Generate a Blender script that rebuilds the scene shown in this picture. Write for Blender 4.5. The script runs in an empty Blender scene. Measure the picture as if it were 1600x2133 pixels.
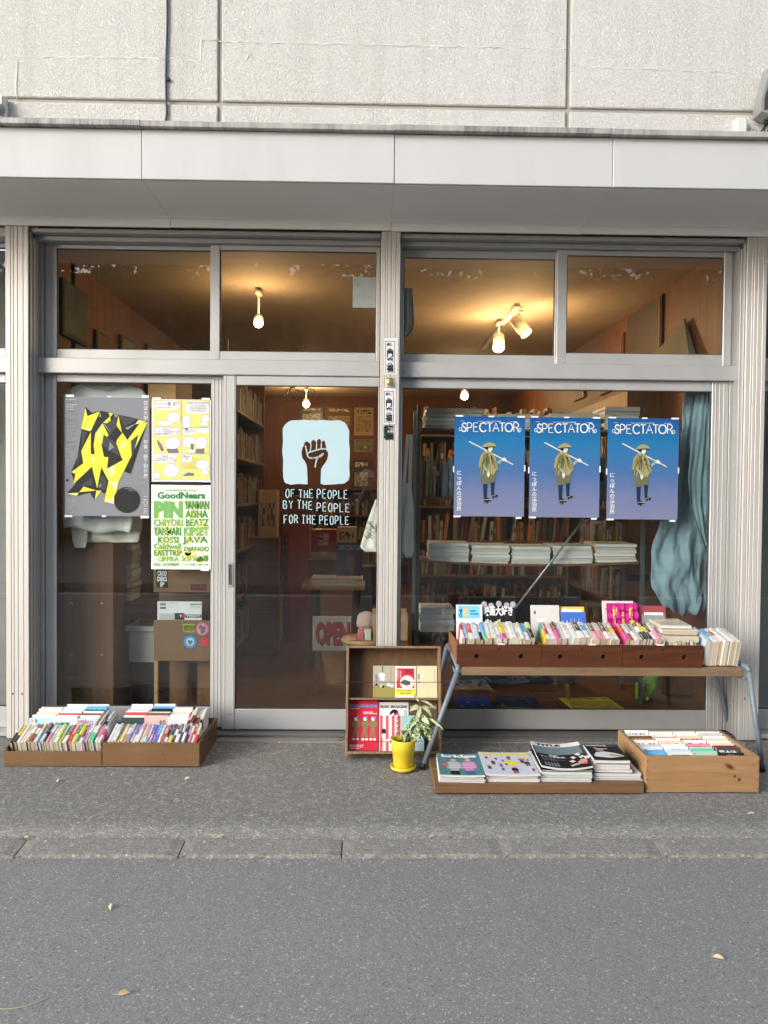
import bpy, math, random
from mathutils import Vector, Matrix, Quaternion, noise
RND = random.Random(11)
S = bpy.context.scene
COL = S.collection

# ------------------------------------------------------------------ camera
F = 1602.0                     # focal length in pixels of a 1600 wide frame
DIST, EYE = 4.58, 1.43         # metres from the glass line, metres above the pavement
YAW, PITCH, ROLL = 0.019, 0.024, 0.009
CR = Matrix.Rotation(-YAW, 3, 'Z') @ Matrix.Rotation(math.pi / 2 - PITCH, 3, 'X') @ Matrix.Rotation(ROLL, 3, 'Z')
cam = bpy.data.cameras.new('camera')
cam.sensor_fit = 'HORIZONTAL'; cam.sensor_width = 36.0; cam.lens = 36.0 * F / 1600.0
cam.clip_start = 0.05; cam.clip_end = 400
cam_o = bpy.data.objects.new('camera', cam); COL.objects.link(cam_o)
cam_o.matrix_world = Matrix.Translation((0, -DIST, EYE)) @ CR.to_4x4()
S.camera = cam_o

# ------------------------------------------------------------------ sky and sun
SUN_DIR = Vector((-0.70, -0.62, 0.37)).normalized()
w = bpy.data.worlds.new('World'); S.world = w; w.use_nodes = True
nt = w.node_tree
bg = nt.nodes['Background']
sky = nt.nodes.new('ShaderNodeTexSky'); sky.sky_type = 'NISHITA'; sky.sun_disc = False
sky.sun_elevation = math.asin(SUN_DIR.z); sky.sun_rotation = math.atan2(SUN_DIR.x, SUN_DIR.y)
sky.air_density = 1.0; sky.dust_density = 2.0; sky.ozone_density = 1.0
hs = nt.nodes.new('ShaderNodeHueSaturation'); hs.inputs['Saturation'].default_value = 0.5   # thin even haze
nt.links.new(sky.outputs[0], hs.inputs['Color']); nt.links.new(hs.outputs[0], bg.inputs[0]); bg.inputs[1].default_value = 0.15
sun = bpy.data.lights.new('sun', 'SUN'); sun.energy = 0.7; sun.angle = math.radians(24); sun.color = (1.0, 0.965, 0.92)
sun_o = bpy.data.objects.new('sun', sun); COL.objects.link(sun_o)
sun_o.rotation_euler = SUN_DIR.to_track_quat('Z', 'Y').to_euler()
S.view_settings.view_transform = 'Standard'; S.view_settings.look = 'None'
S.view_settings.exposure = 1.34; S.view_settings.gamma = 1.0
S.view_settings.use_curve_mapping = False
S.render.engine = 'CYCLES'
S.cycles.use_denoising = True
S.cycles.max_bounces = 8; S.cycles.transparent_max_bounces = 16
S.cycles.sample_clamp_indirect = 4.0
S.cycles.caustics_reflective = False; S.cycles.caustics_refractive = False

# ------------------------------------------------------------------ pixel helpers (photo pixels -> points at a stated depth or height)
def _ray(px, py): return CR @ Vector(((px - 800) / F, -(py - 1066.5) / F, -1))
def U(px, py, Y=0.0):
    r = _ray(px, py); t = (DIST + Y) / r.y
    return (r.x * t, r.z * t + EYE)
def UX(px, py, Y=0.0): return U(px, py, Y)[0]
def UZ(px, py, Y=0.0): return U(px, py, Y)[1]
def G(px, py, z=0.0):
    r = _ray(px, py); t = (z - EYE) / r.z
    return (r.x * t, r.y * t - DIST)

# ------------------------------------------------------------------ materials
MATS = {}
def nmat(name):
    m = bpy.data.materials.new(name); m.use_nodes = True
    t = m.node_tree
    return m, t, t.nodes['Principled BSDF'], t.nodes['Material Output']
def nd(t, typ, props=None, **ins):
    n = t.nodes.new('ShaderNode' + typ)
    for k, v in (props or {}).items(): setattr(n, k, v)
    for k, v in ins.items():
        key = int(k[1:]) if k[0] == '_' and k[1:].isdigit() else k.replace('_', ' ')
        s = n.inputs[key]
        if hasattr(v, 'is_output') or isinstance(v, bpy.types.NodeSocket): t.links.new(v, s)
        else: s.default_value = v
    return n
def c4(c): return (c[0], c[1], c[2], 1.0)
def ramp(t, fac, stops, interp='LINEAR'):
    n = t.nodes.new('ShaderNodeValToRGB'); n.color_ramp.interpolation = interp
    e = n.color_ramp.elements
    while len(e) < len(stops): e.new(0.5)
    for i, (p, c) in enumerate(stops):
        e[i].position = p
        e[i].color = c4(c) if hasattr(c, '__len__') else (c, c, c, 1)
    t.links.new(fac, n.inputs[0])
    return n.outputs[0]
def mixc(t, fac, a, b, mode='MIX'):
    n = t.nodes.new('ShaderNodeMix'); n.data_type = 'RGBA'; n.blend_type = mode
    for s, v in ((n.inputs[0], fac), (n.inputs[6], a), (n.inputs[7], b)):
        if isinstance(v, bpy.types.NodeSocket): t.links.new(v, s)
        elif s.type == 'RGBA': s.default_value = c4(v)
        else: s.default_value = v
    return n.outputs[2]
def math_(t, op, a, b=0.0, clamp=False):
    n = t.nodes.new('ShaderNodeMath'); n.operation = op; n.use_clamp = clamp
    for s, v in ((n.inputs[0], a), (n.inputs[1], b)):
        if isinstance(v, bpy.types.NodeSocket): t.links.new(v, s)
        else: s.default_value = v
    return n.outputs[0]
def coords(t, which='Object', scale=(1, 1, 1), loc=(0, 0, 0)):
    tc = t.nodes.new('ShaderNodeTexCoord')
    mp = nd(t, 'Mapping', Vector=tc.outputs[which]); mp.inputs['Scale'].default_value = scale; mp.inputs['Location'].default_value = loc
    return mp.outputs[0]

def M(name, base, rough=0.6, metal=0.0, var=0.12, vscale=6.0, bump=0.0, bscale=60.0, stretch=(1, 1, 1), spec=0.4, dirt=0.0):
    if name in MATS: return MATS[name]
    m, t, b, o = nmat(name)
    vec = coords(t, 'Object', stretch)
    n1 = nd(t, 'TexNoise', Vector=vec, Scale=vscale, Detail=5.0, Roughness=0.6)
    col = mixc(t, n1.outputs[0], tuple(x * (1 - var) for x in base), tuple(min(1, x * (1 + var)) for x in base))
    if dirt:
        n2 = nd(t, 'TexNoise', Vector=vec, Scale=vscale * 0.37, Detail=8.0, Roughness=0.7)
        f = ramp(t, n2.outputs[0], [(0.52, 0.0), (0.75, dirt)])
        col = mixc(t, f, col, tuple(x * 0.45 for x in base))
    t.links.new(col, b.inputs['Base Color'])
    b.inputs['Roughness'].default_value = rough; b.inputs['Metallic'].default_value = metal
    b.inputs['Specular IOR Level'].default_value = spec
    rr = nd(t, 'MapRange', Value=n1.outputs[0]); rr.inputs[3].default_value = max(0, rough - 0.1); rr.inputs[4].default_value = min(1, rough + 0.1)
    t.links.new(rr.outputs[0], b.inputs['Roughness'])
    if bump:
        n3 = nd(t, 'TexNoise', Vector=vec, Scale=bscale, Detail=3.0)
        bm = nd(t, 'Bump', Strength=bump, Distance=0.004, Height=n3.outputs[0])
        t.links.new(bm.outputs[0], b.inputs['Normal'])
    MATS[name] = m
    return m

def flat(name, c, rough=0.55):      # printed ink / plain paper
    if name in MATS: return MATS[name]
    m, t, b, o = nmat(name)
    n1 = nd(t, 'TexNoise', Vector=coords(t), Scale=25.0, Detail=3.0)
    col = mixc(t, n1.outputs[0], tuple(x * 0.93 for x in c), tuple(min(1, x * 1.05) for x in c))
    t.links.new(col, b.inputs['Base Color']); b.inputs['Roughness'].default_value = rough
    b.inputs['Specular IOR Level'].default_value = 0.3
    MATS[name] = m
    return m

def wood(name, c1, c2, rough=0.5, axis='X', scale=1.0, knots=0.0):
    if name in MATS: return MATS[name]
    m, t, b, o = nmat(name)
    st = {'X': (1.6, 26, 26), 'Z': (26, 26, 1.6), 'Y': (26, 1.6, 26)}[axis]
    vec = coords(t, 'Object', tuple(s * scale for s in st))
    n0 = nd(t, 'TexNoise', Vector=coords(t, 'Object', (2, 2, 2)), Scale=2.0, Detail=2.0)
    n1 = nd(t, 'TexNoise', Vector=vec, Scale=1.3, Detail=7.0, Roughness=0.62, Distortion=0.7)
    n2 = nd(t, 'TexNoise', Vector=vec, Scale=6.0, Detail=4.0, Roughness=0.7)
    f = math_(t, 'ADD', math_(t, 'MULTIPLY', n1.outputs[0], 0.75), math_(t, 'MULTIPLY', n2.outputs[0], 0.25))
    col = ramp(t, f, [(0.3, c1), (0.48, tuple((a + d) / 2 for a, d in zip(c1, c2))), (0.7, c2)])
    col = mixc(t, math_(t, 'MULTIPLY', n0.outputs[0], 0.5), col, tuple(x * 0.6 for x in c1))
    if knots:
        v = nd(t, 'TexVoronoi', Vector=coords(t, 'Object', (2.2, 6, 6)), Scale=1.6)
        k = ramp(t, v.outputs['Distance'], [(0.05, 1.0), (0.14, 0.0)])
        col = mixc(t, math_(t, 'MULTIPLY', k, knots), col, tuple(x * 0.3 for x in c1))
    t.links.new(col, b.inputs['Base Color']); b.inputs['Roughness'].default_value = rough
    b.inputs['Specular IOR Level'].default_value = 0.35
    bm = nd(t, 'Bump', Strength=0.25, Distance=0.002, Height=f)
    t.links.new(bm.outputs[0], b.inputs['Normal'])
    MATS[name] = m
    return m

def emit(name, c, s):
    if name in MATS: return MATS[name]
    m, t, b, o = nmat(name)
    t.nodes.remove(b)
    e = nd(t, 'Emission', Color=c4(c), Strength=s); t.links.new(e.outputs[0], o.inputs[0])
    MATS[name] = m
    return m

def mk_glass():
    m, t, b, o = nmat('window_glass'); t.nodes.remove(b)
    tr = nd(t, 'BsdfTransparent', Color=(0.93, 0.96, 0.95, 1))
    gl = nd(t, 'BsdfGlossy', Color=(1, 1, 1, 1), Roughness=0.012)
    fr0 = nd(t, 'Fresnel', IOR=1.5); geo = t.nodes.new('ShaderNodeNewGeometry')
    fr = nd(t, 'Math', {'operation': 'MULTIPLY', 'use_clamp': True}, _0=math_(t, 'MULTIPLY', fr0.outputs[0], 2.0), _1=math_(t, 'SUBTRACT', 1.0, geo.outputs['Backfacing']))   # both faces of the pane mirror
    n = nd(t, 'TexNoise', Vector=coords(t, 'Object', (1, 1, 1)), Scale=1.4, Detail=1.0)
    bm = nd(t, 'Bump', Strength=0.02, Distance=0.01, Height=n.outputs[0])
    t.links.new(bm.outputs[0], gl.inputs['Normal'])
    # thin film of street dust, raised to paint in some reflected haze
    d = nd(t, 'BsdfDiffuse', Color=(0.55, 0.53, 0.5, 1))
    n2 = nd(t, 'TexNoise', Vector=coords(t, 'Object', (1, 1, 1)), Scale=2.2, Detail=8.0, Roughness=0.75)
    df = ramp(t, n2.outputs[0], [(0.45, 0.003), (0.75, 0.016)])
    mx = nd(t, 'MixShader', _0=fr.outputs[0], _1=tr.outputs[0], _2=gl.outputs[0])
    mx2 = nd(t, 'MixShader', _0=df, _1=mx.outputs[0], _2=d.outputs[0])
    t.links.new(mx2.outputs[0], o.inputs[0])
    MATS['window_glass'] = m
    return m
GLASS = mk_glass()

def mk_stucco():
    m, t, b, o = nmat('stucco_paint')
    v = coords(t, 'Object', (1, 1, 1))
    a = nd(t, 'TexNoise', Vector=v, Scale=98.0, Detail=4.0, Roughness=0.6, Distortion=1.1)
    a2 = nd(t, 'TexNoise', Vector=v, Scale=120.0, Detail=3.0, Roughness=0.6)
    big = nd(t, 'TexNoise', Vector=coords(t, 'Object', (1, 1, 0.6)), Scale=1.1, Detail=6.0, Roughness=0.65)
    streak = nd(t, 'TexNoise', Vector=coords(t, 'Object', (9, 9, 0.5)), Scale=1.0, Detail=5.0)
    col = mixc(t, big.outputs[0], (0.74, 0.732, 0.705), (0.86, 0.852, 0.825))
    col = mixc(t, ramp(t, streak.outputs[0], [(0.5, 0.0), (0.8, 0.3)]), col, (0.50, 0.485, 0.445))
    col = mixc(t, ramp(t, a.outputs[0], [(0.36, 0.30), (0.5, 0.0)]), col, (0.42, 0.41, 0.38))
    t.links.new(col, b.inputs['Base Color']); b.inputs['Roughness'].default_value = 0.85; b.inputs['Specular IOR Level'].default_value = 0.2
    h = math_(t, 'ADD', ramp(t, a.outputs[0], [(0.32, 0.0), (0.62, 1.0)]), math_(t, 'MULTIPLY', a2.outputs[0], 0.35))
    bm = nd(t, 'Bump', Strength=0.95, Distance=0.0092, Height=h)
    t.links.new(bm.outputs[0], b.inputs['Normal'])
    MATS['stucco'] = m; return m
STUCCO = mk_stucco()

def mk_ground(name, base, dark, fleck, fscale, fth, big_amt, bumpd, rough=0.9, mix2=None):
    m, t, b, o = nmat(name)
    v = coords(t, 'Object', (1, 1, 1))
    n1 = nd(t, 'TexNoise', Vector=v, Scale=120.0, Detail=4.0, Roughness=0.8)
    n2 = nd(t, 'TexNoise', Vector=coords(t, 'Object', (.55, 1, 1)), Scale=1.1, Detail=9.0, Roughness=0.7)
    n3 = nd(t, 'TexNoise', Vector=v, Scale=26.0, Detail=5.0, Roughness=0.7)
    col = mixc(t, ramp(t, n1.outputs[0], [(0.32, 0.0), (0.68, 1.0)]), dark, base)
    col = mixc(t, math_(t, 'MULTIPLY', ramp(t, n2.outputs[0], [(0.35, 0.0), (0.7, 1.0)]), big_amt), col, tuple(x * 0.62 for x in base))
    if mix2:
        col = mixc(t, ramp(t, n3.outputs[0], [(0.5, 0.0), (0.72, mix2[0])]), col, mix2[1])
    # stone chips: one voronoi cell in several shows as a pale chip
    hs = None
    for sc, th, rad, dist in ((fscale, fth, 0.34, 0.6), (fscale * 2.0, fth * 1.15, 0.40, 0.4), (fscale * 3.4, fth * 1.3, 0.45, 0.4)):
        wv = nd(t, 'TexNoise', Vector=v, Scale=sc * 1.5, Detail=2.0)
        wob = nd(t, 'VectorMath', {'operation': 'MULTIPLY_ADD'}, _0=wv.outputs[1], _1=(0.6 / sc,) * 3, _2=v)
        vo = nd(t, 'TexVoronoi', Vector=wob.outputs[0], Scale=sc)
        sep = nd(t, 'SeparateColor', Color=vo.outputs['Color'])
        pick = math_(t, 'GREATER_THAN', sep.outputs[0], 1.0 - th)
        rd = math_(t, 'LESS_THAN', vo.outputs['Distance'], math_(t, 'MULTIPLY', sep.outputs[1], rad + 0.12))
        mask = math_(t, 'MULTIPLY', pick, rd)
        tone = mixc(t, sep.outputs[2], tuple(x * 0.55 for x in fleck), fleck)
        col = mixc(t, math_(t, 'MULTIPLY', mask, 0.78), col, tone)
        pick2 = math_(t, 'MULTIPLY', math_(t, 'LESS_THAN', sep.outputs[0], th * 0.7), rd)
        col = mixc(t, math_(t, 'MULTIPLY', pick2, 0.6), col, tuple(x * 0.35 for x in base))
        hs = vo.outputs['Distance'] if hs is None else hs
    t.links.new(col, b.inputs['Base Color']); b.inputs['Roughness'].default_value = rough; b.inputs['Specular IOR Level'].default_value = 0.25
    hh = math_(t, 'ADD', n1.outputs[0], math_(t, 'MULTIPLY', n3.outputs[0], 0.6))
    bm = nd(t, 'Bump', Strength=0.6, Distance=bumpd, Height=hh)
    t.links.new(bm.outputs[0], b.inputs['Normal'])
    MATS[name] = m; return m
ASPHALT = mk_ground('asphalt', (0.272, 0.270, 0.268), (0.188, 0.187, 0.187), (0.64, 0.63, 0.61), 90.0, 0.17, 0.36, 0.004)
CONCRETE = mk_ground('worn_concrete', (0.272, 0.265, 0.25), (0.118, 0.114, 0.107), (0.60, 0.585, 0.54), 80.0, 0.24, 0.5, 0.006, mix2=(0.7, (0.40, 0.39, 0.36)))
KERBMAT = mk_ground('kerb_concrete', (0.31, 0.30, 0.28), (0.15, 0.146, 0.135), (0.58, 0.56, 0.5), 80.0, 0.2, 0.5, 0.006, mix2=(0.7, (0.34, 0.33, 0.30)))

ALU = M('brushed_aluminium', (0.50, 0.502, 0.50), 0.42, 0.35, 0.10, 3.0, 0.12, 90.0, (1, 1, 1), 0.5, 0.25)
ALU_D = M('frame_aluminium', (0.40, 0.40, 0.395), 0.45, 0.3, 0.12, 3.0, 0.1, 80.0, (1, 1, 1), 0.5, 0.3)
FLUTE = M('cream_aluminium', (0.56, 0.535, 0.505), 0.42, 0.15, 0.08, 2.5, 0.08, 60.0, (4, 4, 0.6), 0.5, 0.2)
FASCIA = M('white_sheet_metal', (0.505, 0.51, 0.51), 0.55, 0.0, 0.07, 1.4, 0.25, 3.0, (2.5, 1, 0.7), 0.3, 0.2)
SOFFIT = M('soffit_paint', (0.89, 0.87, 0.82), 0.6, 0.0, 0.06, 1.2, 0.05, 14.0, (1, 1, 1), 0.3, 0.12)
def mk_flash():
    m, t, b, o = nmat('stained_flashing')
    n = nd(t, 'TexNoise', Vector=coords(t, 'Object', (14, 2, 2)), Scale=1.0, Detail=6.0, Roughness=0.8)
    n2 = nd(t, 'TexNoise', Vector=coords(t, 'Object', (0.9, 1, 1)), Scale=1.0, Detail=2.0)
    f = math_(t, 'MULTIPLY', ramp(t, n.outputs[0], [(0.4, 0.0), (0.6, 1.0)]), ramp(t, n2.outputs[0], [(0.35, 0.1), (0.6, 1.0)]))
    t.links.new(mixc(t, f, (0.42, 0.41, 0.39), (0.15, 0.145, 0.14)), b.inputs['Base Color']); b.inputs['Roughness'].default_value = 0.6
    MATS['flash'] = m; return m
FLASH = mk_flash()
BLACK = M('black_rubber', (0.015, 0.015, 0.016), 0.6)
DARKGAP = M('dark_gap', (0.03, 0.03, 0.03), 0.9)
PINE = wood('pine_board', (0.30, 0.165, 0.075), (0.50, 0.32, 0.165), 0.5, 'X', 1.0)
PINE_Y = wood('pine_board_deep', (0.30, 0.165, 0.075), (0.50, 0.32, 0.165), 0.5, 'Y', 1.0)
BOXW = wood('box_wood', (0.13, 0.066, 0.03), (0.25, 0.145, 0.07), 0.5, 'X')
BOXW_Y = wood('box_wood_deep', (0.11, 0.05, 0.022), (0.20, 0.10, 0.045), 0.5, 'Y')
DRAW = wood('drawer_wood', (0.065, 0.022, 0.010), (0.15, 0.055, 0.022), 0.42, 'X', 0.9)
DRAW_Y = wood('drawer_wood_deep', (0.19, 0.08, 0.035), (0.36, 0.18, 0.085), 0.5, 'Y')
RACKW = wood('rack_wood', (0.085, 0.045, 0.022), (0.19, 0.105, 0.055), 0.5, 'Z')
RACKE = wood('rack_edge_wood', (0.15, 0.085, 0.045), (0.36, 0.23, 0.135), 0.55, 'Z', 1.4)
PLANK = wood('plank_wood', (0.16, 0.10, 0.055), (0.34, 0.23, 0.14), 0.55, 'X', 0.8, 0.6)
SHELFW = wood('shelf_wood', (0.10, 0.042, 0.018), (0.22, 0.10, 0.045), 0.5, 'X')
SHELFZ = wood('shelf_wood_upright', (0.12, 0.055, 0.026), (0.22, 0.11, 0.055), 0.5, 'Z', 0.7)
WALLP = wood('interior_plywood', (0.12, 0.042, 0.018), (0.22, 0.085, 0.038), 0.6, 'Z', 0.5)
FLOORM = wood('interior_floorboards', (0.12, 0.06, 0.032), (0.20, 0.105, 0.06), 0.35, 'Y', 0.6)
CEILM = M('ceiling_board', (0.50, 0.39, 0.28), 0.8, 0, 0.15, 3.0)
STEEL = M('blue_grey_steel', (0.17, 0.205, 0.245), 0.5, 0.15, 0.12, 9.0, 0.05, 60.0, (1, 1, 1), 0.5, 0.2)
WHITE = flat('white_ink', (0.82, 0.83, 0.83))
PAPER = flat('page_paper', (0.70, 0.66, 0.58), 0.8)
INK = flat('black_ink', (0.014, 0.014, 0.016), 0.5)
TAPE = flat('tape_white', (0.85, 0.86, 0.87), 0.4)

# ------------------------------------------------------------------ mesh builder
class MB:
    def __init__(s): s.v = []; s.f = []; s.m = []
    def add(s, vs, fs, m=0, T=None):
        o = len(s.v)
        s.v += [tuple(T @ Vector(p)) for p in vs] if T is not None else [tuple(p) for p in vs]
        s.f += [tuple(i + o for i in f) for f in fs]; s.m += [m] * len(fs)
        return s
    def box(s, x0, x1, y0, y1, z0, z1, c=0.0, m=0, T=None):
        if x0 > x1: x0, x1 = x1, x0
        if y0 > y1: y0, y1 = y1, y0
        if z0 > z1: z0, z1 = z1, z0
        c = min(c, (x1 - x0) * .45, (y1 - y0) * .45, (z1 - z0) * .45)
        if c <= 0:
            vs = [(x, y, z) for x in (x0, x1) for y in (y0, y1) for z in (z0, z1)]
            fs = [(0, 1, 3, 2), (4, 6, 7, 5), (0, 4, 5, 1), (2, 3, 7, 6), (0, 2, 6, 4), (1, 5, 7, 3)]
            return s.add(vs, fs, m, T)
        vs = []; idx = {}
        for ix, x in enumerate((x0, x1)):
            for iy, y in enumerate((y0, y1)):
                for iz, z in enumerate((z0, z1)):
                    sx, sy, sz = (1 - 2 * ix) * c, (1 - 2 * iy) * c, (1 - 2 * iz) * c
                    for a, p in enumerate(((x, y + sy, z + sz), (x + sx, y, z + sz), (x + sx, y + sy, z))):
                        idx[ix, iy, iz, a] = len(vs); vs.append(p)
        I = lambda x, y, z, a: idx[x, y, z, a]
        fs = [(I(0,0,0,0), I(0,0,1,0), I(0,1,1,0), I(0,1,0,0)), (I(1,0,0,0), I(1,1,0,0), I(1,1,1,0), I(1,0,1,0)),
              (I(0,0,0,1), I(1,0,0,1), I(1,0,1,1), I(0,0,1,1)), (I(0,1,0,1), I(0,1,1,1), I(1,1,1,1), I(1,1,0,1)),
              (I(0,0,0,2), I(0,1,0,2), I(1,1,0,2), I(1,0,0,2)), (I(0,0,1,2), I(1,0,1,2), I(1,1,1,2), I(0,1,1,2))]
        for a in (0, 1):
            for b in (0, 1):
                fs.append((I(a,b,0,0), I(a,b,0,1), I(a,b,1,1), I(a,b,1,0)) if (a + b) % 2 else (I(a,b,0,0), I(a,b,1,0), I(a,b,1,1), I(a,b,0,1)))
                fs.append((I(a,0,b,0), I(a,0,b,2), I(a,1,b,2), I(a,1,b,0)) if (a + b) % 2 == 0 else (I(a,0,b,0), I(a,1,b,0), I(a,1,b,2), I(a,0,b,2)))
                fs.append((I(0,a,b,1), I(0,a,b,2), I(1,a,b,2), I(1,a,b,1)) if (a + b) % 2 else (I(0,a,b,1), I(1,a,b,1), I(1,a,b,2), I(0,a,b,2)))
                for d in (0, 1):
                    tri = (I(a,b,d,0), I(a,b,d,1), I(a,b,d,2))
                    fs.append(tri if (a + b + d) % 2 == 0 else tri[::-1])
        return s.add(vs, fs, m, T)
    def tube(s, pts, r, n=8, m=0, cap=True):
        pts = [Vector(p) for p in pts]; rs = r if hasattr(r, '__len__') else [r] * len(pts)
        o = len(s.v); ref = None
        for i, p in enumerate(pts):
            d = (pts[min(i + 1, len(pts) - 1)] - pts[max(i - 1, 0)]).normalized()
            if ref is None: ref = d.orthogonal().normalized()
            ref = (ref - d * ref.dot(d)).normalized(); q = d.cross(ref)
            for k in range(n):
                a = 2 * math.pi * k / n
                s.v.append(tuple(p + (ref * math.cos(a) + q * math.sin(a)) * rs[i]))
        for i in range(len(pts) - 1):
            for k in range(n):
                s.f.append((o + i * n + k, o + i * n + (k + 1) % n, o + (i + 1) * n + (k + 1) % n, o + (i + 1) * n + k)); s.m.append(m)
        if cap:
            s.f.append(tuple(o + k for k in range(n))[::-1]); s.m.append(m)
            s.f.append(tuple(o + (len(pts) - 1) * n + k for k in range(n))); s.m.append(m)
        return s
    def lathe(s, prof, n=28, c=(0, 0, 0), m=0, T=None):
        vs = []; fs = []
        for r, z in prof:
            for k in range(n):
                a = 2 * math.pi * k / n; vs.append((c[0] + r * math.cos(a), c[1] + r * math.sin(a), c[2] + z))
        for i in range(len(prof) - 1):
            for k in range(n): fs.append((i * n + k, i * n + (k + 1) % n, (i + 1) * n + (k + 1) % n, (i + 1) * n + k))
        return s.add(vs, fs, m, T)
    def poly(s, pts, m=0): return s.add(pts, [tuple(range(len(pts)))], m)
    def prism(s, pts, y0, y1, m=0):      # outline in (x, z), extruded along y
        n = len(pts)
        vs = [(x, y0, z) for x, z in pts] + [(x, y1, z) for x, z in pts]
        fs = [tuple(range(n)), tuple(range(2 * n - 1, n - 1, -1))] + [(i, i + n, (i + 1) % n + n, (i + 1) % n) for i in range(n)]
        return s.add(vs, fs, m)
    def build(s, name, mat, parent=None, smooth=False, kind=None):
        me = bpy.data.meshes.new(name)
        off = Vector(parent['_w']) if parent is not None and '_w' in parent.keys() else None
        vs = s.v if off is None else [(x - off.x, y - off.y, z - off.z) for x, y, z in s.v]
        me.from_pydata(vs, [], s.f)
        for mm in (mat if isinstance(mat, (list, tuple)) else [mat]): me.materials.append(mm)
        if max(s.m, default=0): me.polygons.foreach_set('material_index', s.m)
        if smooth:
            me.polygons.foreach_set('use_smooth', [True] * len(s.f))
        me.update()
        o = bpy.data.objects.new(name, me); COL.objects.link(o)
        if parent is not None:
            o.parent = parent; o['_w'] = parent['_w'] if '_w' in parent.keys() else (0, 0, 0)
        if kind: o['kind'] = kind
        return o

def thing(name, label, cat, loc=(0, 0, 0), group=None):
    o = bpy.data.objects.new(name, None); COL.objects.link(o); o.location = loc
    o.empty_display_size = 0.1
    o['_w'] = tuple(loc); o['label'] = label; o['category'] = cat
    if group: o['group'] = group
    return o
def sub(name, parent):                 # a part that only holds sub-parts
    o = bpy.data.objects.new(name, None); COL.objects.link(o); o.parent = parent; o['_w'] = parent['_w']
    o.empty_display_size = 0.1
    return o
def tag(o, label, cat, group=None):
    o['label'] = label; o['category'] = cat
    if group: o['group'] = group
    return o
def recentre(o, loc):                  # put a one-mesh thing's origin at its base
    loc = Vector(loc)
    o.data.transform(Matrix.Translation(-loc)); o.location = loc; o['_w'] = tuple(loc)
    return o
def struct(o): o['kind'] = 'structure'; return o
def B(name, x0, x1, y0, y1, z0, z1, mat, parent=None, c=0.0): return MB().box(x0, x1, y0, y1, z0, z1, c).build(name, mat, parent)

# ------------------------------------------------------------------ lettering
_TC = {}
def text_geo(body, bold=0.0, spacing=1.0):
    k = (body, bold, spacing)
    if k in _TC: return _TC[k]
    cu = bpy.data.curves.new('lettering', 'FONT'); cu.body = body; cu.size = 1.0; cu.offset = bold
    cu.resolution_u = 2; cu.space_line = spacing; cu.align_x = 'CENTER' if '\n' in body else 'LEFT'
    ob = bpy.data.objects.new('lettering', cu); COL.objects.link(ob)
    dg = bpy.context.evaluated_depsgraph_get()
    me = ob.evaluated_get(dg).to_mesh()
    vs = [tuple(v.co) for v in me.vertices]; fs = [tuple(p.vertices) for p in me.polygons]
    ob.to_mesh_clear() if False else None
    bpy.data.objects.remove(ob); bpy.data.curves.remove(cu)
    xs = [v[0] for v in vs]; ys = [v[1] for v in vs]
    bb = (min(xs), max(xs), min(ys), max(ys)) if vs else (0, 1, 0, 1)
    _TC[k] = (vs, fs, bb)
    return _TC[k]
def put_text(mb, body, O, ux, uy, w, h, m=0, bold=0.0, spacing=1.0, shear=0.0):
    """lettering fitted into the w x h frame whose lower left corner is O, along unit vectors ux, uy"""
    vs, fs, bb = text_geo(body, bold, spacing)
    O, ux, uy = Vector(O), Vector(ux), Vector(uy)
    sx = w / max(1e-6, bb[1] - bb[0]); sy = h / max(1e-6, bb[3] - bb[2])
    out = []
    for v in vs:
        a, b = (v[0] - bb[0]) * sx, (v[1] - bb[2]) * sy
        out.append(O + ux * (a + shear * b) + uy * b)
    mb.add(out, fs, m)
STROKES = {
 'A': [[(0,0),(.5,1),(1,0)],[(.2,.38),(.8,.38)]], 'B': [[(0,0),(0,1),(.7,.95),(.8,.75),(.6,.55),(0,.52)],[(.6,.55),(.95,.4),(.9,.12),(.6,0),(0,0)]],
 'C': [[(1,.82),(.75,1),(.35,.97),(.05,.7),(.05,.3),(.35,.03),(.75,0),(1,.18)]], 'E': [[(.9,1),(0,1),(0,0),(.95,0)],[(0,.52),(.75,.55)]],
 'F': [[(.95,1),(0,1),(0,0)],[(0,.5),(.7,.52)]], 'H': [[(0,0),(0,1)],[(.95,0),(.95,1)],[(0,.5),(.95,.55)]], 'L': [[(0,1),(0,0),(.9,0)]],
 'O': [[(.5,1),(.15,.85),(0,.5),(.15,.12),(.5,0),(.85,.12),(1,.5),(.85,.87),(.5,1)]], 'P': [[(0,0),(0,1),(.7,.97),(.95,.75),(.7,.48),(0,.44)]],
 'R': [[(0,0),(0,1),(.7,.97),(.9,.76),(.7,.52),(0,.48)],[(.45,.5),(1,0)]], 'S': [[(.95,.85),(.6,1),(.2,.9),(.12,.68),(.5,.52),(.9,.33),(.8,.08),(.4,0),(0,.15)]],
 'T': [[(0,1),(1,1)],[(.5,1),(.5,0)]], 'Y': [[(0,1),(.5,.5),(1,1)],[(.5,.5),(.5,0)]]}
def smooth_line(p, k=4):
    if len(p) < 4: return p
    out = []
    for i in range(len(p) - 1):
        a, b, c, d = p[max(i - 1, 0)], p[i], p[i + 1], p[min(i + 2, len(p) - 1)]
        for j in range(k):
            t = j / k
            out.append(tuple(0.5 * ((2 * b[q]) + (-a[q] + c[q]) * t + (2 * a[q] - 5 * b[q] + 4 * c[q] - d[q]) * t * t + (-a[q] + 3 * b[q] - 3 * c[q] + d[q]) * t ** 3) for q in (0, 1)))
    out.append(p[-1])
    return out
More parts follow.
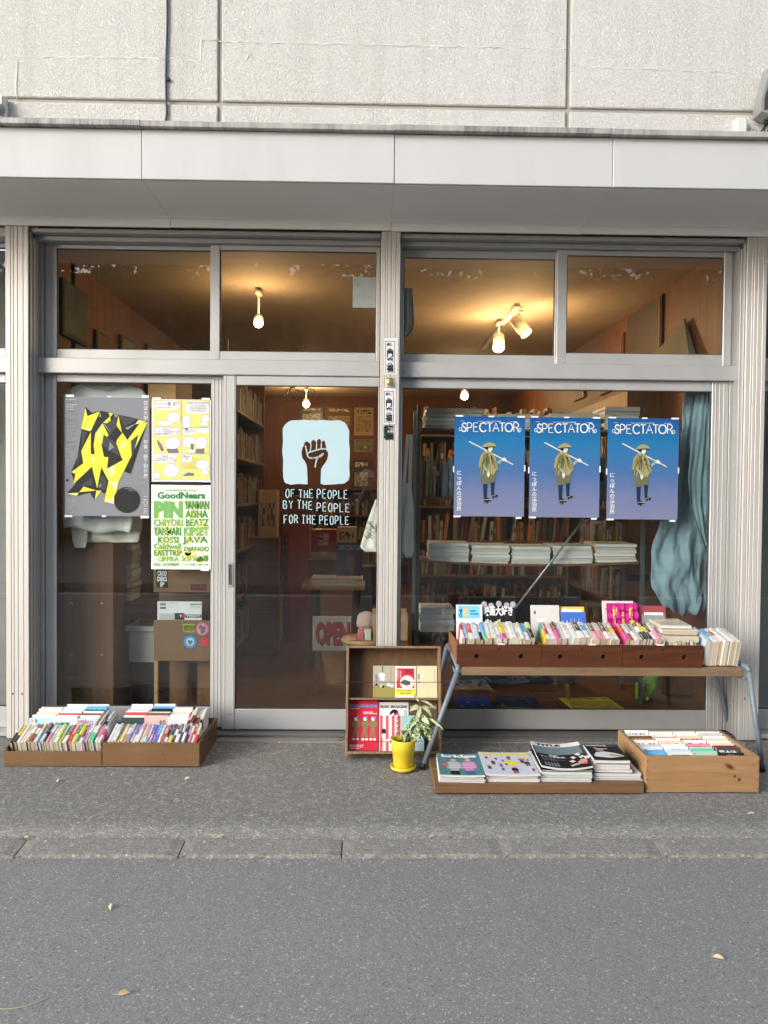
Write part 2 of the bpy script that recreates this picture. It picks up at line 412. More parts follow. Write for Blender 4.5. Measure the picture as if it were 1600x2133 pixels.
def ribbon(mb, pts, wd, y, m=0):       # flat stroke in the (x, z) plane; wd number or function of 0..1
    n = len(pts)
    L = []; Rr = []
    for i, p in enumerate(pts):
        a, b = pts[max(i - 1, 0)], pts[min(i + 1, n - 1)]
        dx, dz = b[0] - a[0], b[1] - a[1]; l = math.hypot(dx, dz) or 1
        hw = (wd(i / (n - 1)) if callable(wd) else wd) / 2
        L.append((p[0] - dz / l * hw, y, p[1] + dx / l * hw)); Rr.append((p[0] + dz / l * hw, y, p[1] - dx / l * hw))
    mb.add(L + Rr, [(i, i + 1, n + i + 1, n + i) for i in range(n - 1)], m)
ORD = ['first', 'second', 'third', 'fourth', 'fifth', 'sixth', 'seventh', 'eighth', 'ninth', 'tenth', 'eleventh', 'twelfth', 'thirteenth', 'fourteenth', 'fifteenth',
       'sixteenth', 'seventeenth', 'eighteenth', 'nineteenth', 'twentieth', 'twenty-first', 'twenty-second', 'twenty-third', 'twenty-fourth', 'twenty-fifth', 'twenty-sixth',
       'twenty-seventh', 'twenty-eighth', 'twenty-ninth', 'thirtieth']
# ================================================================== setting: road, kerb, pavement
road = struct(recentre(MB().box(-45, 45, -40, -1.545, -0.25, -0.028).build('road', ASPHALT), (0, -20, -0.25)))
pave = MB()
NX = 60
def pz(x, y): return 0.004 * math.sin(x * 2.1 + y * 1.3) * (1 if y < -0.3 else 0.3) - 0.0045
xs = [-14 + 28 * i / NX for i in range(NX + 1)]; ys = [-1.404, -1.25, -1.1, -0.95, -0.8, -0.65, -0.5, -0.35, -0.2, 0.0]
pave.add([(x, y, pz(x, y)) for y in ys for x in xs] + [(x, -1.404, -0.2) for x in xs],
         [(j * (NX + 1) + i, j * (NX + 1) + i + 1, (j + 1) * (NX + 1) + i + 1, (j + 1) * (NX + 1) + i) for j in range(len(ys) - 1) for i in range(NX)] +
         [(i + 1, i, len(ys) * (NX + 1) + i, len(ys) * (NX + 1) + i + 1) for i in range(NX)])
pavement = struct(pave.build('pavement', CONCRETE, None, True))
kerb = struct(MB().box(-14, 14, -1.505, -1.42, -0.2, -0.0215).build('kerb', M('kerb_bed', (0.10, 0.095, 0.085), .9)))
kerb['_w'] = (0, 0, 0)
def kerb_mesh(seed):
    r = random.Random(seed); m = MB()
    n = 14; L = 0.6450; vs = []
    for j, y in enumerate((-1.536, -1.53, -1.47, -1.418, -1.412)):
        for i in range(n + 1):
            e = 0.007 if i in (0, n) else 0.0
            z = [-0.035, -0.016, -0.009, -0.004, -0.012][j] - e + r.uniform(-.0012, .0012)
            vs.append((-L / 2 + L * i / n, y + (r.uniform(-.0035, .0035) if j in (0, 1, 3, 4) else 0), z))
    fs = [(j * (n + 1) + i, j * (n + 1) + i + 1, (j + 1) * (n + 1) + i + 1, (j + 1) * (n + 1) + i) for j in range(4) for i in range(n)]
    k = len(vs); vs += [(v[0], v[1], -0.15) for v in vs[:n + 1]]; fs += [(i + 1, i, k + i, k + i + 1) for i in range(n)]
    for c in (0, n):
        ring = [j * (n + 1) + c for j in range(5)]; k = len(vs); vs += [(vs[q][0], vs[q][1], -0.15) for q in ring]
        fs += [(ring[j], ring[j + 1], k + j + 1, k + j) for j in range(4)]
    m.add(vs, fs)
    return m
ks = [kerb_mesh(s).build('kerb_stone', KERBMAT, kerb) for s in (1, 2, 3, 4)]
for o in ks[1:]: pass
kpos = [-0.102 + 0.6465 * i + 0.323 for i in range(-14, 14)]
for i, x in enumerate(kpos):
    o = ks[i] if i < 4 else ks[i % 4].copy()
    if i >= 4: COL.objects.link(o)
    o.location = (x, 0, RND.uniform(-.002, .002)); o.rotation_euler.z = RND.uniform(-.004, .004)

# ================================================================== the building
bld = thing('shop_building', 'grey shopfront with stucco upper wall, white awning and aluminium glazing', 'building', (0.1, 0.0, 0.0))
WY = -0.10
wallp = MB().box(-7, 7.3, WY + 0.016, 0.2, 3.0, 6.2).build('wall', M('groove_shade_dirt', (0.36, 0.34, 0.30), 0.8, 0, 0.25, 5.0, 0, 60, (1, 1, 1), 0.3, 0.6), bld)  # backing coloured dark for the shade inside the grooves, plus dirt
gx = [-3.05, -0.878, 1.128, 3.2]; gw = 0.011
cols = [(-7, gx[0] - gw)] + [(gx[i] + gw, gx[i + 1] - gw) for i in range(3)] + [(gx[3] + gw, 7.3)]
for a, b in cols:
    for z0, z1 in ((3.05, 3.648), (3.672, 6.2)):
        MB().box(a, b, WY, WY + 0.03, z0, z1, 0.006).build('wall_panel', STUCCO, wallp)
def crack(px, Y=WY):
    pts = [U(x, y, Y) for x, y in px]; out = []
    for (a, b) in zip(pts, pts[1:]):
        n = max(2, int(math.hypot(b[0] - a[0], b[1] - a[1]) / 0.025))
        for i in range(n): out.append((a[0] + (b[0] - a[0]) * i / n + RND.uniform(-.004, .004), a[1] + (b[1] - a[1]) * i / n + RND.uniform(-.004, .004)))
    out.append(pts[-1])
    vs = []; fs = []
    for i, p in enumerate(out):
        h = RND.uniform(.001, .006); wd = RND.uniform(.003, .009)
        q = out[min(i + 1, len(out) - 1)]; pq = out[max(i - 1, 0)]
        dx, dz = q[0] - pq[0], q[1] - pq[1]; l = math.hypot(dx, dz) or 1; nx, nz = -dz / l, dx / l
        vs += [(p[0] + nx * wd, Y + .001, p[1] + nz * wd), (p[0] + nx * .002, Y - h, p[1] + nz * .002), (p[0] - nx * wd * .4, Y + .001, p[1] - nz * wd * .4)]
        if i: k = 3 * i; fs += [(k - 3, k, k + 1, k - 2), (k - 2, k + 1, k + 2, k - 1)]
    MB().add(vs, fs).build('crack_filler', M('filler_paint', (0.70, 0.69, 0.66), 0.8), wallp)
crack([(38, 120), (200, 120), (345, 124), (420, 130)]); crack([(418, 130), (421, 86), (455, 84)]); crack([(455, 86), (540, 90), (650, 93), (800, 95), (900, 98), (1050, 100), (1180, 104)])
crack([(1192, 138), (1300, 144), (1430, 148), (1540, 152)]); crack([(36, 205), (35, 160), (38, 125)]); crack([(512, 128), (530, 100), (536, 92)]); crack([(910, 108), (916, 94)])

# fluted cladding posts
def pillar(x0, x1):
    p = MB().box(x0 + .002, x1 - .002, -0.143, 0.10, 0.0, 2.97).build('pillar', M('post_core', (0.22, 0.21, 0.2), 0.7), bld)
    fr_ = [0, .24, .36, .54, .78, 1.0]
    for i in range(5):
        a = x0 + (x1 - x0) * fr_[i]; wd = (x1 - x0) * (fr_[i + 1] - fr_[i])
        prof = [(a + .0007, -.140), (a + .0007, -.151), (a + .003, -.153), (a + wd - .003, -.153), (a + wd - .0007, -.151), (a + wd - .0007, -.140)]
        vs = [(x, y, 0.006) for x, y in prof] + [(x, y, 2.925) for x, y in prof]
        k = len(prof)
        MB().add(vs, [(q, q + 1, q + 1 + k, q + k) for q in range(k - 1)] + [tuple(range(k))[::-1], tuple(range(k, 2 * k))]).build('rib', FLUTE, p)
    return p
pil = [pillar(-2.075, -1.945), pillar(0.055, 0.166), pillar(2.166, 2.286)]
pillar(-4.2, -4.08); pillar(4.3, 4.42)
for px in (13 + 14, 13 + 33):
    x, z = U(px, 1445, -.153); MB().lathe([(0.0045, 0.0), (0.0045, 0.003), (0.0, 0.003)], 10, (0, 0, 0), 0, Matrix.Translation((x, -.153, z)) @ Matrix.Rotation(math.pi / 2, 4, 'X')).build('bolt', BLACK, pil[0])
x, z = U(1551, 1455, -.153); MB().lathe([(0.0045, 0.0), (0.0045, 0.003), (0.0, 0.003)], 10, (0, 0, 0), 0, Matrix.Translation((x, -.153, z)) @ Matrix.Rotation(math.pi / 2, 4, 'X')).build('bolt', BLACK, pil[2])

# awning box
AF = -0.72
aw = MB().box(-7, 7.3, AF + 0.02, WY - 0.005, 2.985, 3.19).build('awning', M('awning_core', (0.3, 0.3, 0.29), 0.7), bld)
seam = [-7, -3.4, -1.138, 0.11, 1.202, 3.4, 7.3]
for i, (a, b) in enumerate(zip(seam, seam[1:])):
    g = 0.0010; dz = (0, .0, .002, -.001, .001, 0)[i]
    MB().box(a + g, b - g, AF - dz, AF + 0.018, 2.972, 3.215, 0.003).build('fascia_panel', FASCIA, aw)
    MB().box(a + .0002, b - .0002, AF + 0.019, -0.175, 2.97 + dz, 2.984, 0.002).build('soffit_panel', SOFFIT, aw)
    MB().box(a + g, b - g, -0.172, -0.155, 2.925 + dz, 2.984, 0.002).build('lintel_board', SOFFIT, aw)
for i, (a, b) in enumerate(zip(seam, seam[1:])):
    k = .004 * (i % 2)
    MB().box(a - .01, b, AF - 0.035 - k * .5, WY, 3.216 + k * .4, 3.244 + k * .4, 0.002).build('flashing', FLASH, aw)

# aluminium glazing
def rect_sash(part, X0, X1, Z0, Z1, gx0, gx1, gz0, gz1, y, th=0.03, mat=ALU, rail_mat=None):
    s = sub(part, bld)
    rm = rail_mat or mat
    MB().box(X0, gx0, y, y + th, Z0, Z1, .003).build('stile', mat, s); MB().box(gx1, X1, y, y + th, Z0, Z1, .003).build('stile', mat, s)
    MB().box(gx0 + .0005, gx1 - .0005, y + .002, y + th - .002, Z0, gz0, .003).build('rail', rm, s)
    MB().box(gx0 + .0005, gx1 - .0005, y + .002, y + th - .002, gz1, Z1, .003).build('rail', rm, s)
    b = .004
    m = MB(); yy = y + .008
    for q in ((gx0, gx0 + b, gz0, gz1), (gx1 - b, gx1, gz0, gz1), (gx0 + b, gx1 - b, gz0, gz0 + b), (gx0 + b, gx1 - b, gz1 - b, gz1)): m.box(q[0], q[1], yy, y + th - .005, q[2], q[3])
    m.build('gasket', M('gasket_rubber', (0.06, 0.06, 0.06), 0.7), s)
    B('pane', gx0 + .002, gx1 - .002, y + th * .5 - .0025, y + th * .5 + .0025, gz0 + .002, gz1 - .002, GLASS, s)
    return s
def bay(x0, x1):
    MB().box(x0, x1, -.13, .05, 2.90, 2.924, .003).build('head_frame', ALU_D, bld)
    MB().box(x0, x1, -.075, .05, 2.872, 2.8985, .003).build('head_frame', ALU_D, bld)
    MB().box(x0, x1, -.060, .045, 2.114, 2.203, .004).build('transom_bar', ALU, bld)
    MB().box(x0, x1, -.115, .05, 0.002, 0.02, .003).build('sill', M('sill_aluminium', (0.17, 0.17, 0.17), 0.45, 0.4, 0.2), bld)
    MB().box(x0, x1, -.040, .045, 0.0201, 0.026, .002).build('sill_track', BLACK, bld)
bay(-1.943, 0.0535); bay(0.1675, 2.1645)
for x0, x1, y0 in ((-1.9435, -1.93, -.112), (-1.93, -1.913, -.035), (2.15, 2.1655, -.112), (2.134, 2.15, -.035), (.167, .1725, -.10)):
    MB().box(x0, x1, y0, .05, 0.027, 2.8715, .002).build('jamb', ALU_D, bld)
for x0, x1 in ((-1.9435, -1.938), (2.160, 2.1655)): MB().box(x0, x1, -.1385, -.1135, .02, 2.899, .001).build('shutter_guide', M('guide_aluminium', (0.5, 0.5, 0.49), 0.4, 0.3), bld)
# upper lights
rect_sash('window', -1.911, -0.895, 2.2035, 2.8715, -1.844, -0.937, 2.262, 2.849, -.010)
rect_sash('window', -0.939, 0.0535, 2.2035, 2.8715, -0.884, 0.030, 2.254, 2.843, -.046)
rect_sash('window', 0.173, 1.140, 2.2035, 2.8715, 0.194, 1.090, 2.258, 2.828, -.010)
rect_sash('window', 1.094, 2.132, 2.2035, 2.8715, 1.152, 2.083, 2.268, 2.843, -.046)
# lower lights and the sliding door
lowL = rect_sash('window', -1.911, -0.866, 0.0265, 2.1135, -1.846, -0.938, 0.15, 2.070, -.012)
door = rect_sash('door', -0.860, 0.0535, 0.0265, 2.1135, -0.786, 0.048, 0.148, 2.057, -.050)
lowR = rect_sash('window', 0.173, 2.132, 0.0265, 2.1135, 0.189, 2.032, 0.145, 2.055, -.030)
for x0, x1, y in ((-.925, -.919, -.0145), (-.90, -.895, -.0145), (-.884, -.878, -.0145)): MB().box(x0, x1, y, -.011, .03, 2.11, .001).build('stile_rib', FLUTE, lowL)
for x0, x1, y in ((-.848, -.844, -.0525), (-.80, -.795, -.0525)): MB().box(x0, x1, y, -.049, .03, 2.11, .001).build('stile_rib', FLUTE, door)
for x0, x1, y in ((2.05, 2.055, -.0325), (2.075, 2.08, -.0325), (2.10, 2.106, -.0325)): MB().box(x0, x1, y, -.029, .03, 2.11, .001).build('stile_rib', FLUTE, lowR)
# recessed pull on the door
hx0, hz1 = U(475, 1172, -.05); hx1, hz0 = U(486, 1222, -.05)
h = MB()
h.box(hx0, hx1, -.0555, -.0505, hz0, hz0 + .012, .001).box(hx0, hx1, -.0555, -.0505, hz1 - .012, hz1, .001)
h.box(hx0, hx0 + .006, -.0555, -.0505, hz0 + .0121, hz1 - .0121, .001).box(hx1 - .006, hx1, -.0555, -.0505, hz0 + .0121, hz1 - .0121, .001)
h.build('handle', M('handle_metal', (0.6, 0.6, 0.6), 0.3, 0.7), door)
B('handle_recess', hx0 + .0062, hx1 - .0062, -.0512, -.0502, hz0 + .0122, hz1 - .0122, M('recess_metal', (0.12, 0.12, 0.13), 0.4, 0.5), door)
MB().box(hx0 - .001, -.7862, -.0518, -.0502, .1200, .1215).build('rail_joint', DARKGAP, door)
# worn sticker ghost on the transom
a, b_ = U(840, 772, -.0605), U(875, 785, -.0605)
B('sticker_residue', a[0], b_[0], -.0612, -.0602, b_[1], a[1], M('residue', (0.36, 0.40, 0.44), 0.6, 0, 0.35, 30.0), bld)

# neighbouring bays either side
for sgn, xa, xb in ((-1, -4.08, -2.075), (1, 2.286, 4.3)):
    MB().box(xa + .002, xb - .002, -.13, .05, 2.872, 2.924, .003).build('head_frame', ALU_D, bld)
    MB().box(xa + .002, xb - .002, -.060, .045, 2.114, 2.203, .004).build('transom_bar', ALU, bld)
    MB().box(xa + .002, xb - .002, -.115, .05, 0.002, 0.026, .003).build('sill', ALU_D, bld)
    rect_sash('window', xa + .003, xb - .003, 2.2035, 2.8715, xa + .06, xb - .06, 2.26, 2.845, -.02)
    rect_sash('window', xa + .003, xb - .003, 0.0265, 2.1135, xa + .06, xb - .06, 0.15, 2.06, -.02)
    struct(B('wall', xa - .1, xb + .1, .55, .62, 0, 3.0, M('neighbour_blind', (0.30, 0.29, 0.28), 0.8)))

thr = struct(recentre(MB().box(-2.0, 2.2, -.19, .06, -.03, .0018, .002).build('threshold', mk_ground('threshold_concrete', (0.34, 0.325, 0.29), (0.20, 0.19, 0.165), (0.5, 0.48, 0.42), 80.0, 0.08, 0.5, 0.004)), (0.1, -.07, 0)))

# cable and little boxes on the upper wall
cb = MB(); pts = []
for i in range(40):
    t = i / 39; x, z = U(347 + 1.5 * math.sin(t * 7), -40 + 298 * t, WY - .012); pts.append((x - (.012 * max(0, t - .93) / .07), WY - .010, z))
cb.tube(pts, .0062, 8)
cable = tag(recentre(cb.build('cable', M('cable_sheath', (0.035, 0.03, 0.05), 0.5), None, True), (pts[-1][0], WY - .01, pts[-1][2])), 'thin dark cable running straight down the upper stucco wall', 'cable')
x, z = U(350, 167, WY)
MB().box(x - .006, x + .014, WY - .018, WY - .001, z - .008, z + .008, .002).build('clip', BLACK, cable)
def wallbox(x0, x1, z0, z1, label):
    o = thing('junction_box', label, 'box', ((x0 + x1) / 2, WY, z0))
    MB().box(x0, x1, WY - .055, WY - .001, z0, z1, .006).build('casing', M('box_plastic', (0.58, 0.58, 0.56), 0.5), o)
    MB().box(x0 + .008, x1 - .008, WY - .061, WY - .0555, z0 + .008, z1 - .008, .003).build('cover', M('box_plastic', (0.58, 0.58, 0.56), 0.5), o)
    return o
a, b_ = U(-30, 207, WY), U(18, 252, WY); jb = wallbox(a[0], b_[0], b_[1] - .02, a[1], 'white box with a grey round fitting at the left end of the wall')
MB().lathe([(.0, .0), (.03, .0), (.034, .012), (.02, .03), (0, .032)], 16, (0, 0, 0), 0, Matrix.Translation((a[0] + .11, WY - .062, (a[1] + b_[1]) / 2 - .03)) @ Matrix.Rotation(math.pi / 2, 4, 'X')).build('round_fitting', M('fitting_grey', (0.2, 0.2, 0.2), 0.4, 0.4), jb, True)
a, b_ = U(1524, 254, WY), U(1548, 282, WY); wallbox(a[0], b_[0], b_[1] - .02, a[1], 'small white box just above the awning by the cable bundle')
# outdoor unit bracket at the right edge
br = thing('unit_bracket', 'tilted grey metal bracket housing with dark louvres at the right edge of the wall', 'wall bracket', (U(1600, 180, WY)[0], WY, U(1600, 235, WY)[1]))
P = lambda x, y: U(x, y, WY - .12)
MB().prism([P(1586, 232), P(1587, 207), P(1606, 134), P(1675, 124), P(1675, 217), P(1608, 238)], WY - .12, WY - .02).build('housing', M('bracket_housing', (0.35, 0.35, 0.34), 0.45, 0.5), br)
MB().prism([P(1592, 228), P(1593, 202), P(1608, 152), P(1670, 139), P(1670, 207)], WY - .128, WY - .1205).build('louvre', M('bracket_dark', (0.03, 0.035, 0.05), 0.4), br)
for k in range(4):
    y = 165 + 14 * k; p, q = P(1598 + k, y + 26 - k * 5), P(1670, y)
    MB().tube([(p[0], WY - .131, p[1]), (q[0], WY - .131, q[1])], .004, 6).build('slat', M('bracket_slat', (0.4, 0.4, 0.4), 0.4, 0.5), br)
cbm = MB()
for k in range(3):
    pts = []
    for i in range(9):
        t = i / 8; x, z = U(1578 + 5 * k + 14 * math.sin(t * 3 + k), 284 - 26 * math.sin(t * math.pi) - 8 * k * t, WY - .03); pts.append((x + t * .05, WY - .03 - .01 * k, z))
    cbm.tube(pts, .005, 7)
tag(recentre(cbm.build('cable_bundle', BLACK, None, True), (U(1585, 284, WY)[0], WY, U(1585, 284, WY)[1])), 'short black cables coiled above the awning at the right edge', 'cable')
# ================================================================== books
CLR = {'white': (0.76, 0.76, 0.75), 'cream': (0.70, 0.62, 0.45), 'pale grey': (0.55, 0.56, 0.57), 'tan': (0.46, 0.31, 0.16), 'brown': (0.16, 0.075, 0.04), 'dark red': (0.22, 0.02, 0.03),
       'red': (0.60, 0.04, 0.05), 'pink': (0.72, 0.27, 0.34), 'magenta': (0.62, 0.06, 0.30), 'purple': (0.30, 0.18, 0.55), 'lilac': (0.55, 0.45, 0.70), 'navy': (0.02, 0.035, 0.14), 'blue': (0.04, 0.12, 0.62),
       'sky blue': (0.10, 0.42, 0.75), 'pale blue': (0.50, 0.65, 0.80), 'teal': (0.05, 0.40, 0.38), 'mint green': (0.10, 0.60, 0.40), 'green': (0.06, 0.28, 0.08), 'lime': (0.50, 0.65, 0.12), 'yellow': (0.80, 0.60, 0.05),
       'orange': (0.75, 0.26, 0.04), 'black': (0.015, 0.015, 0.018), 'charcoal': (0.06, 0.065, 0.07), 'pale yellow': (0.75, 0.70, 0.40), 'olive': (0.22, 0.19, 0.07), 'grey': (0.28, 0.28, 0.28)}
_CM = {}
def cover_mat(mode, c, band=None, ink='charcoal', seed=0):
    k = (mode, c, band, ink, seed)
    if k in _CM: return _CM[k]
    m, t, b, o = nmat('cover_' + c.replace(' ', '_'))
    tc = t.nodes.new('ShaderNodeTexCoord'); sp = nd(t, 'SeparateXYZ', Vector=tc.outputs['Generated'])
    u, v = {'top': (0, 1), 'front': (0, 2), 'face': (0, 2), 'side': (1, 2), 'flat': (0, 1)}[mode]
    u, v = sp.outputs[u], sp.outputs[v]
    base = CLR[c]; bandc = CLR[band] if band else base; inkc = CLR[ink]
    r = random.Random(repr(k))
    n0 = nd(t, 'TexNoise', Vector=coords(t, 'Object', (1, 1, 1)), Scale=9.0, Detail=4.0)
    col = mixc(t, n0.outputs[0], tuple(x * 0.86 for x in base), tuple(min(1, x * 1.1) for x in base))
    def cells(nu, nv, off):
        cu = math_(t, 'FLOOR', math_(t, 'MULTIPLY', u, nu)); cv = math_(t, 'FLOOR', math_(t, 'MULTIPLY', v, nv))
        cb = nd(t, 'CombineXYZ', X=cu, Y=cv, Z=off)
        return nd(t, 'TexWhiteNoise', {'noise_dimensions': '3D'}, Vector=cb.outputs[0]).outputs[0]
    def within(x, a, d): return math_(t, 'MULTIPLY', math_(t, 'GREATER_THAN', x, a), math_(t, 'LESS_THAN', x, d))
    if mode in ('top', 'front', 'side'):
        if band:
            e = r.uniform(.2, .45); fm = within(v, -1, e) if r.random() < .65 else within(v, e + .1, e + .38)
            col = mixc(t, fm, col, bandc)
        a = r.uniform(.4, .55)
        txt = math_(t, 'MULTIPLY', math_(t, 'GREATER_THAN', cells(4, r.choice((22, 28, 34)), seed + r.random() * 9), r.uniform(.4, .6)), math_(t, 'MULTIPLY', within(v, a, r.uniform(.8, .93)), within(u, .3, .7)))
        txt2 = math_(t, 'MULTIPLY', math_(t, 'GREATER_THAN', cells(5, 40, seed + 3.3), .5), math_(t, 'MULTIPLY', within(v, .1, .26), within(u, .35, .65)))
        col = mixc(t, math_(t, 'MULTIPLY', math_(t, 'ADD', txt, txt2, True), .42), col, inkc)
    else:
        vo = nd(t, 'TexVoronoi', Vector=coords(t, 'Generated', (r.uniform(2, 5), r.uniform(1, 2), r.uniform(2, 5)), (seed * 1.7, 0, seed)), Scale=1.3)
        pic = mixc(t, ramp(t, vo.outputs['Distance'], [(.2, 0.0), (.32, 1.0)]), bandc, tuple((x + y) / 2 for x, y in zip(base, inkc)))
        nn = nd(t, 'TexNoise', Vector=coords(t, 'Generated', (4, 4, 4), (seed, 0, 0)), Scale=1.5, Detail=5.0)
        pic = mixc(t, ramp(t, nn.outputs[0], [(.42, 0.0), (.58, .8)]), pic, base)
        col = mixc(t, math_(t, 'MULTIPLY', within(v, .12, r.uniform(.55, .7)), within(u, .1, .9)), col, pic)
        txt = math_(t, 'MULTIPLY', math_(t, 'GREATER_THAN', cells(18, 26, seed), .48), math_(t, 'MULTIPLY', within(v, .77, .92), within(u, .12, .88)))
        col = mixc(t, math_(t, 'MULTIPLY', txt, .9), col, inkc)
    t.links.new(col, b.inputs['Base Color']); b.inputs['Roughness'].default_value = r.uniform(.28, .5); b.inputs['Specular IOR Level'].default_value = .45
    _CM[k] = m; return m
PAGEM = []
for i, c in enumerate(((0.66, 0.60, 0.48), (0.55, 0.45, 0.31), (0.72, 0.69, 0.62), (0.62, 0.52, 0.38))):
    m, t, b, o = nmat('page_block')
    n = nd(t, 'TexNoise', Vector=coords(t, 'Object', (420, 40, 420)), Scale=1.0, Detail=2.0)
    t.links.new(mixc(t, n.outputs[0], tuple(x * .72 for x in c), c), b.inputs['Base Color']); b.inputs['Roughness'].default_value = .9
    PAGEM.append(m)

def book(T, t, L, W, cmat, label, group=None, pages=None, name='book', square=False, cat='book', page_in=.0012, order=None):
    """local frame: thickness along x, tail at y=0, spine on top (z=W)"""
    bt = .0011 if not square else .002; r = min(.004, t * .28)
    out = [(-t/2, 0), (-t/2, W - r), (-t * .27, W), (t * .27, W), (t/2, W - r), (t/2, 0)]
    inn = [(-t/2 + bt, 0), (-t/2 + bt, W - r - bt * .4), (-t * .27, W - bt), (t * .27, W - bt), (t/2 - bt, W - r - bt * .4), (t/2 - bt, 0)]
    vs = [(x, 0, z) for x, z in out] + [(x, L, z) for x, z in out] + [(x, 0, z) for x, z in inn] + [(x, L, z) for x, z in inn]
    fs = []
    for i in range(5):
        fs += [(i, i + 6, i + 7, i + 1), (i + 12, i + 13, i + 19, i + 18), (i, i + 1, i + 13, i + 12), (i + 6, i + 18, i + 19, i + 7)]
    fs += [(0, 12, 18, 6), (5, 11, 23, 17)]
    m = MB().add(vs, fs, 0, T)
    o = m.build(name, cmat)
    loc = T @ Vector((0, L / 2, 0)); recentre(o, loc)
    tag(o, label, cat, group)
    e = page_in + (.002 if square else 0)
    MB().box(-t/2 + bt + .0002, t/2 - bt - .0002, e, L - e, e, W - bt - .0005, 0, 0, T).build('pages', pages or RND.choice(PAGEM), o)
    return o
TOPUP = lambda x, y, z, lean=0.0, yaw=0.0, pitch=0.0: Matrix.Translation((x, y, z)) @ Matrix.Rotation(yaw, 4, 'Z') @ Matrix.Rotation(pitch, 4, 'X') @ Matrix.Rotation(lean, 4, 'Y')
# cover facing the street: local x -> -Y, y -> Z, z -> -X (spine left); origin bottom left corner
def FACE(x, y, z, back=0.3, W=0.0): return Matrix.Translation((x, y, z)) @ Matrix.Rotation(-back, 4, 'X') @ Matrix(((0, 0, -1, W), (-1, 0, 0, 0), (0, 1, 0, 0), (0, 0, 0, 1)))
# standing on a shelf, spine to the street: x -> X, y -> Z, z -> -Y
def SHELF(x, y, z, lean=0.0): return Matrix.Translation((x, y, z)) @ Matrix.Rotation(lean, 4, 'Y') @ Matrix(((1, 0, 0, 0), (0, 0, -1, 0), (0, 1, 0, 0), (0, 0, 0, 1)))
# standing, spine to +X: x -> Y, y -> Z, z -> X
def SHELFX(x, y, z, lean=0.0): return Matrix.Translation((x, y, z)) @ Matrix.Rotation(lean, 4, 'X') @ Matrix(((0, 0, 1, 0), (1, 0, 0, 0), (0, 1, 0, 0), (0, 0, 0, 1)))
def SHELFNX(x, y, z, lean=0.0): return Matrix.Translation((x, y, z)) @ Matrix.Rotation(lean, 4, 'X') @ Matrix(((0, 0, -1, 0), (-1, 0, 0, 0), (0, 1, 0, 0), (0, 0, 0, 1)))
# lying flat, spine towards left, tail to the street: x -> Z, y -> Y, z -> -X
def FLAT(x, y, z, yaw=0.0, tilt=0.0): return Matrix.Translation((x, y, z)) @ Matrix.Rotation(yaw, 4, 'Z') @ Matrix.Rotation(tilt, 4, 'X') @ Matrix(((0, 0, -1, 0), (0, 1, 0, 0), (1, 0, 0, 0), (0, 0, 0, 1)))

# ================================================================== inside the shop
XL, XR, CZ, BY = -1.975, 2.13, 2.935, 7.5
struct(B('floor', XL - .1, XR + .1, .055, BY + .1, -.05, .03, FLOORM))
struct(B('ceiling', XL - .1, XR + .1, .055, BY + .1, CZ, CZ + .06, CEILM))
struct(B('wall_left', XL - .06, XL, .055, BY, 0.03, CZ - .001, WALLP)); struct(B('wall_right', XR, XR + .06, .055, BY, .03, CZ - .001, WALLP)); struct(B('wall_back', XL, XR, BY, BY + .08, .03, CZ - .001, WALLP))
struct(B('display_ledge', .2, XR - .002, .06, .75, .031, .118, SHELFW))
WARM = ['tan', 'brown', 'olive', 'dark red', 'cream', 'grey', 'tan', 'brown', 'charcoal', 'pale grey', 'navy', 'orange', 'brown']
def unit(name, label, x0, x1, y0, y1, z0, z1, shelves, open_dir, mat=SHELFW, back=True):
    """bookcase: two sides, back and shelf boards, each board its own part"""
    o = thing(name, label, 'bookcase', ((x0 + x1) / 2, (y0 + y1) / 2, z0)); th = .022
    if open_dir in ('x', '-x'):
        B('side_panel', x0, x1, y0, y0 + th, z0, z1, SHELFZ, o, .002); B('side_panel', x0, x1, y1 - th, y1, z0, z1, SHELFZ, o, .002)
        if back: B('back_panel', *( (x0, x0 + .008) if open_dir == 'x' else (x1 - .008, x1)), y0 + th, y1 - th, z0, z1, SHELFZ, o)
        for z in shelves: B('shelf', x0 + (.009 if open_dir == 'x' else .002), x1 - (.002 if open_dir == 'x' else .009), y0 + th, y1 - th, z - th, z, mat, o, .002)
    else:
        B('side_panel', x0, x0 + th, y0, y1, z0, z1, SHELFZ, o, .002); B('side_panel', x1 - th, x1, y0, y1, z0, z1, SHELFZ, o, .002)
        if back: B('back_panel', x0 + th, x1 - th, y1 - .008, y1, z0, z1, SHELFZ, o)
        for z in shelves: B('shelf', x0 + th, x1 - th, y0 + .002, y1 - .009, z - th, z, mat, o, .002)
    return o
IB = MB(); IBM = [M('shelved_' + c.replace(' ', '_'), tuple(x * .4 for x in CLR[c]), .5, 0, .35, 26.0, 0, 60, (1, 1, .35)) for c in CLR] + PAGEM[:1]; IBI = list(CLR)
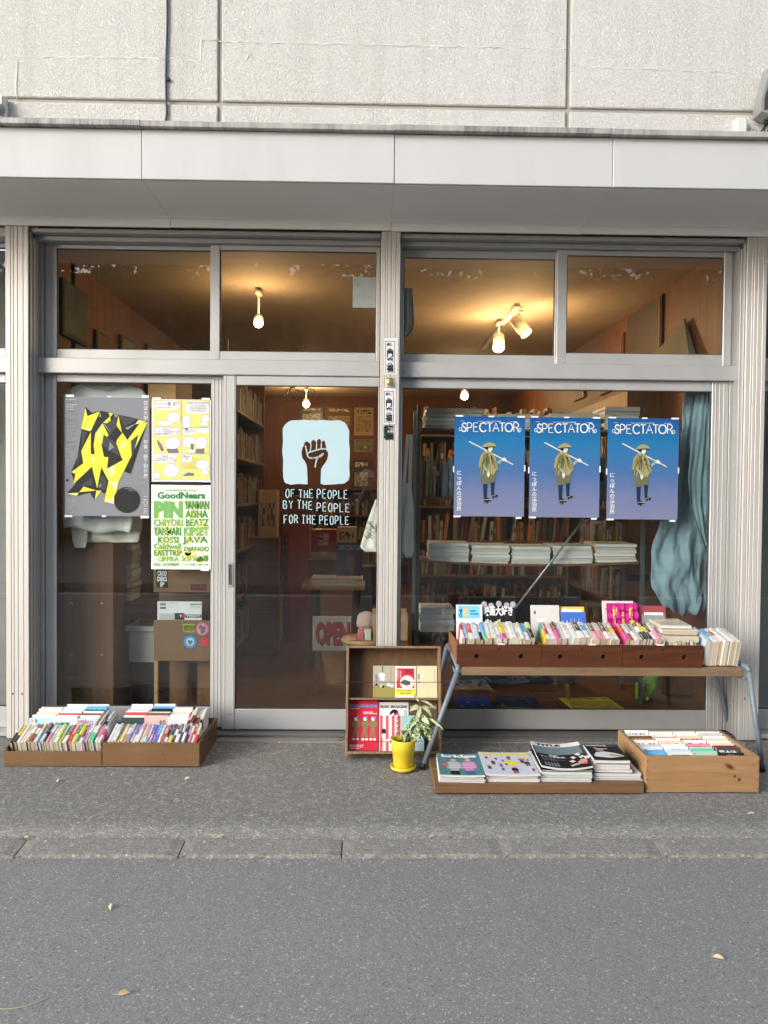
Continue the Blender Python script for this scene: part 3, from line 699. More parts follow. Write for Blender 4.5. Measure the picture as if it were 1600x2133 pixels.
def fill(axis, a0, a1, fixed, z, hmax, rnd, pal=WARM):
    """a row of standing books from a0 to a1; the hundreds on the indoor shelves are one mass"""
    a = a0
    while a < a1 - .03:
        t = rnd.uniform(.014, .04); L = min(hmax, rnd.uniform(.17, .26)); W = rnd.uniform(.12, .17); c = rnd.choice(pal); ln = rnd.choice((0, 0, 0, .03, -.03, .09, .16)); a += .05 if rnd.random() < .06 else 0
        if axis == 'x': T = SHELF(a + t / 2, fixed + W, z, ln)
        elif axis == 'yx': T = SHELFX(fixed - W, a + t / 2, z, ln)
        else: T = SHELFNX(fixed + W, a + t / 2, z, ln)
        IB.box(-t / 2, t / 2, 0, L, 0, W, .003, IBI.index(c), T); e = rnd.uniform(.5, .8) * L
        if rnd.random() < .25: IB.box(-t * .28, t * .28, e - rnd.uniform(.02, .06), e, W - .001, W + .0008, 0, IBI.index('white' if CLR[c][0] < .3 else 'charcoal'), T)
        a += t + .0015 + (.006 if ln else 0)
rb = random.Random(5)
sh = [.25, .62, .98, 1.34, 1.70, 2.06]
unit('bookcase', 'tall brown bookcase against the left wall inside, seen through the door', -1.25, -1.0, .85, 2.75, .031, 2.5, sh, 'x')
for k, z in enumerate(sh): fill('yx', .88, 2.72, -1.02, z + .0008, .27, rb)
unit('bookcase', 'bookcase on the right wall inside, behind the blue cloth', XR - .26, XR - .002, 1.0, 3.6, .031, 2.3, sh[:5], '-x')
for k, z in enumerate(sh[:5]): fill('ynx', 1.03, 2.3, XR - .24, z + .0008, .27, rb)
sh2 = [.35, .68, 1.0, 1.32, 1.66, 1.98]
unit('bookcase', 'wide warm lit bookcase standing deep in the shop behind the window shelves', .45, 1.85, 2.5, 2.75, .031, 2.1, sh2, 'y')
for k, z in enumerate(sh2): fill('x', .48, 1.82, 2.53, z + .0008, .26, rb, ['tan', 'orange', 'brown', 'brown', 'dark red', 'olive', 'tan', 'charcoal', 'cream'])
unit('bookcase', 'low bookcase by the back wall of the shop', -1.3, .6, 6.9, 7.2, .031, 1.5, [.4, .75, 1.1, 1.5], 'y')
for k, z in enumerate([.4, .75, 1.1]): fill('x', -1.25, .55, 6.93, z + .0008, .26, rb)

# posters on the back wall
def flatpic(name, label, x0, x1, z0, z1, Y, mat, cat='poster', th=.004, frame=None):
    o = thing(name, label, cat, ((x0 + x1) / 2, Y, z0))
    B('sheet', x0, x1, Y - th, Y, z0, z1, mat, o)
    if frame:
        f = .018
        for q in ((x0 - f, x0, z0 - f, z1 + f), (x1, x1 + f, z0 - f, z1 + f), (x0, x1, z0 - f, z0), (x0, x1, z1, z1 + f)): B('frame_bar', q[0], q[1], Y - .02, Y, q[2], q[3], frame, o)
    return o
def Q(px0, py0, px1, py1, Y):
    a = U(px0, (py0 + py1) / 2, Y)[0]; b = U(px1, (py0 + py1) / 2, Y)[0]; c = U((px0 + px1) / 2, py1, Y)[1]; d = U((px0 + px1) / 2, py0, Y)[1]
    return a, b, c, d
mats3 = [cover_mat('face', 'tan', 'brown', 'black', 1), cover_mat('face', 'olive', 'lime', 'black', 2), cover_mat('face', 'charcoal', 'grey', 'white', 3), cover_mat('face', 'brown', 'tan', 'cream', 4)]
for (q, mt, lb) in (((738, 849, 778, 907), mats3[0], 'tan poster with black print high on the back wall'), ((737, 915, 777, 942), mats3[1], 'green landscape picture below the tan poster on the back wall'),
                    ((626, 848, 673, 880), mats3[2], 'dark chalkboard card high on the back wall'), ((678, 848, 735, 890), mats3[3], 'brown patterned poster left of the tan one on the back wall'), ((735, 958, 770, 1020), mats3[2], 'framed black and white print low on the back wall')):
    x0, x1, z0, z1 = Q(*q, BY - .01); flatpic('poster', lb, x0, x1, z0, z1, BY - .004, mt, frame=SHELFW if 'framed' in lb else None)
# pictures on the left wall, near the ceiling
def leftpic(y0, y1, z0, z1, mt, lb):
    o = thing('wall_picture', lb, 'picture', (XL, (y0 + y1) / 2, z0)); B('frame', XL, XL + .025, y0, y1, z0, z1, BLACK, o, .004); B('picture_face', XL + .025, XL + .028, y0 + .02, y1 - .02, z0 + .02, z1 - .02, mt, o)
leftpic(.35, .78, 2.42, 2.78, M('dark_canvas', (0.03, 0.035, 0.03), .6), 'large black framed picture on the left wall below the ceiling')
leftpic(.95, 1.25, 2.36, 2.58, M('brown_canvas', (0.09, 0.03, 0.02), .6), 'small dark brown picture beside the large black one')
leftpic(1.5, 1.85, 2.38, 2.66, M('olive_canvas', (0.14, 0.12, 0.03), .6), 'olive picture in the middle of the left wall')
leftpic(2.2, 3.2, 2.15, 2.72, cover_mat('side', 'brown', 'black', 'black', 6), 'long dark poster with figures on the left wall')
for y0, y1, z0, z1, c, lb in ((1.0, 1.75, 2.4, 2.9, (0.05, 0.03, 0.025), 'big dark panel high on the right wall'), (1.85, 2.5, 2.35, 2.8, (0.13, 0.05, 0.03), 'reddish brown panel high on the right wall'), (3.0, 3.4, 2.4, 2.62, (0.05, 0.035, 0.03), 'small dark picture far along the right wall')):
    o = thing('wall_panel', lb, 'panel', (XR, y0, z0)); B('board', XR - .02, XR, y0, y1, z0, z1, M('panel_' + lb.split()[0], c, .6), o, .003); B('batten', XR - .026, XR - .0205, y0 + .02, y0 + .05, z0 + .02, z1 - .02, SHELFZ, o)
o = thing('canvas_roll', 'pale canvas leaning high against the right wall by the window', 'canvas', (XR - .1, .5, 2.2))
MB().add([(XR - .03, .3, 2.24), (XR - .03, 1.35, 2.24), (XR - .03, 1.15, 2.45), (XR - .03, .55, 2.62), (XR - .09, .3, 2.24), (XR - .09, 1.35, 2.24), (XR - .04, 1.15, 2.45), (XR - .04, .55, 2.62)],
         [(0, 3, 2, 1), (4, 5, 6, 7), (0, 4, 7, 3), (1, 2, 6, 5), (2, 3, 7, 6), (0, 1, 5, 4)]).build('sheet', M('raw_canvas', (0.16, 0.13, 0.09), .8, 0, .2), o)
B('ledge', XR - .1, XR - .002, .25, 1.4, 2.21, 2.238, SHELFW, o)

# ceiling lamps
LAMPM = M('lamp_white', (0.75, 0.70, 0.6), .45)
def lamp(x, y, z, aim, label, power, head=True, size=1.0):
    o = thing('track_spotlight' if head else 'hanging_bulb', label, 'lamp', (x, y, CZ))
    d = Vector(aim).normalized(); q = Vector((0, 0, -1)).rotation_difference(d).to_matrix().to_4x4(); T = Matrix.Translation((x, y, z)) @ q
    if head:
        r = .05 * size
        MB().lathe([(0, .09), (r * .6, .09), (r, .07), (r, -.09), (r * .94, -.09), (r * .9, -.02), (0, -.015)], 22, (0, 0, 0), 0, T).build('shade', LAMPM, o, True)
        MB().lathe([(0, -.03), (r * .8, -.03), (r * .8, -.026), (0, -.026)], 18, (0, 0, 0), 0, T).build('bulb', emit('lamp_glow', (1.0, .66, .28), 55), o)
        MB().tube([(x, y, CZ - .03), (x, y, z + .05)], .008, 8).build('stem', LAMPM, o); MB().box(x - .02, x + .02, y - .05, y + .05, CZ - .05, CZ - .027, .004).build('adaptor', LAMPM, o)
    else:
        MB().lathe([(0, -.045), (.018, -.04), (.03, -.02), (.03, 0), (.018, .025), (.012, .04), (0, .04)], 14, (x, y, z), 0).build('bulb', emit('bulb_glow', (1.0, .68, .32), 45), o, True)
        MB().tube([(x, y, CZ), (x, y, z + .04)], [.004, .012], 8).build('cord', BLACK, o)
    l = bpy.data.lights.new('lamp_light', 'POINT'); l.energy = power; l.color = (1.0, .62, .29)
    l.shadow_soft_size = .08
    lo = bpy.data.objects.new('lamp_light', l); COL.objects.link(lo); lo.parent = o
    p = Vector((x, y, z)) + d * (.10 if head else .0) - Vector((0, 0, 0 if head else .06))
    lo.location = p - Vector((x, y, CZ)); lo.rotation_euler = Vector((0, 0, -1)).rotation_difference(d).to_euler()
    return o
rail = thing('lamp_track', 'lamp track running along the ceiling inside, above the right window', 'lamp track', (1.15, 1.55, CZ)); B('rail', 1.13, 1.17, 1.5, 3.3, CZ - .026, CZ - .001, LAMPM, rail, .003); B('end_cap', 1.128, 1.172, 1.485, 1.4995, CZ - .027, CZ - .001, LAMPM, rail)
lamp(1.20, 1.62, 2.79, (.35, -.25, -.55), 'white spotlight tilted right on the ceiling track, nearer the window', 9)
lamp(1.10, 2.05, 2.745, (-.08, -.45, -.45), 'brightly glowing spotlight at the lower end of the ceiling track', 16)
lamp(-.83, 1.15, 2.70, (.1, -.75, -.35), 'single glowing spotlight hanging behind the left upper window', 6, size=.7)
lamp(-.92, 6.5, 2.72, (.1, -.8, -.3), 'small glowing spotlight far back above the fist sign', 20)
lamp(1.22, 5.4, 2.72, (-.1, -.8, -.3), 'far glowing spotlight over the magazine stacks in the right window', 24)
for k, (cx, cy) in enumerate(((-.85, 4.6),)):
    o = thing('wire_lamp', 'tangle of thin wire hanging from the ceiling beyond the door', 'wire lamp', (cx, cy, CZ)); m = MB()
    for j in range(9):
        a = j * .7; m.tube([(cx + .22 * math.sin(s * .8 + a) * s / 6, cy + .12 * math.cos(s * .9 + a), CZ - .05 - .05 * s * (1 + .3 * math.sin(a))) for s in range(7)], .004, 5)
    m.build('wire', M('brass_wire', (0.5, 0.34, 0.12), .35, .6), o, True)

# air conditioner, paper and bag hanging by the middle post
x0, x1, z0, z1 = Q(735, 533, 888, 562, 1.0)
ac = thing('air_conditioner', 'white air conditioner hanging under the ceiling behind the middle post', 'air conditioner', ((x0 + x1) / 2, 1.0, z0))
MB().box(x0, x1, 1.0, 1.24, z0, z1 + .1, .015).build('casing', M('aircon_plastic', (0.55, 0.53, 0.49), .5), ac); B('vent_slot', x0 + .12, x1 - .06, .992, .999, z0 + .02, z0 + .05, DARKGAP, ac); B('flap', x0 + .03, x1 - .03, .985, .9985, z0 + .055, z0 + .085, LAMPM, ac, .003)
x0, x1, z0, z1 = Q(735, 577, 792, 641, .12)
tag(recentre(MB().box(x0, x1, .12, .123, z0, z1).build('paper_sheet', flat('notice_paper', (0.70, 0.69, 0.70))), (x0, .12, z0)), 'blank grey paper sheet hanging behind the upper door window', 'paper')

def cloth(name, rows, Y, amp, freq, mat, parent=None, th=.004, nu=28, rnd=0, smooth=True, fy=None, dz=None, crumple=0.0, nv=26):
    """hanging fabric: rows of (py, px left, px right); folds run down it"""
    r = random.Random(rnd); ph = [r.uniform(0, 6) for _ in range(4)]
    ys = [a[0] for a in rows]; vs = []; fs = []
    def at(py):
        for (a, b) in zip(rows, rows[1:]):
            if a[0] <= py <= b[0]:
                t = (py - a[0]) / max(1e-6, b[0] - a[0]); return a[1] + (b[1] - a[1]) * t, a[2] + (b[2] - a[2]) * t
        return rows[-1][1], rows[-1][2]
    for j in range(nv + 1):
        py = ys[0] + (ys[-1] - ys[0]) * j / nv; l, rr = at(py)
        for i in range(nu + 1):
            u = i / nu; px = l + (rr - l) * u
            y = Y + amp * (math.sin(u * freq + ph[0] + .6 * math.sin(j * .22 + ph[1])) * .7 + .4 * math.sin(u * freq * 2.3 + ph[2] + j * .12) + .35 * math.sin(j * .5 + u * 3 + ph[3])) * (.35 + .65 * j / nv)
            if fy: y += fy(u, j / nv)
            x, z = U(px, py, Y)
            if crumple:
                q = Vector((x * 5 + rnd, z * 3, rnd)); y += crumple * (noise.noise(q) * 1.6 + noise.noise(q * 2.7) * .8 + abs(noise.noise(q * 5.5)) * .55)
            if dz: z += dz(u, j / nv)
            vs.append((x, y, z))
    n = len(vs)
    vs += [(x, y + th, z) for x, y, z in vs]
    for j in range(nv):
        for i in range(nu):
            a = j * (nu + 1) + i; fs += [(a, a + nu + 1, a + nu + 2, a + 1), (n + a, n + a + 1, n + a + nu + 2, n + a + nu + 1)]
    edge = [i for i in range(nu + 1)] + [(j + 1) * (nu + 1) - 1 for j in range(1, nv + 1)] + [nv * (nu + 1) + i for i in range(nu - 1, -1, -1)] + [j * (nu + 1) for j in range(nv - 1, 0, -1)]
    fs += [(edge[k], edge[(k + 1) % len(edge)], edge[(k + 1) % len(edge)] + n, edge[k] + n) for k in range(len(edge))]
    return MB().add(vs, fs).build(name, mat, parent, smooth)
CLOTHB = M('blue_cotton', (0.21, 0.31, 0.37), .9, 0, .3, 7.0, .4, 160.0)
CANV = M('cream_canvas', (0.78, 0.75, 0.68), .85, 0, .12, 6.0, .4, 180.0)
TEE = M('grey_jersey', (0.40, 0.41, 0.44), .9, 0, .1, 7.0, .2, 200.0)
def grd(o, label, cat, Y, px, py): x, z = U(px, py, Y); return tag(recentre(o, (x, Y, z)), label, cat)
bl = thing('blue_cloth', 'rumpled blue cloth hanging inside the right edge of the window', 'cloth', (U(1420, 1270, .1)[0], .1, U(1420, 1270, .1)[1]))
cloth('drape', [(800, 1432, 1489), (900, 1419, 1487), (1030, 1408, 1484), (1085, 1376, 1481), (1150, 1360, 1479), (1225, 1356, 1477), (1262, 1378, 1473), (1276, 1388, 1466)], .13, .016, 10, CLOTHB, bl, rnd=5, crumple=.034, nu=80, nv=60, dz=lambda u, v: (.012 * math.sin(u * 23) + .018 * math.sin(u * 7 + 1)) * v ** 6)
cloth('drape', [(800, 1452, 1488), (900, 1440, 1487), (1000, 1432, 1485), (1060, 1440, 1483), (1110, 1456, 1481), (1140, 1470, 1480)], .075, .010, 11, CLOTHB, bl, rnd=2, crumple=.012, nu=40, nv=50)
grd(cloth('plastic_bag', [(600, 838, 859), (640, 838, 861), (668, 838, 863), (690, 838, 859), (704, 838, 846)], .1, .015, 8, M('cloudy_plastic', (0.56, 0.56, 0.56), .3, 0, .15, 20.0), None, rnd=4), 'crumpled white plastic bag hanging beside the middle post', 'plastic bag', .1, 850, 704)
def tote(rows, px, Y, lb, seed, st):
    o = thing('tote_bag', lb, 'tote bag', (U(px, rows[-1][0], Y)[0], Y, U(px, rows[-1][0], Y)[1]))
    cloth('bag_body', rows, Y, .012, 6, CANV, o, th=.03, rnd=seed)
    for (xa, xb) in st:
        a = U(xa, rows[0][0] + 2, Y + .01); b = U(xb, 905, Y + .03); c = U(xb + 7, 905, Y + .03)
        MB().add([(a[0], Y + .01, a[1]), (a[0] + .022, Y + .01, a[1]), (c[0], Y + .03, c[1]), (b[0], Y + .03, b[1])], [(0, 1, 2, 3)]).build('strap', CANV, o)
    return o
tb = tote([(1006, 838, 857), (1060, 828, 862), (1120, 822, 862), (1150, 824, 862), (1162, 838, 858)], 845, .12, 'cream canvas tote bag hanging just right of the middle post', 3, [(838, 846), (850, 853)])
ta = tote([(1040, 782, 790), (1090, 764, 800), (1140, 750, 800), (1150, 762, 806)], 780, .13, 'cream tote bag with a sketch hanging just left of the middle post', 8, [])
m = MB()
for k in range(14):
    x, y = RND.uniform(762, 785), RND.uniform(1085, 1118); pts = [U(x + 6 * math.sin(k + s), y + 5 * math.cos(k * 2 + s * 1.3), .098) for s in range(4)]; ribbon(m, pts, .003, .098)
m.build('sketch_print', INK, ta)

# T-shirts in the left window
o = thing('t_shirt', 'pale grey T-shirt hanging behind the geometric poster', 't-shirt', (U(210, 1110, .08)[0], .08, U(210, 1110, .08)[1]))
cloth('shirt_body', [(799, 170, 260), (804, 142, 292), (822, 128, 304), (1085, 130, 276), (1098, 131, 272), (1100, 131, 271)], .075, .012, 7, M('pale_jersey', (0.66, 0.67, 0.70), .9, 0, .1, 7.0, .2, 200.0), o, rnd=12, dz=lambda u, v: -.035 * u * v * v + .012 * math.sin(u * 9) * v ** 8)
m = MB(); ribbon(m, [U(172 + 86 * t, 800 + 9 * math.sin(math.pi * t), .058) for t in [i / 14 for i in range(15)]], .018, .058); m.build('collar', TEE, o)
o = thing('t_shirt', 'cream T-shirt showing below the grey one in the left window', 't-shirt', (U(200, 1140, .14)[0], .14, U(200, 1140, .14)[1]))
cloth('shirt_body', [(1070, 146, 296), (1100, 148, 296), (1125, 152, 290), (1130, 180, 286)], .14, .012, 8, M('cream_jersey', (0.70, 0.67, 0.60), .9, 0, .1), o, rnd=14)
cloth('sleeve', [(1085, 148, 182), (1120, 150, 182), (1141, 155, 178)], .11, .006, 4, M('cream_jersey', (0.70, 0.67, 0.60), .9, 0, .1), o, rnd=15, nu=10)
# left window: cabinet back, rack with stickers, boxes
x0, x1, z0, z1 = Q(134, 1112, 236, 1464, .16)
cab = thing('cabinet', 'tall brown plywood cabinet back in the left window with four screws', 'cabinet', ((x0 + x1) / 2, .3, .031))
B('back_panel', x0, x1, .16, .175, .031, z1, SHELFZ, cab, .002); B('side_panel', x1 - .018, x1, .1755, .5, .031, z1, SHELFZ, cab); B('side_panel', x0, x0 + .018, .1755, .5, .031, z1, SHELFZ, cab)
for k, (px, py) in enumerate(((150, 1257), (212, 1257), (150, 1364), (212, 1364))):
    x, z = U(px, py, .16); MB().lathe([(.006, 0), (.005, .003), (0, .0035)], 10, (0, 0, 0), 0, Matrix.Translation((x, .16, z)) @ Matrix.Rotation(math.pi / 2, 4, 'X')).build('screw', M('screw_metal', (0.7, 0.66, 0.58), .3, .6), cab)
for k in range(9):
    x0, x1, z0, z1 = Q(235, 1246 - 13 * k - 13, 273 + (k * 7) % 5, 1246 - 13 * k, .42); c = ['white', 'navy', 'dark red', 'white', 'pale grey', 'charcoal', 'red', 'white', 'tan'][k]
    book(FLAT(x1, .42, z0 + .002, 0), z1 - z0 - .003, .2, x1 - x0, cover_mat('front', c, None, 'charcoal', k % 3), f'{c} book, {ORD[k]} up in the pile beside the cabinet back', 'books piled beside the cabinet back')
x0, x1, z0, z1 = Q(232, 1257, 322, 1277, .42)
tag(recentre(MB().box(x0, x1, .40, .72, z0, z1 - .002, .003).build('wooden_tray', SHELFW), (x0, .5, z0)), 'dark red brown tray under the pile of books in the left window', 'tray')
x0, x1, z0, z1 = Q(237, 1280, 300, 1470, .6); tag(recentre(MB().box(x0, x1, .52, .75, .031, z0 + .55, .004).build('cupboard', M('cupboard_dark', (0.035, 0.03, 0.03), .6)), (x0, .6, .031)), 'dark cupboard low in the left window below the tray', 'cupboard')
PL = M('milky_plastic', (0.42, 0.42, 0.38), .35, 0, .1, 12.0)
x0, x1, z0, z1 = Q(262, 1310, 330, 1378, .34)
o = thing('storage_tub', 'milky plastic storage tub in the left window', 'storage tub', ((x0 + x1) / 2, .42, z0))
m = MB()
for q in ((x0 + .02, x1, .34, .345, z0, z1), (x0 + .02, x1, .55, .555, z0, z1), (x0 + .02, x0 + .025, .345, .55, z0, z1), (x1 - .005, x1, .345, .55, z0, z1), (x0 + .02, x1, .34, .555, z0 - .004, z0 - .0002)): m.box(*q)
m.build('body', PL, o); MB().box(x0, x1 + .01, .325, .339, z1 - .015, z1 + .018, .003).build('rim', PL, o); MB().box(x0, x0 + .018, .34, .57, z1 - .012, z1 + .018, .003).build('rim', PL, o)
tag(recentre(MB().box(x0 + .03, x1, .36, .72, .031, z0 - .006, .004).build('side_table', BLACK), (x0 + .1, .5, .031)), 'black stand under the milky plastic tub', 'stand')
# magazine rack board with stickers
BRD = M('rack_hardboard', (0.17, 0.092, 0.045), .55, 0, .08, 5.0)
o = thing('magazine_rack', 'brown board magazine rack with round stickers at the left window', 'magazine rack', (U(380, 1464, .1)[0], .12, .031))
x0, x1, z0, z1 = Q(320, 1150, 440, 1234, .09); B('upper_board', x0, x1, .09, .10, z0, z1, BRD, o, .002)
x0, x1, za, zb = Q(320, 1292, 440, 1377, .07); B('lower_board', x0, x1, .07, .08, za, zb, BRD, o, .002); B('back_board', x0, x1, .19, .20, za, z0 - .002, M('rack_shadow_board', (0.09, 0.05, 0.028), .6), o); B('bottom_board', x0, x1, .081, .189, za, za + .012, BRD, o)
B('post', x0, x0 + .022, .081, .11, .031, za - .001, PINE_Y, o); B('post', x1 - .1, x1 - .02, .15, .19, .031, za - .001, SHELFZ, o); B('post', x0 + .05, x0 + .16, .25, .28, .031, za - .04, SHELFZ, o)
rk = o
x0, x1, z0, z1 = Q(328, 1253, 420, 1300, .085)
mg = thing('magazine', 'white magazine with barcode and black logo strip in the board rack', 'magazine', (x0, .085, z0))
B('cover', x0, x1, .084, .090, z0, z1, flat('mag_white', (0.66, 0.68, 0.72)), mg)
mp = MB(); YY = .0832
def pbox(m, px0, py0, px1, py1, Y, mi=0): a, b, c, d = Q(px0, py0, px1, py1, Y); m.add([(a, Y, c), (b, Y, c), (b, Y, d), (a, Y, d)], [(0, 1, 2, 3)], mi)
pbox(mp, 332, 1278, 364, 1291, YY, 1); pbox(mp, 364, 1277, 384, 1291, YY, 0); pbox(mp, 386, 1280, 419, 1287, YY, 0); pbox(mp, 380, 1279, 385, 1287, YY - .0004, 2)
for k in range(6): pbox(mp, 333 + k * 2.2, 1256, 334.2 + k * 2.2, 1261, YY); pbox(mp, 333 + k * 2.2, 1264, 334.4 + k * 2.2, 1268.5, YY)
for a, b, y in ((352, 370, 1256.5), (352, 362, 1265), (396, 417, 1263), (396, 417, 1265.5)): pbox(mp, a, y, b, y + 1, YY, 1)
a = Q(396, 1257, 418, 1261, YY); put_text(mp, 'SWITCH', (a[0], YY, a[2]), (1, 0, 0), (0, 0, 1), a[1] - a[0], a[3] - a[2], 0, .02)
a = Q(388, 1281, 417, 1286, YY); put_text(mp, 'TISSOT', (a[0], YY - .0006, a[2]), (1, 0, 0), (0, 0, 1), a[1] - a[0], a[3] - a[2], 3, .02)
a = Q(374, 1281, 379, 1286, YY); put_text(mp, 'T', (a[0], YY - .0006, a[2]), (1, 0, 0), (0, 0, 1), a[1] - a[0], a[3] - a[2], 3, .02)
mp.build('cover_print', [INK, flat('ad_grey', (0.45, 0.47, 0.5)), flat('swiss_red', (0.6, 0.03, 0.05)), WHITE], mg)
def disc(m, px, py, r, Y, mi=0, n=26, wob=0.0):
    x, z = U(px, py, Y); m.add([(x + r * (1 + wob * math.sin(3 * a + px)) * math.cos(a), Y, z + r * (1 + wob * math.sin(3 * a + px)) * math.sin(a)) for a in [2 * math.pi * k / n for k in range(n)]], [tuple(range(n))], mi)
m = MB(); YS = .0685
disc(m, 396, 1337, .040, YS, 0); disc(m, 396, 1337, .034, YS - .0004, 1); disc(m, 396, 1337, .024, YS - .0008, 2); disc(m, 396, 1338, .014, YS - .0012, 3, wob=.2)
disc(m, 421.5, 1310, .040, YS, 4); disc(m, 421.5, 1310, .033, YS - .0004, 5); disc(m, 418, 1306, .012, YS - .0008, 3, wob=.2); disc(m, 425, 1308, .011, YS - .0008, 3, wob=.2); disc(m, 422, 1315, .014, YS - .0008, 3, wob=.2)
disc(m, 425, 1337, .028, YS, 6, wob=.02)
m.build('sticker', [flat('st_blue', (0.03, 0.22, 0.55)), flat('st_blue2', (0.05, 0.30, 0.65)), flat('st_pale', (0.45, 0.6, 0.7)), flat('st_grey', (0.12, 0.13, 0.12)), flat('st_pink', (0.5, 0.15, 0.28)), flat('st_pink2', (0.62, 0.25, 0.38)), flat('st_red', (0.5, 0.04, 0.06))], rk)
m = MB()
for k, wd in enumerate(('KEIKYU', 'NEW TOWN', 'BACK')):
    a = Q(382 + k, 1301 + k * 5.2, 404, 1305.5 + k * 5.2, YS); m.add([(a[0] - .004, YS, a[2] - .003), (a[1] + .003, YS, a[2] - .003), (a[1] + .003, YS, a[3] + .003), (a[0] - .004, YS, a[3] + .003)], [(0, 1, 2, 3)], 0)
    put_text(m, wd, (a[0], YS - .0006, a[2]), (1, 0, 0), (0, 0, 1), a[1] - a[0], a[3] - a[2], 1, .03)
m.build('sticker', [flat('st_lime', (0.45, 0.55, 0.06)), INK], rk)
m = MB(); a = Q(325, 1180, 350, 1224, .0885); m.add([(a[0], .0885, a[2]), (a[1], .0885, a[2]), (a[1], .0885, a[3]), (a[0], .0885, a[3])], [(0, 1, 2, 3)], 0)
for k, wd in enumerate(('CROD', 'DEKS', 'IP')):
    q = Q(328 + (6 if k == 2 else 0), 1189.5 + 11.5 * k, 348 - (6 if k == 2 else 0), 1199.5 + 11.5 * k, .0878); put_text(m, wd, (q[0], .0878, q[2]), (1, 0, 0), (0, 0, 1), q[1] - q[0], q[3] - q[2], 1, .02)
m.build('sticker', [flat('st_black', (0.012, 0.02, 0.025)), WHITE], rk)
m = MB(); a = Q(398, 1217, 430, 1230, .0885)
put_text(m, 'EDGES', (a[0], .0886, a[2]), (1, 0, 0), (0, 0, 1), a[1] - a[0], a[3] - a[2], 0, .09); put_text(m, 'EDGES', (a[0], .0880, a[2]), (1, 0, 0), (0, 0, 1), a[1] - a[0], a[3] - a[2], 1, .02)
m.build('sticker', [flat('st_dkred', (0.30, 0.05, 0.08)), INK], rk)

# window shelves on the right with magazine stacks
SY0, SY1 = .22, .56
POSTM = M('shelf_steel', (0.12, 0.13, 0.14), .4, .6)
o = thing('display_shelf', 'steel framed window shelf with sagging boards full of magazines', 'shelf', (U(1100, 1470, .3)[0], .4, .119))
for px in (870, 1338):
    for y in (SY0 - .012, SY1 + .012):
        x = UX(px, 1100, SY0); MB().box(x - .011, x + .011, y - .011, y + .011, .119, 1.98).build('post', POSTM, o)
xs0, xs1 = UX(872, 1100, SY0) + .011, UX(1336, 1100, SY0) - .011
def sag(z, d):
    m = MB(); n = 16; vs = []; th = .014
    for y in (SY0, SY1):
        for zz in (0, -th):
            for i in range(n + 1): t = i / n; vs.append((xs0 + (xs1 - xs0) * t, y, z + zz - d * 4 * t * (1 - t)))
    k = n + 1; fs = []
    for i in range(n): fs += [(i, 2 * k + i, 2 * k + i + 1, i + 1), (k + i, k + i + 1, 3 * k + i + 1, 3 * k + i), (i, i + 1, k + i + 1, k + i), (2 * k + i, 3 * k + i, 3 * k + i + 1, 2 * k + i + 1)]
    fs += [(0, k, 3 * k, 2 * k), (n, 2 * k + n, 3 * k + n, k + n)]
    return m.add(vs, fs)
def zrow(py): return UZ(1100, py, SY0)
SHZ = [(zrow(893), .004), (zrow(1036), .006), (zrow(1168), .022), (zrow(1318), .004)]
for z, d in SHZ: sag(z, d).build('board', SHELFW, o)
def sagz(k, x): t = (x - xs0) / (xs1 - xs0); return SHZ[k][0] - SHZ[k][1] * 4 * t * (1 - t)
MAGM = [flat('mag_edge_a', (0.62, 0.61, 0.57)), flat('mag_edge_b', (0.50, 0.49, 0.46)), flat('mag_edge_c', (0.66, 0.67, 0.68))]
def mstack(px0, px1, k, n, th, word, pal, yb=SY0 + .012, dep=.28):
    xa, xb = UX(px0, 1160, SY0), UX(px1, 1160, SY0); z = max(sagz(k, xa + .01), sagz(k, xb - .01)) + .0015
    for i in range(n):
        c = pal[i % len(pal)]; j = RND.uniform(-.006, .006)
        book(FLAT(xb + j, yb + RND.uniform(0, .012), z, RND.uniform(-.01, .01)), th, dep, xb - xa - .01, cover_mat('flat', c, 'tan', 'charcoal', i % 2), f'{c} magazine, {ORD[i]} up in {word}', 'magazine stacks on the window shelf', MAGM[i % 3], 'magazine', cat='magazine')
        z += th + .0012
GR = ['pale grey', 'white', 'grey', 'pale grey']
for a in ((882, 1004, 0, 5, .026, 'the leftmost stack on the top shelf'), (1008, 1122, 0, 4, .026, 'the second stack on the top shelf'), (1142, 1246, 0, 4, .028, 'the third stack on the top shelf'), (1254, 1330, 0, 6, .025, 'the rightmost stack on the top shelf')): mstack(*a, GR)
for i, (a, b) in enumerate(((893, 978), (980, 1062), (1065, 1148), (1151, 1236), (1239, 1328))): mstack(a, b, 2, 6, .0185, f'{ORD[i]} stack on the sagging middle shelf', ['white', 'white', 'pale grey'] if i < 4 else ['cream', 'tan', 'cream'])
mstack(874, 948, 3, 5, .03, 'the stack on the lowest window shelf', GR)
fill('x', UX(876, 1100, SY0) + .005, UX(1330, 1100, SY0), SY0 + .02, sagz(1, xs0 + .1) + .001, .26, random.Random(8), ['white', 'pale grey', 'tan', 'cream', 'pale blue', 'brown'])
p, q = U(1056, 1256, SY1 - .1), U(1192, 1080, SY1 - .1)
bar = MB().tube([(p[0], .19, p[1]), (q[0], .19, q[1])], .0075, 8); tag(recentre(bar.build('metal_rod', M('rod_grey', (0.30, 0.32, 0.34), .4, .5), None, True), (p[0], .19, p[1])), 'thin grey metal rod slanting across the window shelves', 'metal rod')
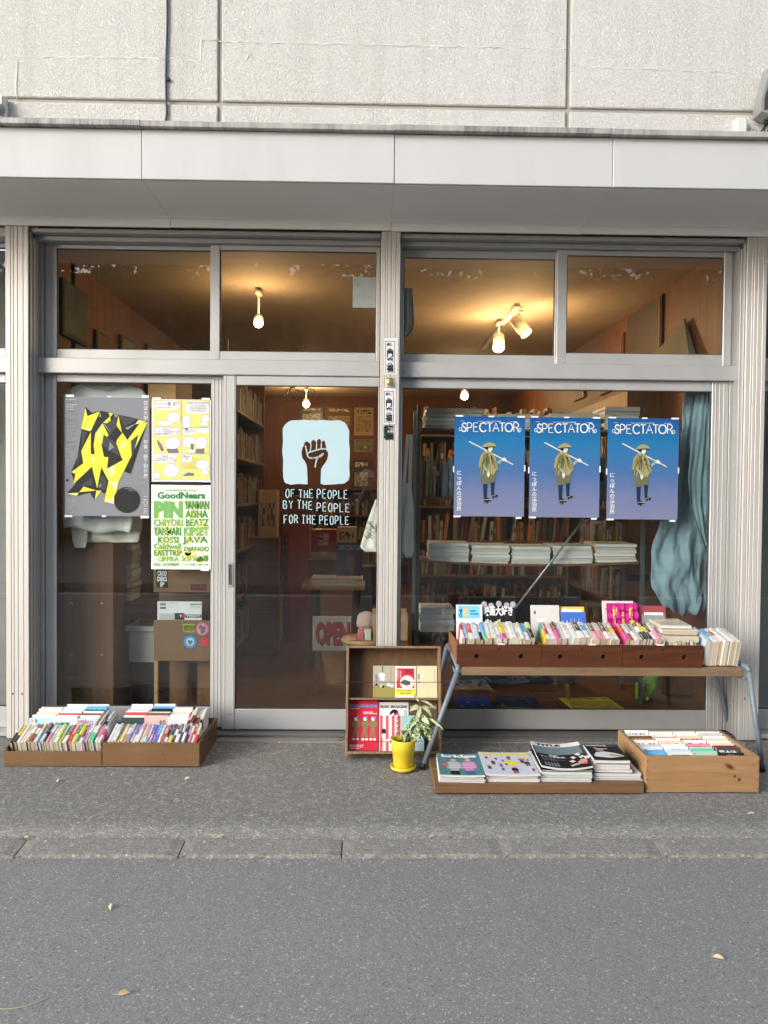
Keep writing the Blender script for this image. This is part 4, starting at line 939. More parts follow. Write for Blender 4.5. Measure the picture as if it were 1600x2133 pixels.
# things on the ledge behind the glass
LZ = .1185
def lie(px0, py0, px1, py1, yaw, c, band, lb, th=.006):
    x, y = G((px0 + px1) / 2, py1, LZ + th); wd = abs(UX(px1, py1, y) - UX(px0, py1, y)); book(FLAT(x + wd / 2, max(y, .08), LZ + .0012, yaw), th, .26, wd, cover_mat('flat', c, band, 'charcoal', 3), lb, None, None, 'magazine', cat='magazine')
lie(1192, 1440, 1300, 1474, .10, 'yellow', 'orange', 'yellow magazine lying flat on the ledge under the bench', .008)
lie(952, 1450, 1025, 1474, -.05, 'blue', 'white', 'blue and white magazine lying on the ledge at the left', .006)
lie(1036, 1448, 1125, 1474, -.12, 'navy', 'cream', 'dark magazine with a pale curled corner on the ledge', .006)
gm = M('lime_vinyl', (0.28, 0.52, 0.05), .4, 0, .25, 14.0)
o = thing('vinyl_bag', 'bright green patterned bag propped upright behind the bench', 'bag', (U(1340, 1475, .3)[0], .3, LZ))
a, b = U(1338, 1476, .3), U(1362, 1398, .3)
MB().tube([(a[0], .3, LZ + .002), (a[0] + .012, .3, LZ + .08), ((a[0] + b[0]) / 2 + .01, .31, (LZ + b[1]) / 2), (b[0], .33, b[1] + .02), (b[0] + .02, .34, b[1] + .12)], [.045, .062, .06, .05, .02], 12).build('bag_body', gm, o, True)
m = MB(); [disc(m, 1338 + 5 * (k % 3), 1410 + 9 * k, .012, .236, k % 2) for k in range(6)]; m.build('spot_print', [flat('spot_pink', (0.6, 0.3, 0.4)), flat('spot_pale', (0.6, 0.65, 0.4))], o)
x0, x1, z0, z1 = Q(1380, 1400, 1470, 1476, .42); tag(recentre(MB().box(x0, x1, .42, .44, LZ + .001, z1, .003).build('plywood_board', SHELFZ), (x0, .42, LZ)), 'brown plywood board standing on the ledge at the right', 'board')
x0, x1, z0, z1 = Q(955, 1405, 1200, 1440, .72); tag(recentre(MB().box(x0, x1, .70, .745, LZ + .001, .72, .003).build('backdrop_board', M('panel_navy', (0.02, 0.022, 0.035), .7)), (x0, .7, LZ)), 'dark navy panel behind the ledge under the bench', 'panel')

# middle of the shop: table, stool with a hat, sign, displays
o = thing('display_table', 'low table with magazines standing in the middle of the shop', 'table', (-.15, 1.75, .031))
x0, x1, z0, z1 = Q(628, 1221, 760, 1229, 1.5); B('table_top', x0, x1, 1.5, 2.3, z0, z1, PINE, o, .003)
for lx in (x0 + .06, x1 - .1):
    for ly in (1.56, 2.2): B('leg', lx, lx + .045, ly, ly + .045, .031, z0 - .0005, M('leg_dark', (0.05, 0.05, 0.06), .5), o, .003)
tz = z1 + .001
for i, (px0, px1, c) in enumerate(((647, 700, 'pale grey'), (701, 756, 'pale grey'))):
    for k in range(4):
        xa, xb = UX(px0, 1200, 1.52), UX(px1, 1200, 1.52); book(FLAT(xb, 1.52 + .003 * k, tz + .017 * k), .0155, .26, xb - xa, cover_mat('flat', c, 'white', 'charcoal', k), f'pale magazine, {ORD[k]} up in the {"left" if i == 0 else "right"} pile on the shop table', 'magazine piles on the shop table', None, 'magazine', cat='magazine')
x0, x1, z0, z1 = Q(701, 1130, 755, 1205, 1.62); sp = flatpic('display_magazine', 'dark blue magazine with pale title standing on the shop table', x0, x1, tz + .07, z1, 1.62, flat('mag_purple', (0.06, 0.055, 0.13)), 'magazine', .01)
m = MB(); q = Q(705, 1136, 752, 1146, 1.609); put_text(m, 'SPECTATOR', (q[0], 1.608, q[2]), (1, 0, 0), (0, 0, 1), q[1] - q[0], q[3] - q[2], 0, .01)
for pts in ([(722, 1160), (738, 1155), (742, 1180), (735, 1195), (724, 1185)],): m.poly([(U(*p, 1.608)[0], 1.608, U(*p, 1.608)[1]) for p in pts], 1)
m.build('cover_print', [flat('title_dim', (0.4, 0.4, 0.38)), flat('figure_brown', (0.16, 0.08, 0.04))], sp)
bx = [(640, 1165, 702, 1198, 2.0, 'brown cardboard box on the shop table'), (648, 1103, 700, 1165, 2.1, 'red and grey box stacked on the cardboard box'), (702, 1098, 742, 1134, 1.8, 'tan card display behind the dark blue magazine'), (600, 1090, 645, 1225, 2.6, 'pink red panel deep behind the shop table'), (510, 1120, 580, 1180, 2.0, 'brown crate at the foot of the left bookcase'), (538, 1020, 577, 1072, 2.3, 'tan book with blue lettering propped on the counter'), (590, 1032, 650, 1085, 2.9, 'tan wooden chair back deep in the shop'), (745, 1180, 790, 1260, 1.9, 'dark cupboard behind the stool')]
cm = [BOXW, cover_mat('front', 'dark red', 'grey', 'white', 1), cover_mat('face', 'tan', 'brown', 'black', 3), M('panel_red', (0.25, 0.06, 0.06), .7), SHELFW, cover_mat('face', 'tan', 'tan', 'navy', 5), BOXW, M('cup_dark', (0.025, 0.022, 0.025), .6)]
for (a, b, c, d, Y, lb), mt in zip(bx, cm):
    x0, x1, z0, z1 = Q(a, b, c, d, Y); zz = {'brown cardboard box on the shop table': tz, 'tan card display behind the dark blue magazine': tz}.get(lb, z0)
    if 'foot' in lb or 'panel' in lb or 'chair' in lb or 'cupboard' in lb or 'propped' in lb: zz = .031
    tag(recentre(MB().box(x0, x1, Y, Y + .18, zz, z1, .005).build(lb.split()[-1] if False else ('cardboard_box' if 'box' in lb else 'leaning_board'), mt), ((x0 + x1) / 2, Y, zz)), lb, 'box' if 'box' in lb else 'panel')
# OPEN sign on the floor
x0, x1, z0, z1 = Q(651, 1284, 732, 1356, .75)
o = thing('open_sign', 'cream OPEN sign with red block letters standing on the shop floor', 'sign', ((x0 + x1) / 2, .8, .031))
SG = flat('sign_cream', (0.42, 0.40, 0.33)); MB().box(x0, x1, .75, .765, z0, z1, .004).build('board', SG, o)
for lx in (x0 + .02, x1 - .05): B('leg', lx, lx + .03, .766, .79, .031, z0 + .1, SHELFZ, o)
m = MB(); q = (x0 + .02, x1 - .015, z0 + .04, z1 - .035)
put_text(m, 'OPEN', (q[0] + .006, .7485, q[2] - .006), (1, 0, 0), (0, 0, 1), q[1] - q[0], q[3] - q[2], 1, .06); put_text(m, 'OPEN', (q[0], .7475, q[2]), (1, 0, 0), (0, 0, 1), q[1] - q[0], q[3] - q[2], 0, .05)
m.build('lettering', [flat('sign_red', (0.36, 0.03, 0.05)), flat('sign_navy', (0.02, 0.02, 0.05))], o)
# stool with a knitted hat and small packets
sx, sz = U(763, 1336, .45)
o = thing('stool', 'round wooden stool inside the door carrying a hat', 'stool', (sx, .45, .031))
MB().lathe([(0, .028), (.155, .028), (.165, .02), (.165, .006), (.155, 0), (0, 0)], 30, (sx, .45, sz), 0).build('seat', PINE, o, True)
for a in (0.6, 2.2, 3.8, 5.4): MB().tube([(sx + .1 * math.cos(a), .45 + .1 * math.sin(a), sz + .001), (sx + .15 * math.cos(a), .45 + .15 * math.sin(a), .032)], [.017, .014], 8).build('leg', PINE, o)
st = sz + .0285; hx = UX(760, 1300, .45)
o = thing('knit_hat', 'dusty pink knitted hat on a white and blue tin on the stool', 'hat', (hx + .01, .45, st))
MB().lathe([(0, 0), (.045, 0), (.045, .035)], 20, (hx + .01, .45, st), 0).build('tin', flat('tin_blue', (0.03, 0.09, 0.35)), o, True)
MB().lathe([(.0455, .0352), (.0455, .06), (0, .06)], 20, (hx + .01, .45, st), 0).build('tin_band', flat('tin_white', (0.6, 0.58, 0.55)), o, True)
MB().lathe([(.04, .0605), (.062, .07), (.066, .095), (.060, .12), (.062, .13), (.05, .155), (.02, .168), (0, .17)], 22, (hx + .01, .45, st), 0).build('crown', M('pink_wool', (0.42, 0.29, 0.26), .95, 0, .2, 30.0, .6, 120.0), o, True)
for k, (px, c, lb) in enumerate(((752, (0.45, 0.14, 0.15), 'small red patterned packet on the stool'), (767, (0.5, 0.5, 0.42), 'small white packet on the stool'))):
    x = UX(px, 1330, .33); tag(recentre(MB().box(x - .022, x + .022, .325, .345, st + .0006, st + .075, .006).build('snack_packet', M('packet_%d' % k, c, .4, 0, .4, 60.0)), (x, .335, st)), lb, 'packet')
x = UX(735, 1328, .36); tag(recentre(MB().lathe([(0, .018), (.03, .016), (.045, .004), (.04, 0), (0, 0)], 18, (x, .36, st + .0006), 0).build('small_pouch', M('pouch_red', (0.5, 0.2, 0.18), .6, 0, .4, 40.0), None, True), (x, .36, st)), 'flat red and white pouch at the front of the stool', 'pouch')
x0, x1, z0, z1 = Q(776, 1280, 850, 1345, .34); tag(recentre(MB().box(x0, x1, .34, .6, z0 + .03, z1, .003).build('carton', M('carton_tan', (0.33, 0.22, 0.12), .7)), (x0, .4, z0)), 'tan carton behind the middle post', 'carton'); tag(recentre(MB().box(x0, x1, .36, .62, .119, z0 + .0285).build('carton_stand', SHELFW), (x0, .4, .119)), 'brown block under the tan carton', 'stand')

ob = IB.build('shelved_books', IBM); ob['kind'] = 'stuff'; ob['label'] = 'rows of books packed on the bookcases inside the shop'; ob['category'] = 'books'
# ================================================================== posters and lettering on the glass
def sheet(name, label, px0, py0, px1, py1, Y, mat, cat='poster', th=.0008):
    x0, x1, z0, z1 = Q(px0, py0, px1, py1, Y)
    o = thing(name, label, cat, ((x0 + x1) / 2, Y, z0)); nseg = 10; vs = []
    for j in range(nseg + 1):
        for i in range(nseg + 1):
            u, v = i / nseg, j / nseg
            vs.append((x0 + (x1 - x0) * u, Y + .0006 * math.sin(u * 5 + v * 3 + px0), z0 + (z1 - z0) * v))
    fs = [(j * (nseg + 1) + i, j * (nseg + 1) + i + 1, (j + 1) * (nseg + 1) + i + 1, (j + 1) * (nseg + 1) + i) for j in range(nseg) for i in range(nseg)]
    b = B('paper', x0, x1, Y + .001, Y + .002, z0, z1, mat, o)
    m = MB().add(vs, fs); m.build('printed_face', mat, o, True)
    return o
def tapes(o, spots, Y):
    for (px, py, w, h) in spots:
        a = Q(px - w / 2, py - h / 2, px + w / 2, py + h / 2, Y); MB().add([(a[0], Y - .0035, a[2]), (a[1], Y - .0035, a[2]), (a[1], Y - .0035, a[3]), (a[0], Y - .0035, a[3])], [(0, 1, 2, 3)]).build('tape', TAPE, o)
class Print:
    """flat print shapes given in photo pixels on the plane Y"""
    def __init__(s, Y, conv): s.m = MB(); s.Y = Y; s.c = conv; s.k = 0
    def P(s, p, lift): x, z = U(*s.c(*p), s.Y); return (x, s.Y - .0012 - .00035 * lift, z)
    def poly(s, pts, mi, lift=1): s.m.poly([s.P(p, lift) for p in pts], mi); return s
    def circ(s, cx, cy, r, mi, lift=1, n=30, ry=None): return s.poly([(cx + r * math.cos(2 * math.pi * k / n), cy + (ry or r) * math.sin(2 * math.pi * k / n)) for k in range(n)], mi, lift)
    def rect(s, x0, y0, x1, y1, mi, lift=1): return s.poly([(x0, y0), (x1, y0), (x1, y1), (x0, y1)], mi, lift)
    def text(s, body, x0, y0, x1, y1, mi, lift=3, bold=0.0, spacing=1.0, shear=0):
        a, b, c = Vector(s.P((x0, y1), lift)), Vector(s.P((x1, y1), lift)), Vector(s.P((x0, y0), lift))
        put_text(s.m, body, a, (b - a).normalized(), (c - a).normalized(), (b - a).length, (c - a).length, mi, bold, spacing, shear); return s
    def line(s, pts, wd, mi, lift=2, sm=True):
        q = [s.P(p, lift) for p in pts]; l = [(p[0], p[2]) for p in q]; ribbon(s.m, smooth_line(l) if sm else l, wd, q[0][1], mi); return s
    def bars(s, x0, x1, y0, y1, n, mi, lift=2, fill=.45, seed=0):
        r = random.Random(seed); h = (y1 - y0) / n
        for i in range(n):
            x = x0; e = x0 + (x1 - x0) * r.uniform(.55, 1)
            while x < e:
                w_ = (x1 - x0) * r.uniform(.06, .2); s.rect(x, y0 + i * h, min(x + w_, e), y0 + i * h + h * fill, mi, lift); x += w_ + (x1 - x0) * .03
        return s
    def done(s, name, mats, o): return s.m.build(name, mats, o)
YG = -.016
# --- geometric exhibition poster
c7 = lambda x, y: (x / 4.324 + 90, y / 4.324 + 780)
po = sheet('poster', 'grey poster with black and yellow faceted abstract shape in the left window', 135, 828, 311, 1075, YG, flat('poster_grey', (0.21, 0.222, 0.25)))
p = Print(YG, c7)
p.poly([(380, 292), (440, 345), (515, 326), (632, 350), (650, 400), (676, 362), (790, 385), (942, 425), (788, 897), (728, 872), (655, 1000), (550, 1075), (520, 1050), (462, 1130), (420, 1065), (310, 1095), (212, 1072), (290, 985), (250, 880), (310, 740), (345, 495), (355, 400)], 0, 0)
p.poly([(430, 520), (343, 690), (362, 800), (252, 880), (290, 895), (275, 985), (440, 830), (487, 1025), (525, 835), (590, 960), (550, 1145), (637, 1165), (680, 970), (942, 430), (870, 440), (760, 590), (715, 525), (665, 590), (650, 660), (720, 770), (575, 850), (588, 745), (548, 742), (525, 630), (590, 545), (535, 440), (470, 530), (455, 640), (465, 720), (430, 715)], 1, 1)
for q in ([(380, 300), (400, 375), (512, 332), (430, 510), (342, 488)], [(660, 460), (678, 368), (710, 525)], [(540, 435), (605, 375), (610, 445)], [(325, 1060), (365, 1010), (480, 1045)], [(480, 1045), (525, 1045), (465, 1128)], [(590, 345), (632, 352), (605, 385)]): p.poly(q, 1, 1)
for q in ([(480, 540), (535, 445), (500, 600)], [(590, 960), (680, 970), (650, 1060)], [(575, 850), (640, 815), (655, 880), (600, 930)], [(690, 660), (740, 600), (760, 640)], [(345, 488), (440, 480), (420, 510)], [(212, 1072), (320, 1065), (305, 1092)], [(430, 760), (450, 740), (470, 770), (445, 785)], [(555, 1140), (640, 1100), (637, 1165)], [(830, 450), (930, 425), (860, 410)]): p.poly(q, 2, 2)
for q in ([(680, 365), (850, 405), (730, 470)], [(530, 640), (545, 540), (660, 620), (705, 745)], [(600, 420), (655, 385), (665, 470), (600, 545), (560, 450)], [(330, 1005), (440, 930), (445, 1000)], [(345, 500), (395, 520), (350, 660)], [(310, 745), (345, 690), (300, 860)], [(490, 1020), (530, 900), (575, 960), (560, 1040)], [(790, 600), (860, 540), (800, 760)]): p.poly(q, 3, 2)
for q in ([(590, 690), (600, 605), (640, 655)], [(500, 1010), (525, 975), (520, 1015)], [(500, 380), (515, 340), (525, 385)], [(740, 480), (840, 440), (760, 500)], [(535, 440), (560, 450), (610, 530)]): p.poly(q, 4, 3)
p.circ(755, 1130, 118, 0, 1, 40)
p.text('筑\n波\n大\n学', 905, 235, 945, 415, 5, 4, .01); p.text('卒\n業\n・\n修\n了\n制\n作\n展', 905, 588, 943, 935, 5, 4, .01); p.text('二\n〇\n二\n六', 903, 1098, 943, 1258, 5, 4, .01)
p.bars(205, 350, 222, 240, 1, 6, seed=1); p.bars(208, 305, 268, 330, 3, 6, seed=2); p.bars(210, 300, 340, 400, 8, 7, seed=3); p.bars(212, 300, 430, 600, 14, 7, seed=4); p.bars(210, 290, 628, 820, 16, 7, seed=5); p.bars(208, 310, 1120, 1250, 12, 7, seed=6)
p.text('UNIVERSITY OF TSUKUBA\nSCHOOL OF\nART AND DESIGN\nMASTER & BACHELOR ART\nDEGREE SHOW', 735, 968, 905, 1050, 7, 4)
p.circ(219, 953, 12, 0, 3, 14); p.circ(404, 403, 5, 0, 3, 8)
p.done('printed_picture', [flat('art_black', (0.012, 0.014, 0.015)), flat('art_yellow', (0.70, 0.68, 0.05)), flat('art_pale_yellow', (0.80, 0.80, 0.32)), flat('art_darkgrey', (0.045, 0.05, 0.055)), flat('art_midgrey', (0.22, 0.24, 0.26)), flat('art_white', (0.66, 0.67, 0.68)), flat('art_white2', (0.5, 0.51, 0.53)), flat('art_text', (0.36, 0.37, 0.39))], po)
tapes(po, [(146, 824.5, 17, 5), (228, 826, 9, 3), (303, 826, 14, 5), (143, 1075, 16, 4), (217, 1075, 8, 3), (302, 1077, 17, 5)], YG)
# --- comic strip flyer (panels, balloons and plain round figures)
c9 = lambda x, y: (x / 5.764 + 310, y / 5.764 + 820)
po = sheet('poster', 'yellow and white six panel comic flyer at the top right of the left window', 316, 832, 439.5, 1004, YG, flat('flyer_white', (0.74, 0.76, 0.82)))
p = Print(YG, c9); Yl, Wt, Gy, Bk, Ln = 0, 1, 2, 3, 4
pan = [(58, 80, 390, 398), (404, 80, 728, 402), (58, 408, 390, 712), (406, 408, 730, 718), (60, 724, 392, 1030), (408, 728, 736, 1036)]
for (a, b, c, d) in pan: p.rect(a - 2, b - 2, c + 2, d + 2, Ln, 0); p.rect(a, b, c, d, Yl, 1)
for (a, b, c, d) in ((62, 86, 372, 196), (445, 92, 724, 240), (62, 412, 372, 505), (410, 412, 570, 490), (578, 412, 728, 470), (62, 728, 330, 830), (412, 732, 520, 820)):
    n = 30; cx, cy = (a + c) / 2, (b + d) / 2; q = []
    for k in range(n):
        t = 2 * math.pi * k / n; ct, st_ = math.cos(t), math.sin(t); sg = lambda v: math.copysign(abs(v) ** .45, v); wv = 1 + .04 * math.sin(9 * t); q.append((cx + (c - a) / 2 * sg(ct) * wv, cy + (d - b) / 2 * sg(st_) * wv))
    p.poly([(cx + (x - cx) * 1.02, cy + (y - cy) * 1.03) for x, y in q], Ln, 2); p.poly(q, Wt, 3)
for (body, q) in (('シリシリ器, 釜り', (72, 98, 358, 145)), ('2026年2月14日(土)', (78, 158, 295, 180)), ('OPEN17:00 CLOSE23:00\non Club OrcBass\nDOOR ¥2500(w/1D)\nU-23 ¥1500(w/1D)', (468, 102, 722, 222)), ('●LIVE/DJ\nサンセット NATURE 鈴木 日登\nCHIMIRU HANMAN ネムーペン', (68, 420, 366, 494)), ('●SHOP\nPEOPLE BOOK STORE\nSimple COFFEE ココット展', (70, 740, 326, 815)), ('●FOOD\n岩月', (418, 742, 500, 795)), ('experience\nexpertness', (418, 426, 556, 470))): p.text(body, *q, Gy, 6, .005)
for (cx, cy, rx, ry) in ((300, 285, 78, 62), (190, 355, 90, 32), (455, 345, 48, 85), (680, 300, 42, 48), (665, 365, 48, 26), (285, 595, 96, 70), (490, 580, 78, 66), (632, 590, 72, 70), (520, 685, 60, 26), (270, 925, 92, 80), (100, 985, 40, 42), (645, 850, 78, 58), (680, 940, 38, 40)):
    p.circ(cx, cy, rx + 4, Ln, 2, 26, ry + 4); p.circ(cx, cy, rx, Wt, 3, 26, ry)
for q in ([(210, 665), (345, 660), (365, 710), (235, 712)], [(560, 665), (665, 660), (668, 716), (560, 716)], [(95, 545), (150, 600), (185, 680), (150, 695), (110, 610)], [(415, 975), (470, 945), (545, 955), (540, 985), (415, 990)], [(500, 600), (545, 600), (535, 680), (505, 670)]): p.poly(q, Gy, 4)
for k in range(14): p.line([(400 + k * 16, 905), (440 + k * 18, 740 + 4 * k)], .0016, Wt, 1, False)
for k in range(12): a = k * .5 + 3.1; p.line([(270, 925), (270 + 260 * math.cos(a), 925 + 200 * math.sin(a))], .0016, Wt, 1, False) if False else None
p.done('printed_picture', [flat('comic_yellow', (0.74, 0.67, 0.20)), flat('comic_white', (0.76, 0.77, 0.80)), flat('comic_grey', (0.17, 0.17, 0.19)), INK, flat('comic_line', (0.20, 0.19, 0.17))], po)
tapes(po, [(326.5, 830, 17, 4), (429, 831, 17, 4)], YG)
# --- green lettered gig poster
po = sheet('poster', 'pale green gig poster with dense green and yellow hand lettering', 315, 1010, 439.5, 1186, YG, flat('gig_paper', (0.72, 0.79, 0.68)))
p = Print(YG, c9); rg = random.Random(3)
for k in range(26): p.circ(rg.uniform(90, 690), rg.uniform(1290, 2010), rg.uniform(18, 60), 3, 0, 12, rg.uniform(12, 40))
p.text('at OrcBaSS & Bar Dream', 200, 1148, 580, 1172, 0, 3); p.text('GoodNears', 104, 1180, 675, 1262, 0, 3, .035)
rows_ = [('PIN', 60, 1290, 405, 1490, .05), ('YANMAN', 430, 1285, 720, 1385, .02), ('AISHA', 440, 1400, 705, 1488, .015), ('CHIYORI', 58, 1505, 405, 1588, .008), ('BEATZ', 445, 1505, 715, 1588, .008), ('YANMARI', 58, 1600, 385, 1700, .015), ('KIPSET', 420, 1600, 715, 1705, .012), ('KOSSI', 110, 1715, 355, 1790, .008), ('JAVA', 405, 1715, 705, 1810, .012), ('Caldwell', 60, 1795, 385, 1865, .006), ('DJANGO', 425, 1835, 720, 1905, .008), ('EASTTRIP', 65, 1875, 395, 1945, .008), ('PPRA', 170, 1955, 360, 2010, .012), ('シリシリ器', 390, 1940, 715, 2010, .01)]
for i, (tx, a, b, c, d, bo) in enumerate(rows_):
    for k in range(3): p.line([(rg.uniform(a, c), d + 4), (rg.uniform(a, c), b - 3)], .0022, rg.choice((1, 2, 3)), 4, False)
    p.text(tx, a + 5, b + 4, c + 6, d + 5, 1, 1, bo + .03); p.text(tx, a, b, c, d, 0 if i % 3 else 2, 3, bo)
    p.text(tx, a + 3, b + 2, c + 3, d + 2, 2, 2, bo + .012)
p.circ(140, 1985, 30, 2, 1); p.circ(140, 1985, 20, 3, 2)
p.text('2026 1.25 SUNDAY', 58, 2030, 372, 2068, 0, 3, .01); p.text('ツバキ 会場 17:00 19:00', 390, 2035, 715, 2068, 0, 3)
p.done('lettering', [flat('gig_green', (0.03, 0.22, 0.06)), flat('gig_yellow', (0.62, 0.70, 0.08)), flat('gig_teal', (0.16, 0.42, 0.14)), flat('gig_lemon', (0.76, 0.70, 0.22))], po)
tapes(po, [(427, 1187, 17, 4)], YG)
a = Q(331, 1003.5, 422, 1010, YG); tag(recentre(MB().box(a[0], a[1], YG - .003, YG + .001, a[2], a[3], .0005).build('black_tape_strip', INK), (a[0], YG, a[2])), 'black strip joining the comic flyer and the green gig poster', 'tape')

# --- three blue magazine posters
def mk_spec():
    m, t, b, o = nmat('poster_blue_print'); tc = t.nodes.new('ShaderNodeTexCoord'); sp = nd(t, 'SeparateXYZ', Vector=tc.outputs['Generated'])
    n = nd(t, 'TexNoise', Vector=coords(t, 'Generated', (3, 1, 4)), Scale=2.0, Detail=4.0); f = math_(t, 'ADD', sp.outputs[2], math_(t, 'MULTIPLY', math_(t, 'SUBTRACT', n.outputs[0], .5), .12))
    col = ramp(t, f, [(0.0, (0.19, 0.21, 0.34)), (.22, (0.155, 0.19, 0.345)), (.45, (0.065, 0.15, 0.35)), (.75, (0.018, 0.17, 0.38)), (1.0, (0.009, 0.085, 0.29))])
    t.links.new(col, b.inputs['Base Color']); b.inputs['Roughness'].default_value = .35; return m
SPECM = mk_spec()
YB = -.020
INKS = [flat('sp_white', (0.80, 0.82, 0.82)), flat('sp_hat', (0.32, 0.30, 0.14)), flat('sp_cape', (0.36, 0.34, 0.15)), flat('sp_cape_d', (0.17, 0.165, 0.07)), flat('sp_coat', (0.13, 0.14, 0.075)), flat('sp_skin', (0.68, 0.64, 0.58)), flat('sp_navy', (0.012, 0.025, 0.06)), INK, flat('sp_sleeve', (0.25, 0.36, 0.40)), flat('sp_pole', (0.62, 0.60, 0.52)), flat('sp_cape_l', (0.50, 0.47, 0.25))]
def spect_letters(p):
    x0, y0, x1, y1 = 120, 112, 742, 208; H = y1 - y0
    wds = {'S': 50, 'P': 52, 'E': 52, 'C': 72, 'T': 64, 'A': 70, 'O': 80, 'R': 56}; gap = {'S': 4, 'P': 8, 'E': 8, 'C': 0, 'T': -6, 'A': -6, 'O': 8, 'R': 0}; x = 118
    for ch in 'SPECTATOR':
        w_ = wds[ch]
        for st_ in STROKES[ch]:
            vert = all(abs(q[0] - st_[0][0]) < .05 for q in st_)
            p.line([(x + q[0] * w_, y1 - q[1] * H) for q in st_], .0068 if vert or ch in 'SCO' else .0050, 0, 3, len(st_) > 3 and ch in 'SCOPR')
        x += w_ + gap[ch] + 8
    p.line([(118, 190), (100, 200), (90, 185), (96, 165), (115, 165), (120, 180), (108, 184)], .003, 0, 3); p.line([(738, 208), (760, 212), (777, 195), (770, 175), (752, 176), (748, 190), (760, 194)], .003, 0, 3)
def spectator(dx, dy, sx, label):
    cv = lambda x, y: (x / 5.333 * sx + 940 + dx, y / 5.333 * sx + 860 + dy)
    (xa, ya), (xb, yb) = cv(34, 41), cv(815, 1151)
    po = sheet('poster', label, xa, ya, xb, yb, YB, SPECM); p = Print(YB, cv)
    spect_letters(p)
    p.text('THE CULTURE MAGAZINE', 292, 88, 552, 100, 0, 3); p.bars(105, 175, 86, 95, 1, 0, 3, seed=1); p.bars(660, 735, 94, 103, 1, 0, 3, seed=2)
    p.text('に\nっ\nぽ\nん\nの\n漂\n泊\n民', 60, 642, 116, 1088, 0, 3, .012)
    p.poly([(194, 322), (204, 312), (690, 568), (686, 580)], 9, 1)
    p.poly([(352, 795), (402, 788), (396, 935), (425, 955), (360, 962)], 6, 1).poly([(436, 775), (482, 768), (472, 898), (505, 905), (446, 930)], 6, 1)
    p.poly([(360, 960), (445, 962), (442, 980), (412, 985), (400, 1012), (386, 984), (372, 1003), (366, 975)], 7, 2).poly([(443, 928), (518, 900), (516, 918), (498, 947), (486, 925), (464, 958), (456, 936)], 7, 2).line([(362, 962), (444, 965)], .0035, 2, 3, False).line([(446, 928), (516, 902)], .0035, 2, 3, False)
    p.poly([(345, 615), (330, 790), (400, 792), (487, 762), (492, 640), (430, 600)], 4, 1)
    p.poly([(498, 556), (514, 582), (566, 540), (552, 512)], 8, 2).poly([(558, 508), (588, 494), (618, 518), (612, 542), (580, 536), (564, 528)], 5, 3)
    p.poly([(370, 425), (325, 480), (303, 590), (330, 622), (372, 598), (402, 640), (432, 672), (470, 688), (492, 650), (520, 625), (514, 560), (495, 515), (470, 460), (442, 432), (400, 420)], 2, 2)
    rr = random.Random(4)
    for k in range(46):
        a = rr.uniform(365, 455); b0 = rr.uniform(430, 520); e = 300 + (a - 365) / 90 * 215 + rr.uniform(-12, 12); p.line([(a, b0), ((a + e) / 2 + rr.uniform(-6, 6), b0 + 70), (e, min(690, rr.uniform(575, 700)))], .0022, rr.choice((3, 3, 10, 1)), 3, False)
    p.poly([(358, 606), (380, 600), (412, 650), (398, 664)], 8, 4).poly([(398, 655), (424, 660), (430, 690), (410, 718), (396, 690)], 5, 4)
    p.poly([(404, 385), (456, 376), (460, 405), (440, 434), (414, 422)], 5, 3).poly([(380, 388), (410, 380), (414, 400), (402, 412), (390, 406)], 7, 4).line([(424, 398), (434, 397)], .002, 7, 5, False).line([(444, 396), (452, 395)], .002, 7, 5, False)
    p.poly([(345, 384), (508, 372), (470, 382), (400, 388)], 7, 4).poly([(345, 383), (358, 356), (390, 336), (428, 324), (470, 338), (495, 358), (508, 373), (430, 372)], 1, 5)
    p.done('printed_picture', INKS, po)
    q = lambda x, y: cv(x, y)
    for (x, y, w_, h_) in ((92, 34, 84, 16), (445, 40, 60, 14), (778, 44, 84, 18), (65, 1150, 78, 18), (748, 1166, 64, 20)):
        c = q(x, y); tapes(po, [(c[0], c[1], w_ / 5.33, h_ / 5.33)], YB)
    for (x, y) in ((26, 625), (815, 615)): c = q(x, y); tapes(po, [(c[0], c[1], 2.6, 13)], YB)
spectator(0, 0, 1.0, 'blue magazine poster of a straw caped traveller, leftmost of three in the window')
spectator(156.7, 2.0, 1.0, 'blue magazine poster of a straw caped traveller, middle one of three in the window')
spectator(318.5, 3.6, 1.012, 'blue magazine poster of a straw caped traveller, rightmost of three beside the blue cloth')

# --- raised fist sign on the door glass
YD = -.0375
cf = lambda x, y: (x / 4 + 460, y / 4 + 780)
sg = thing('fist_decal', 'pale blue painted square with a cut out raised fist on the door glass', 'sign', (U(658, 1095, YD)[0], YD, U(658, 1095, YD)[1]))
outer = [(590, 383), (560, 396), (530, 425), (516, 455), (518, 560), (512, 640), (520, 720), (518, 800), (522, 870), (535, 902), (580, 918), (650, 912), (724, 915)]
fist = [(724, 915), (720, 800), (715, 752), (695, 715), (678, 695), (672, 650), (680, 612), (692, 590), (700, 565), (718, 556), (736, 570), (750, 582), (754, 560), (770, 543), (788, 553), (798, 575), (802, 553), (815, 534), (832, 545), (838, 570), (848, 556), (862, 548), (872, 575), (878, 612), (890, 630), (896, 665), (890, 700), (870, 740), (848, 765), (836, 790), (832, 910)]
outer2 = [(832, 910), (860, 920), (960, 915), (1030, 908), (1066, 880), (1074, 840), (1070, 760), (1076, 640), (1068, 560), (1070, 470), (1055, 430), (1030, 398), (990, 382), (900, 386), (860, 378), (800, 384), (700, 378)]
p = Print(YD, cf)
full = outer + fist[1:] + outer2[1:]
p.poly(full, 0, 0)
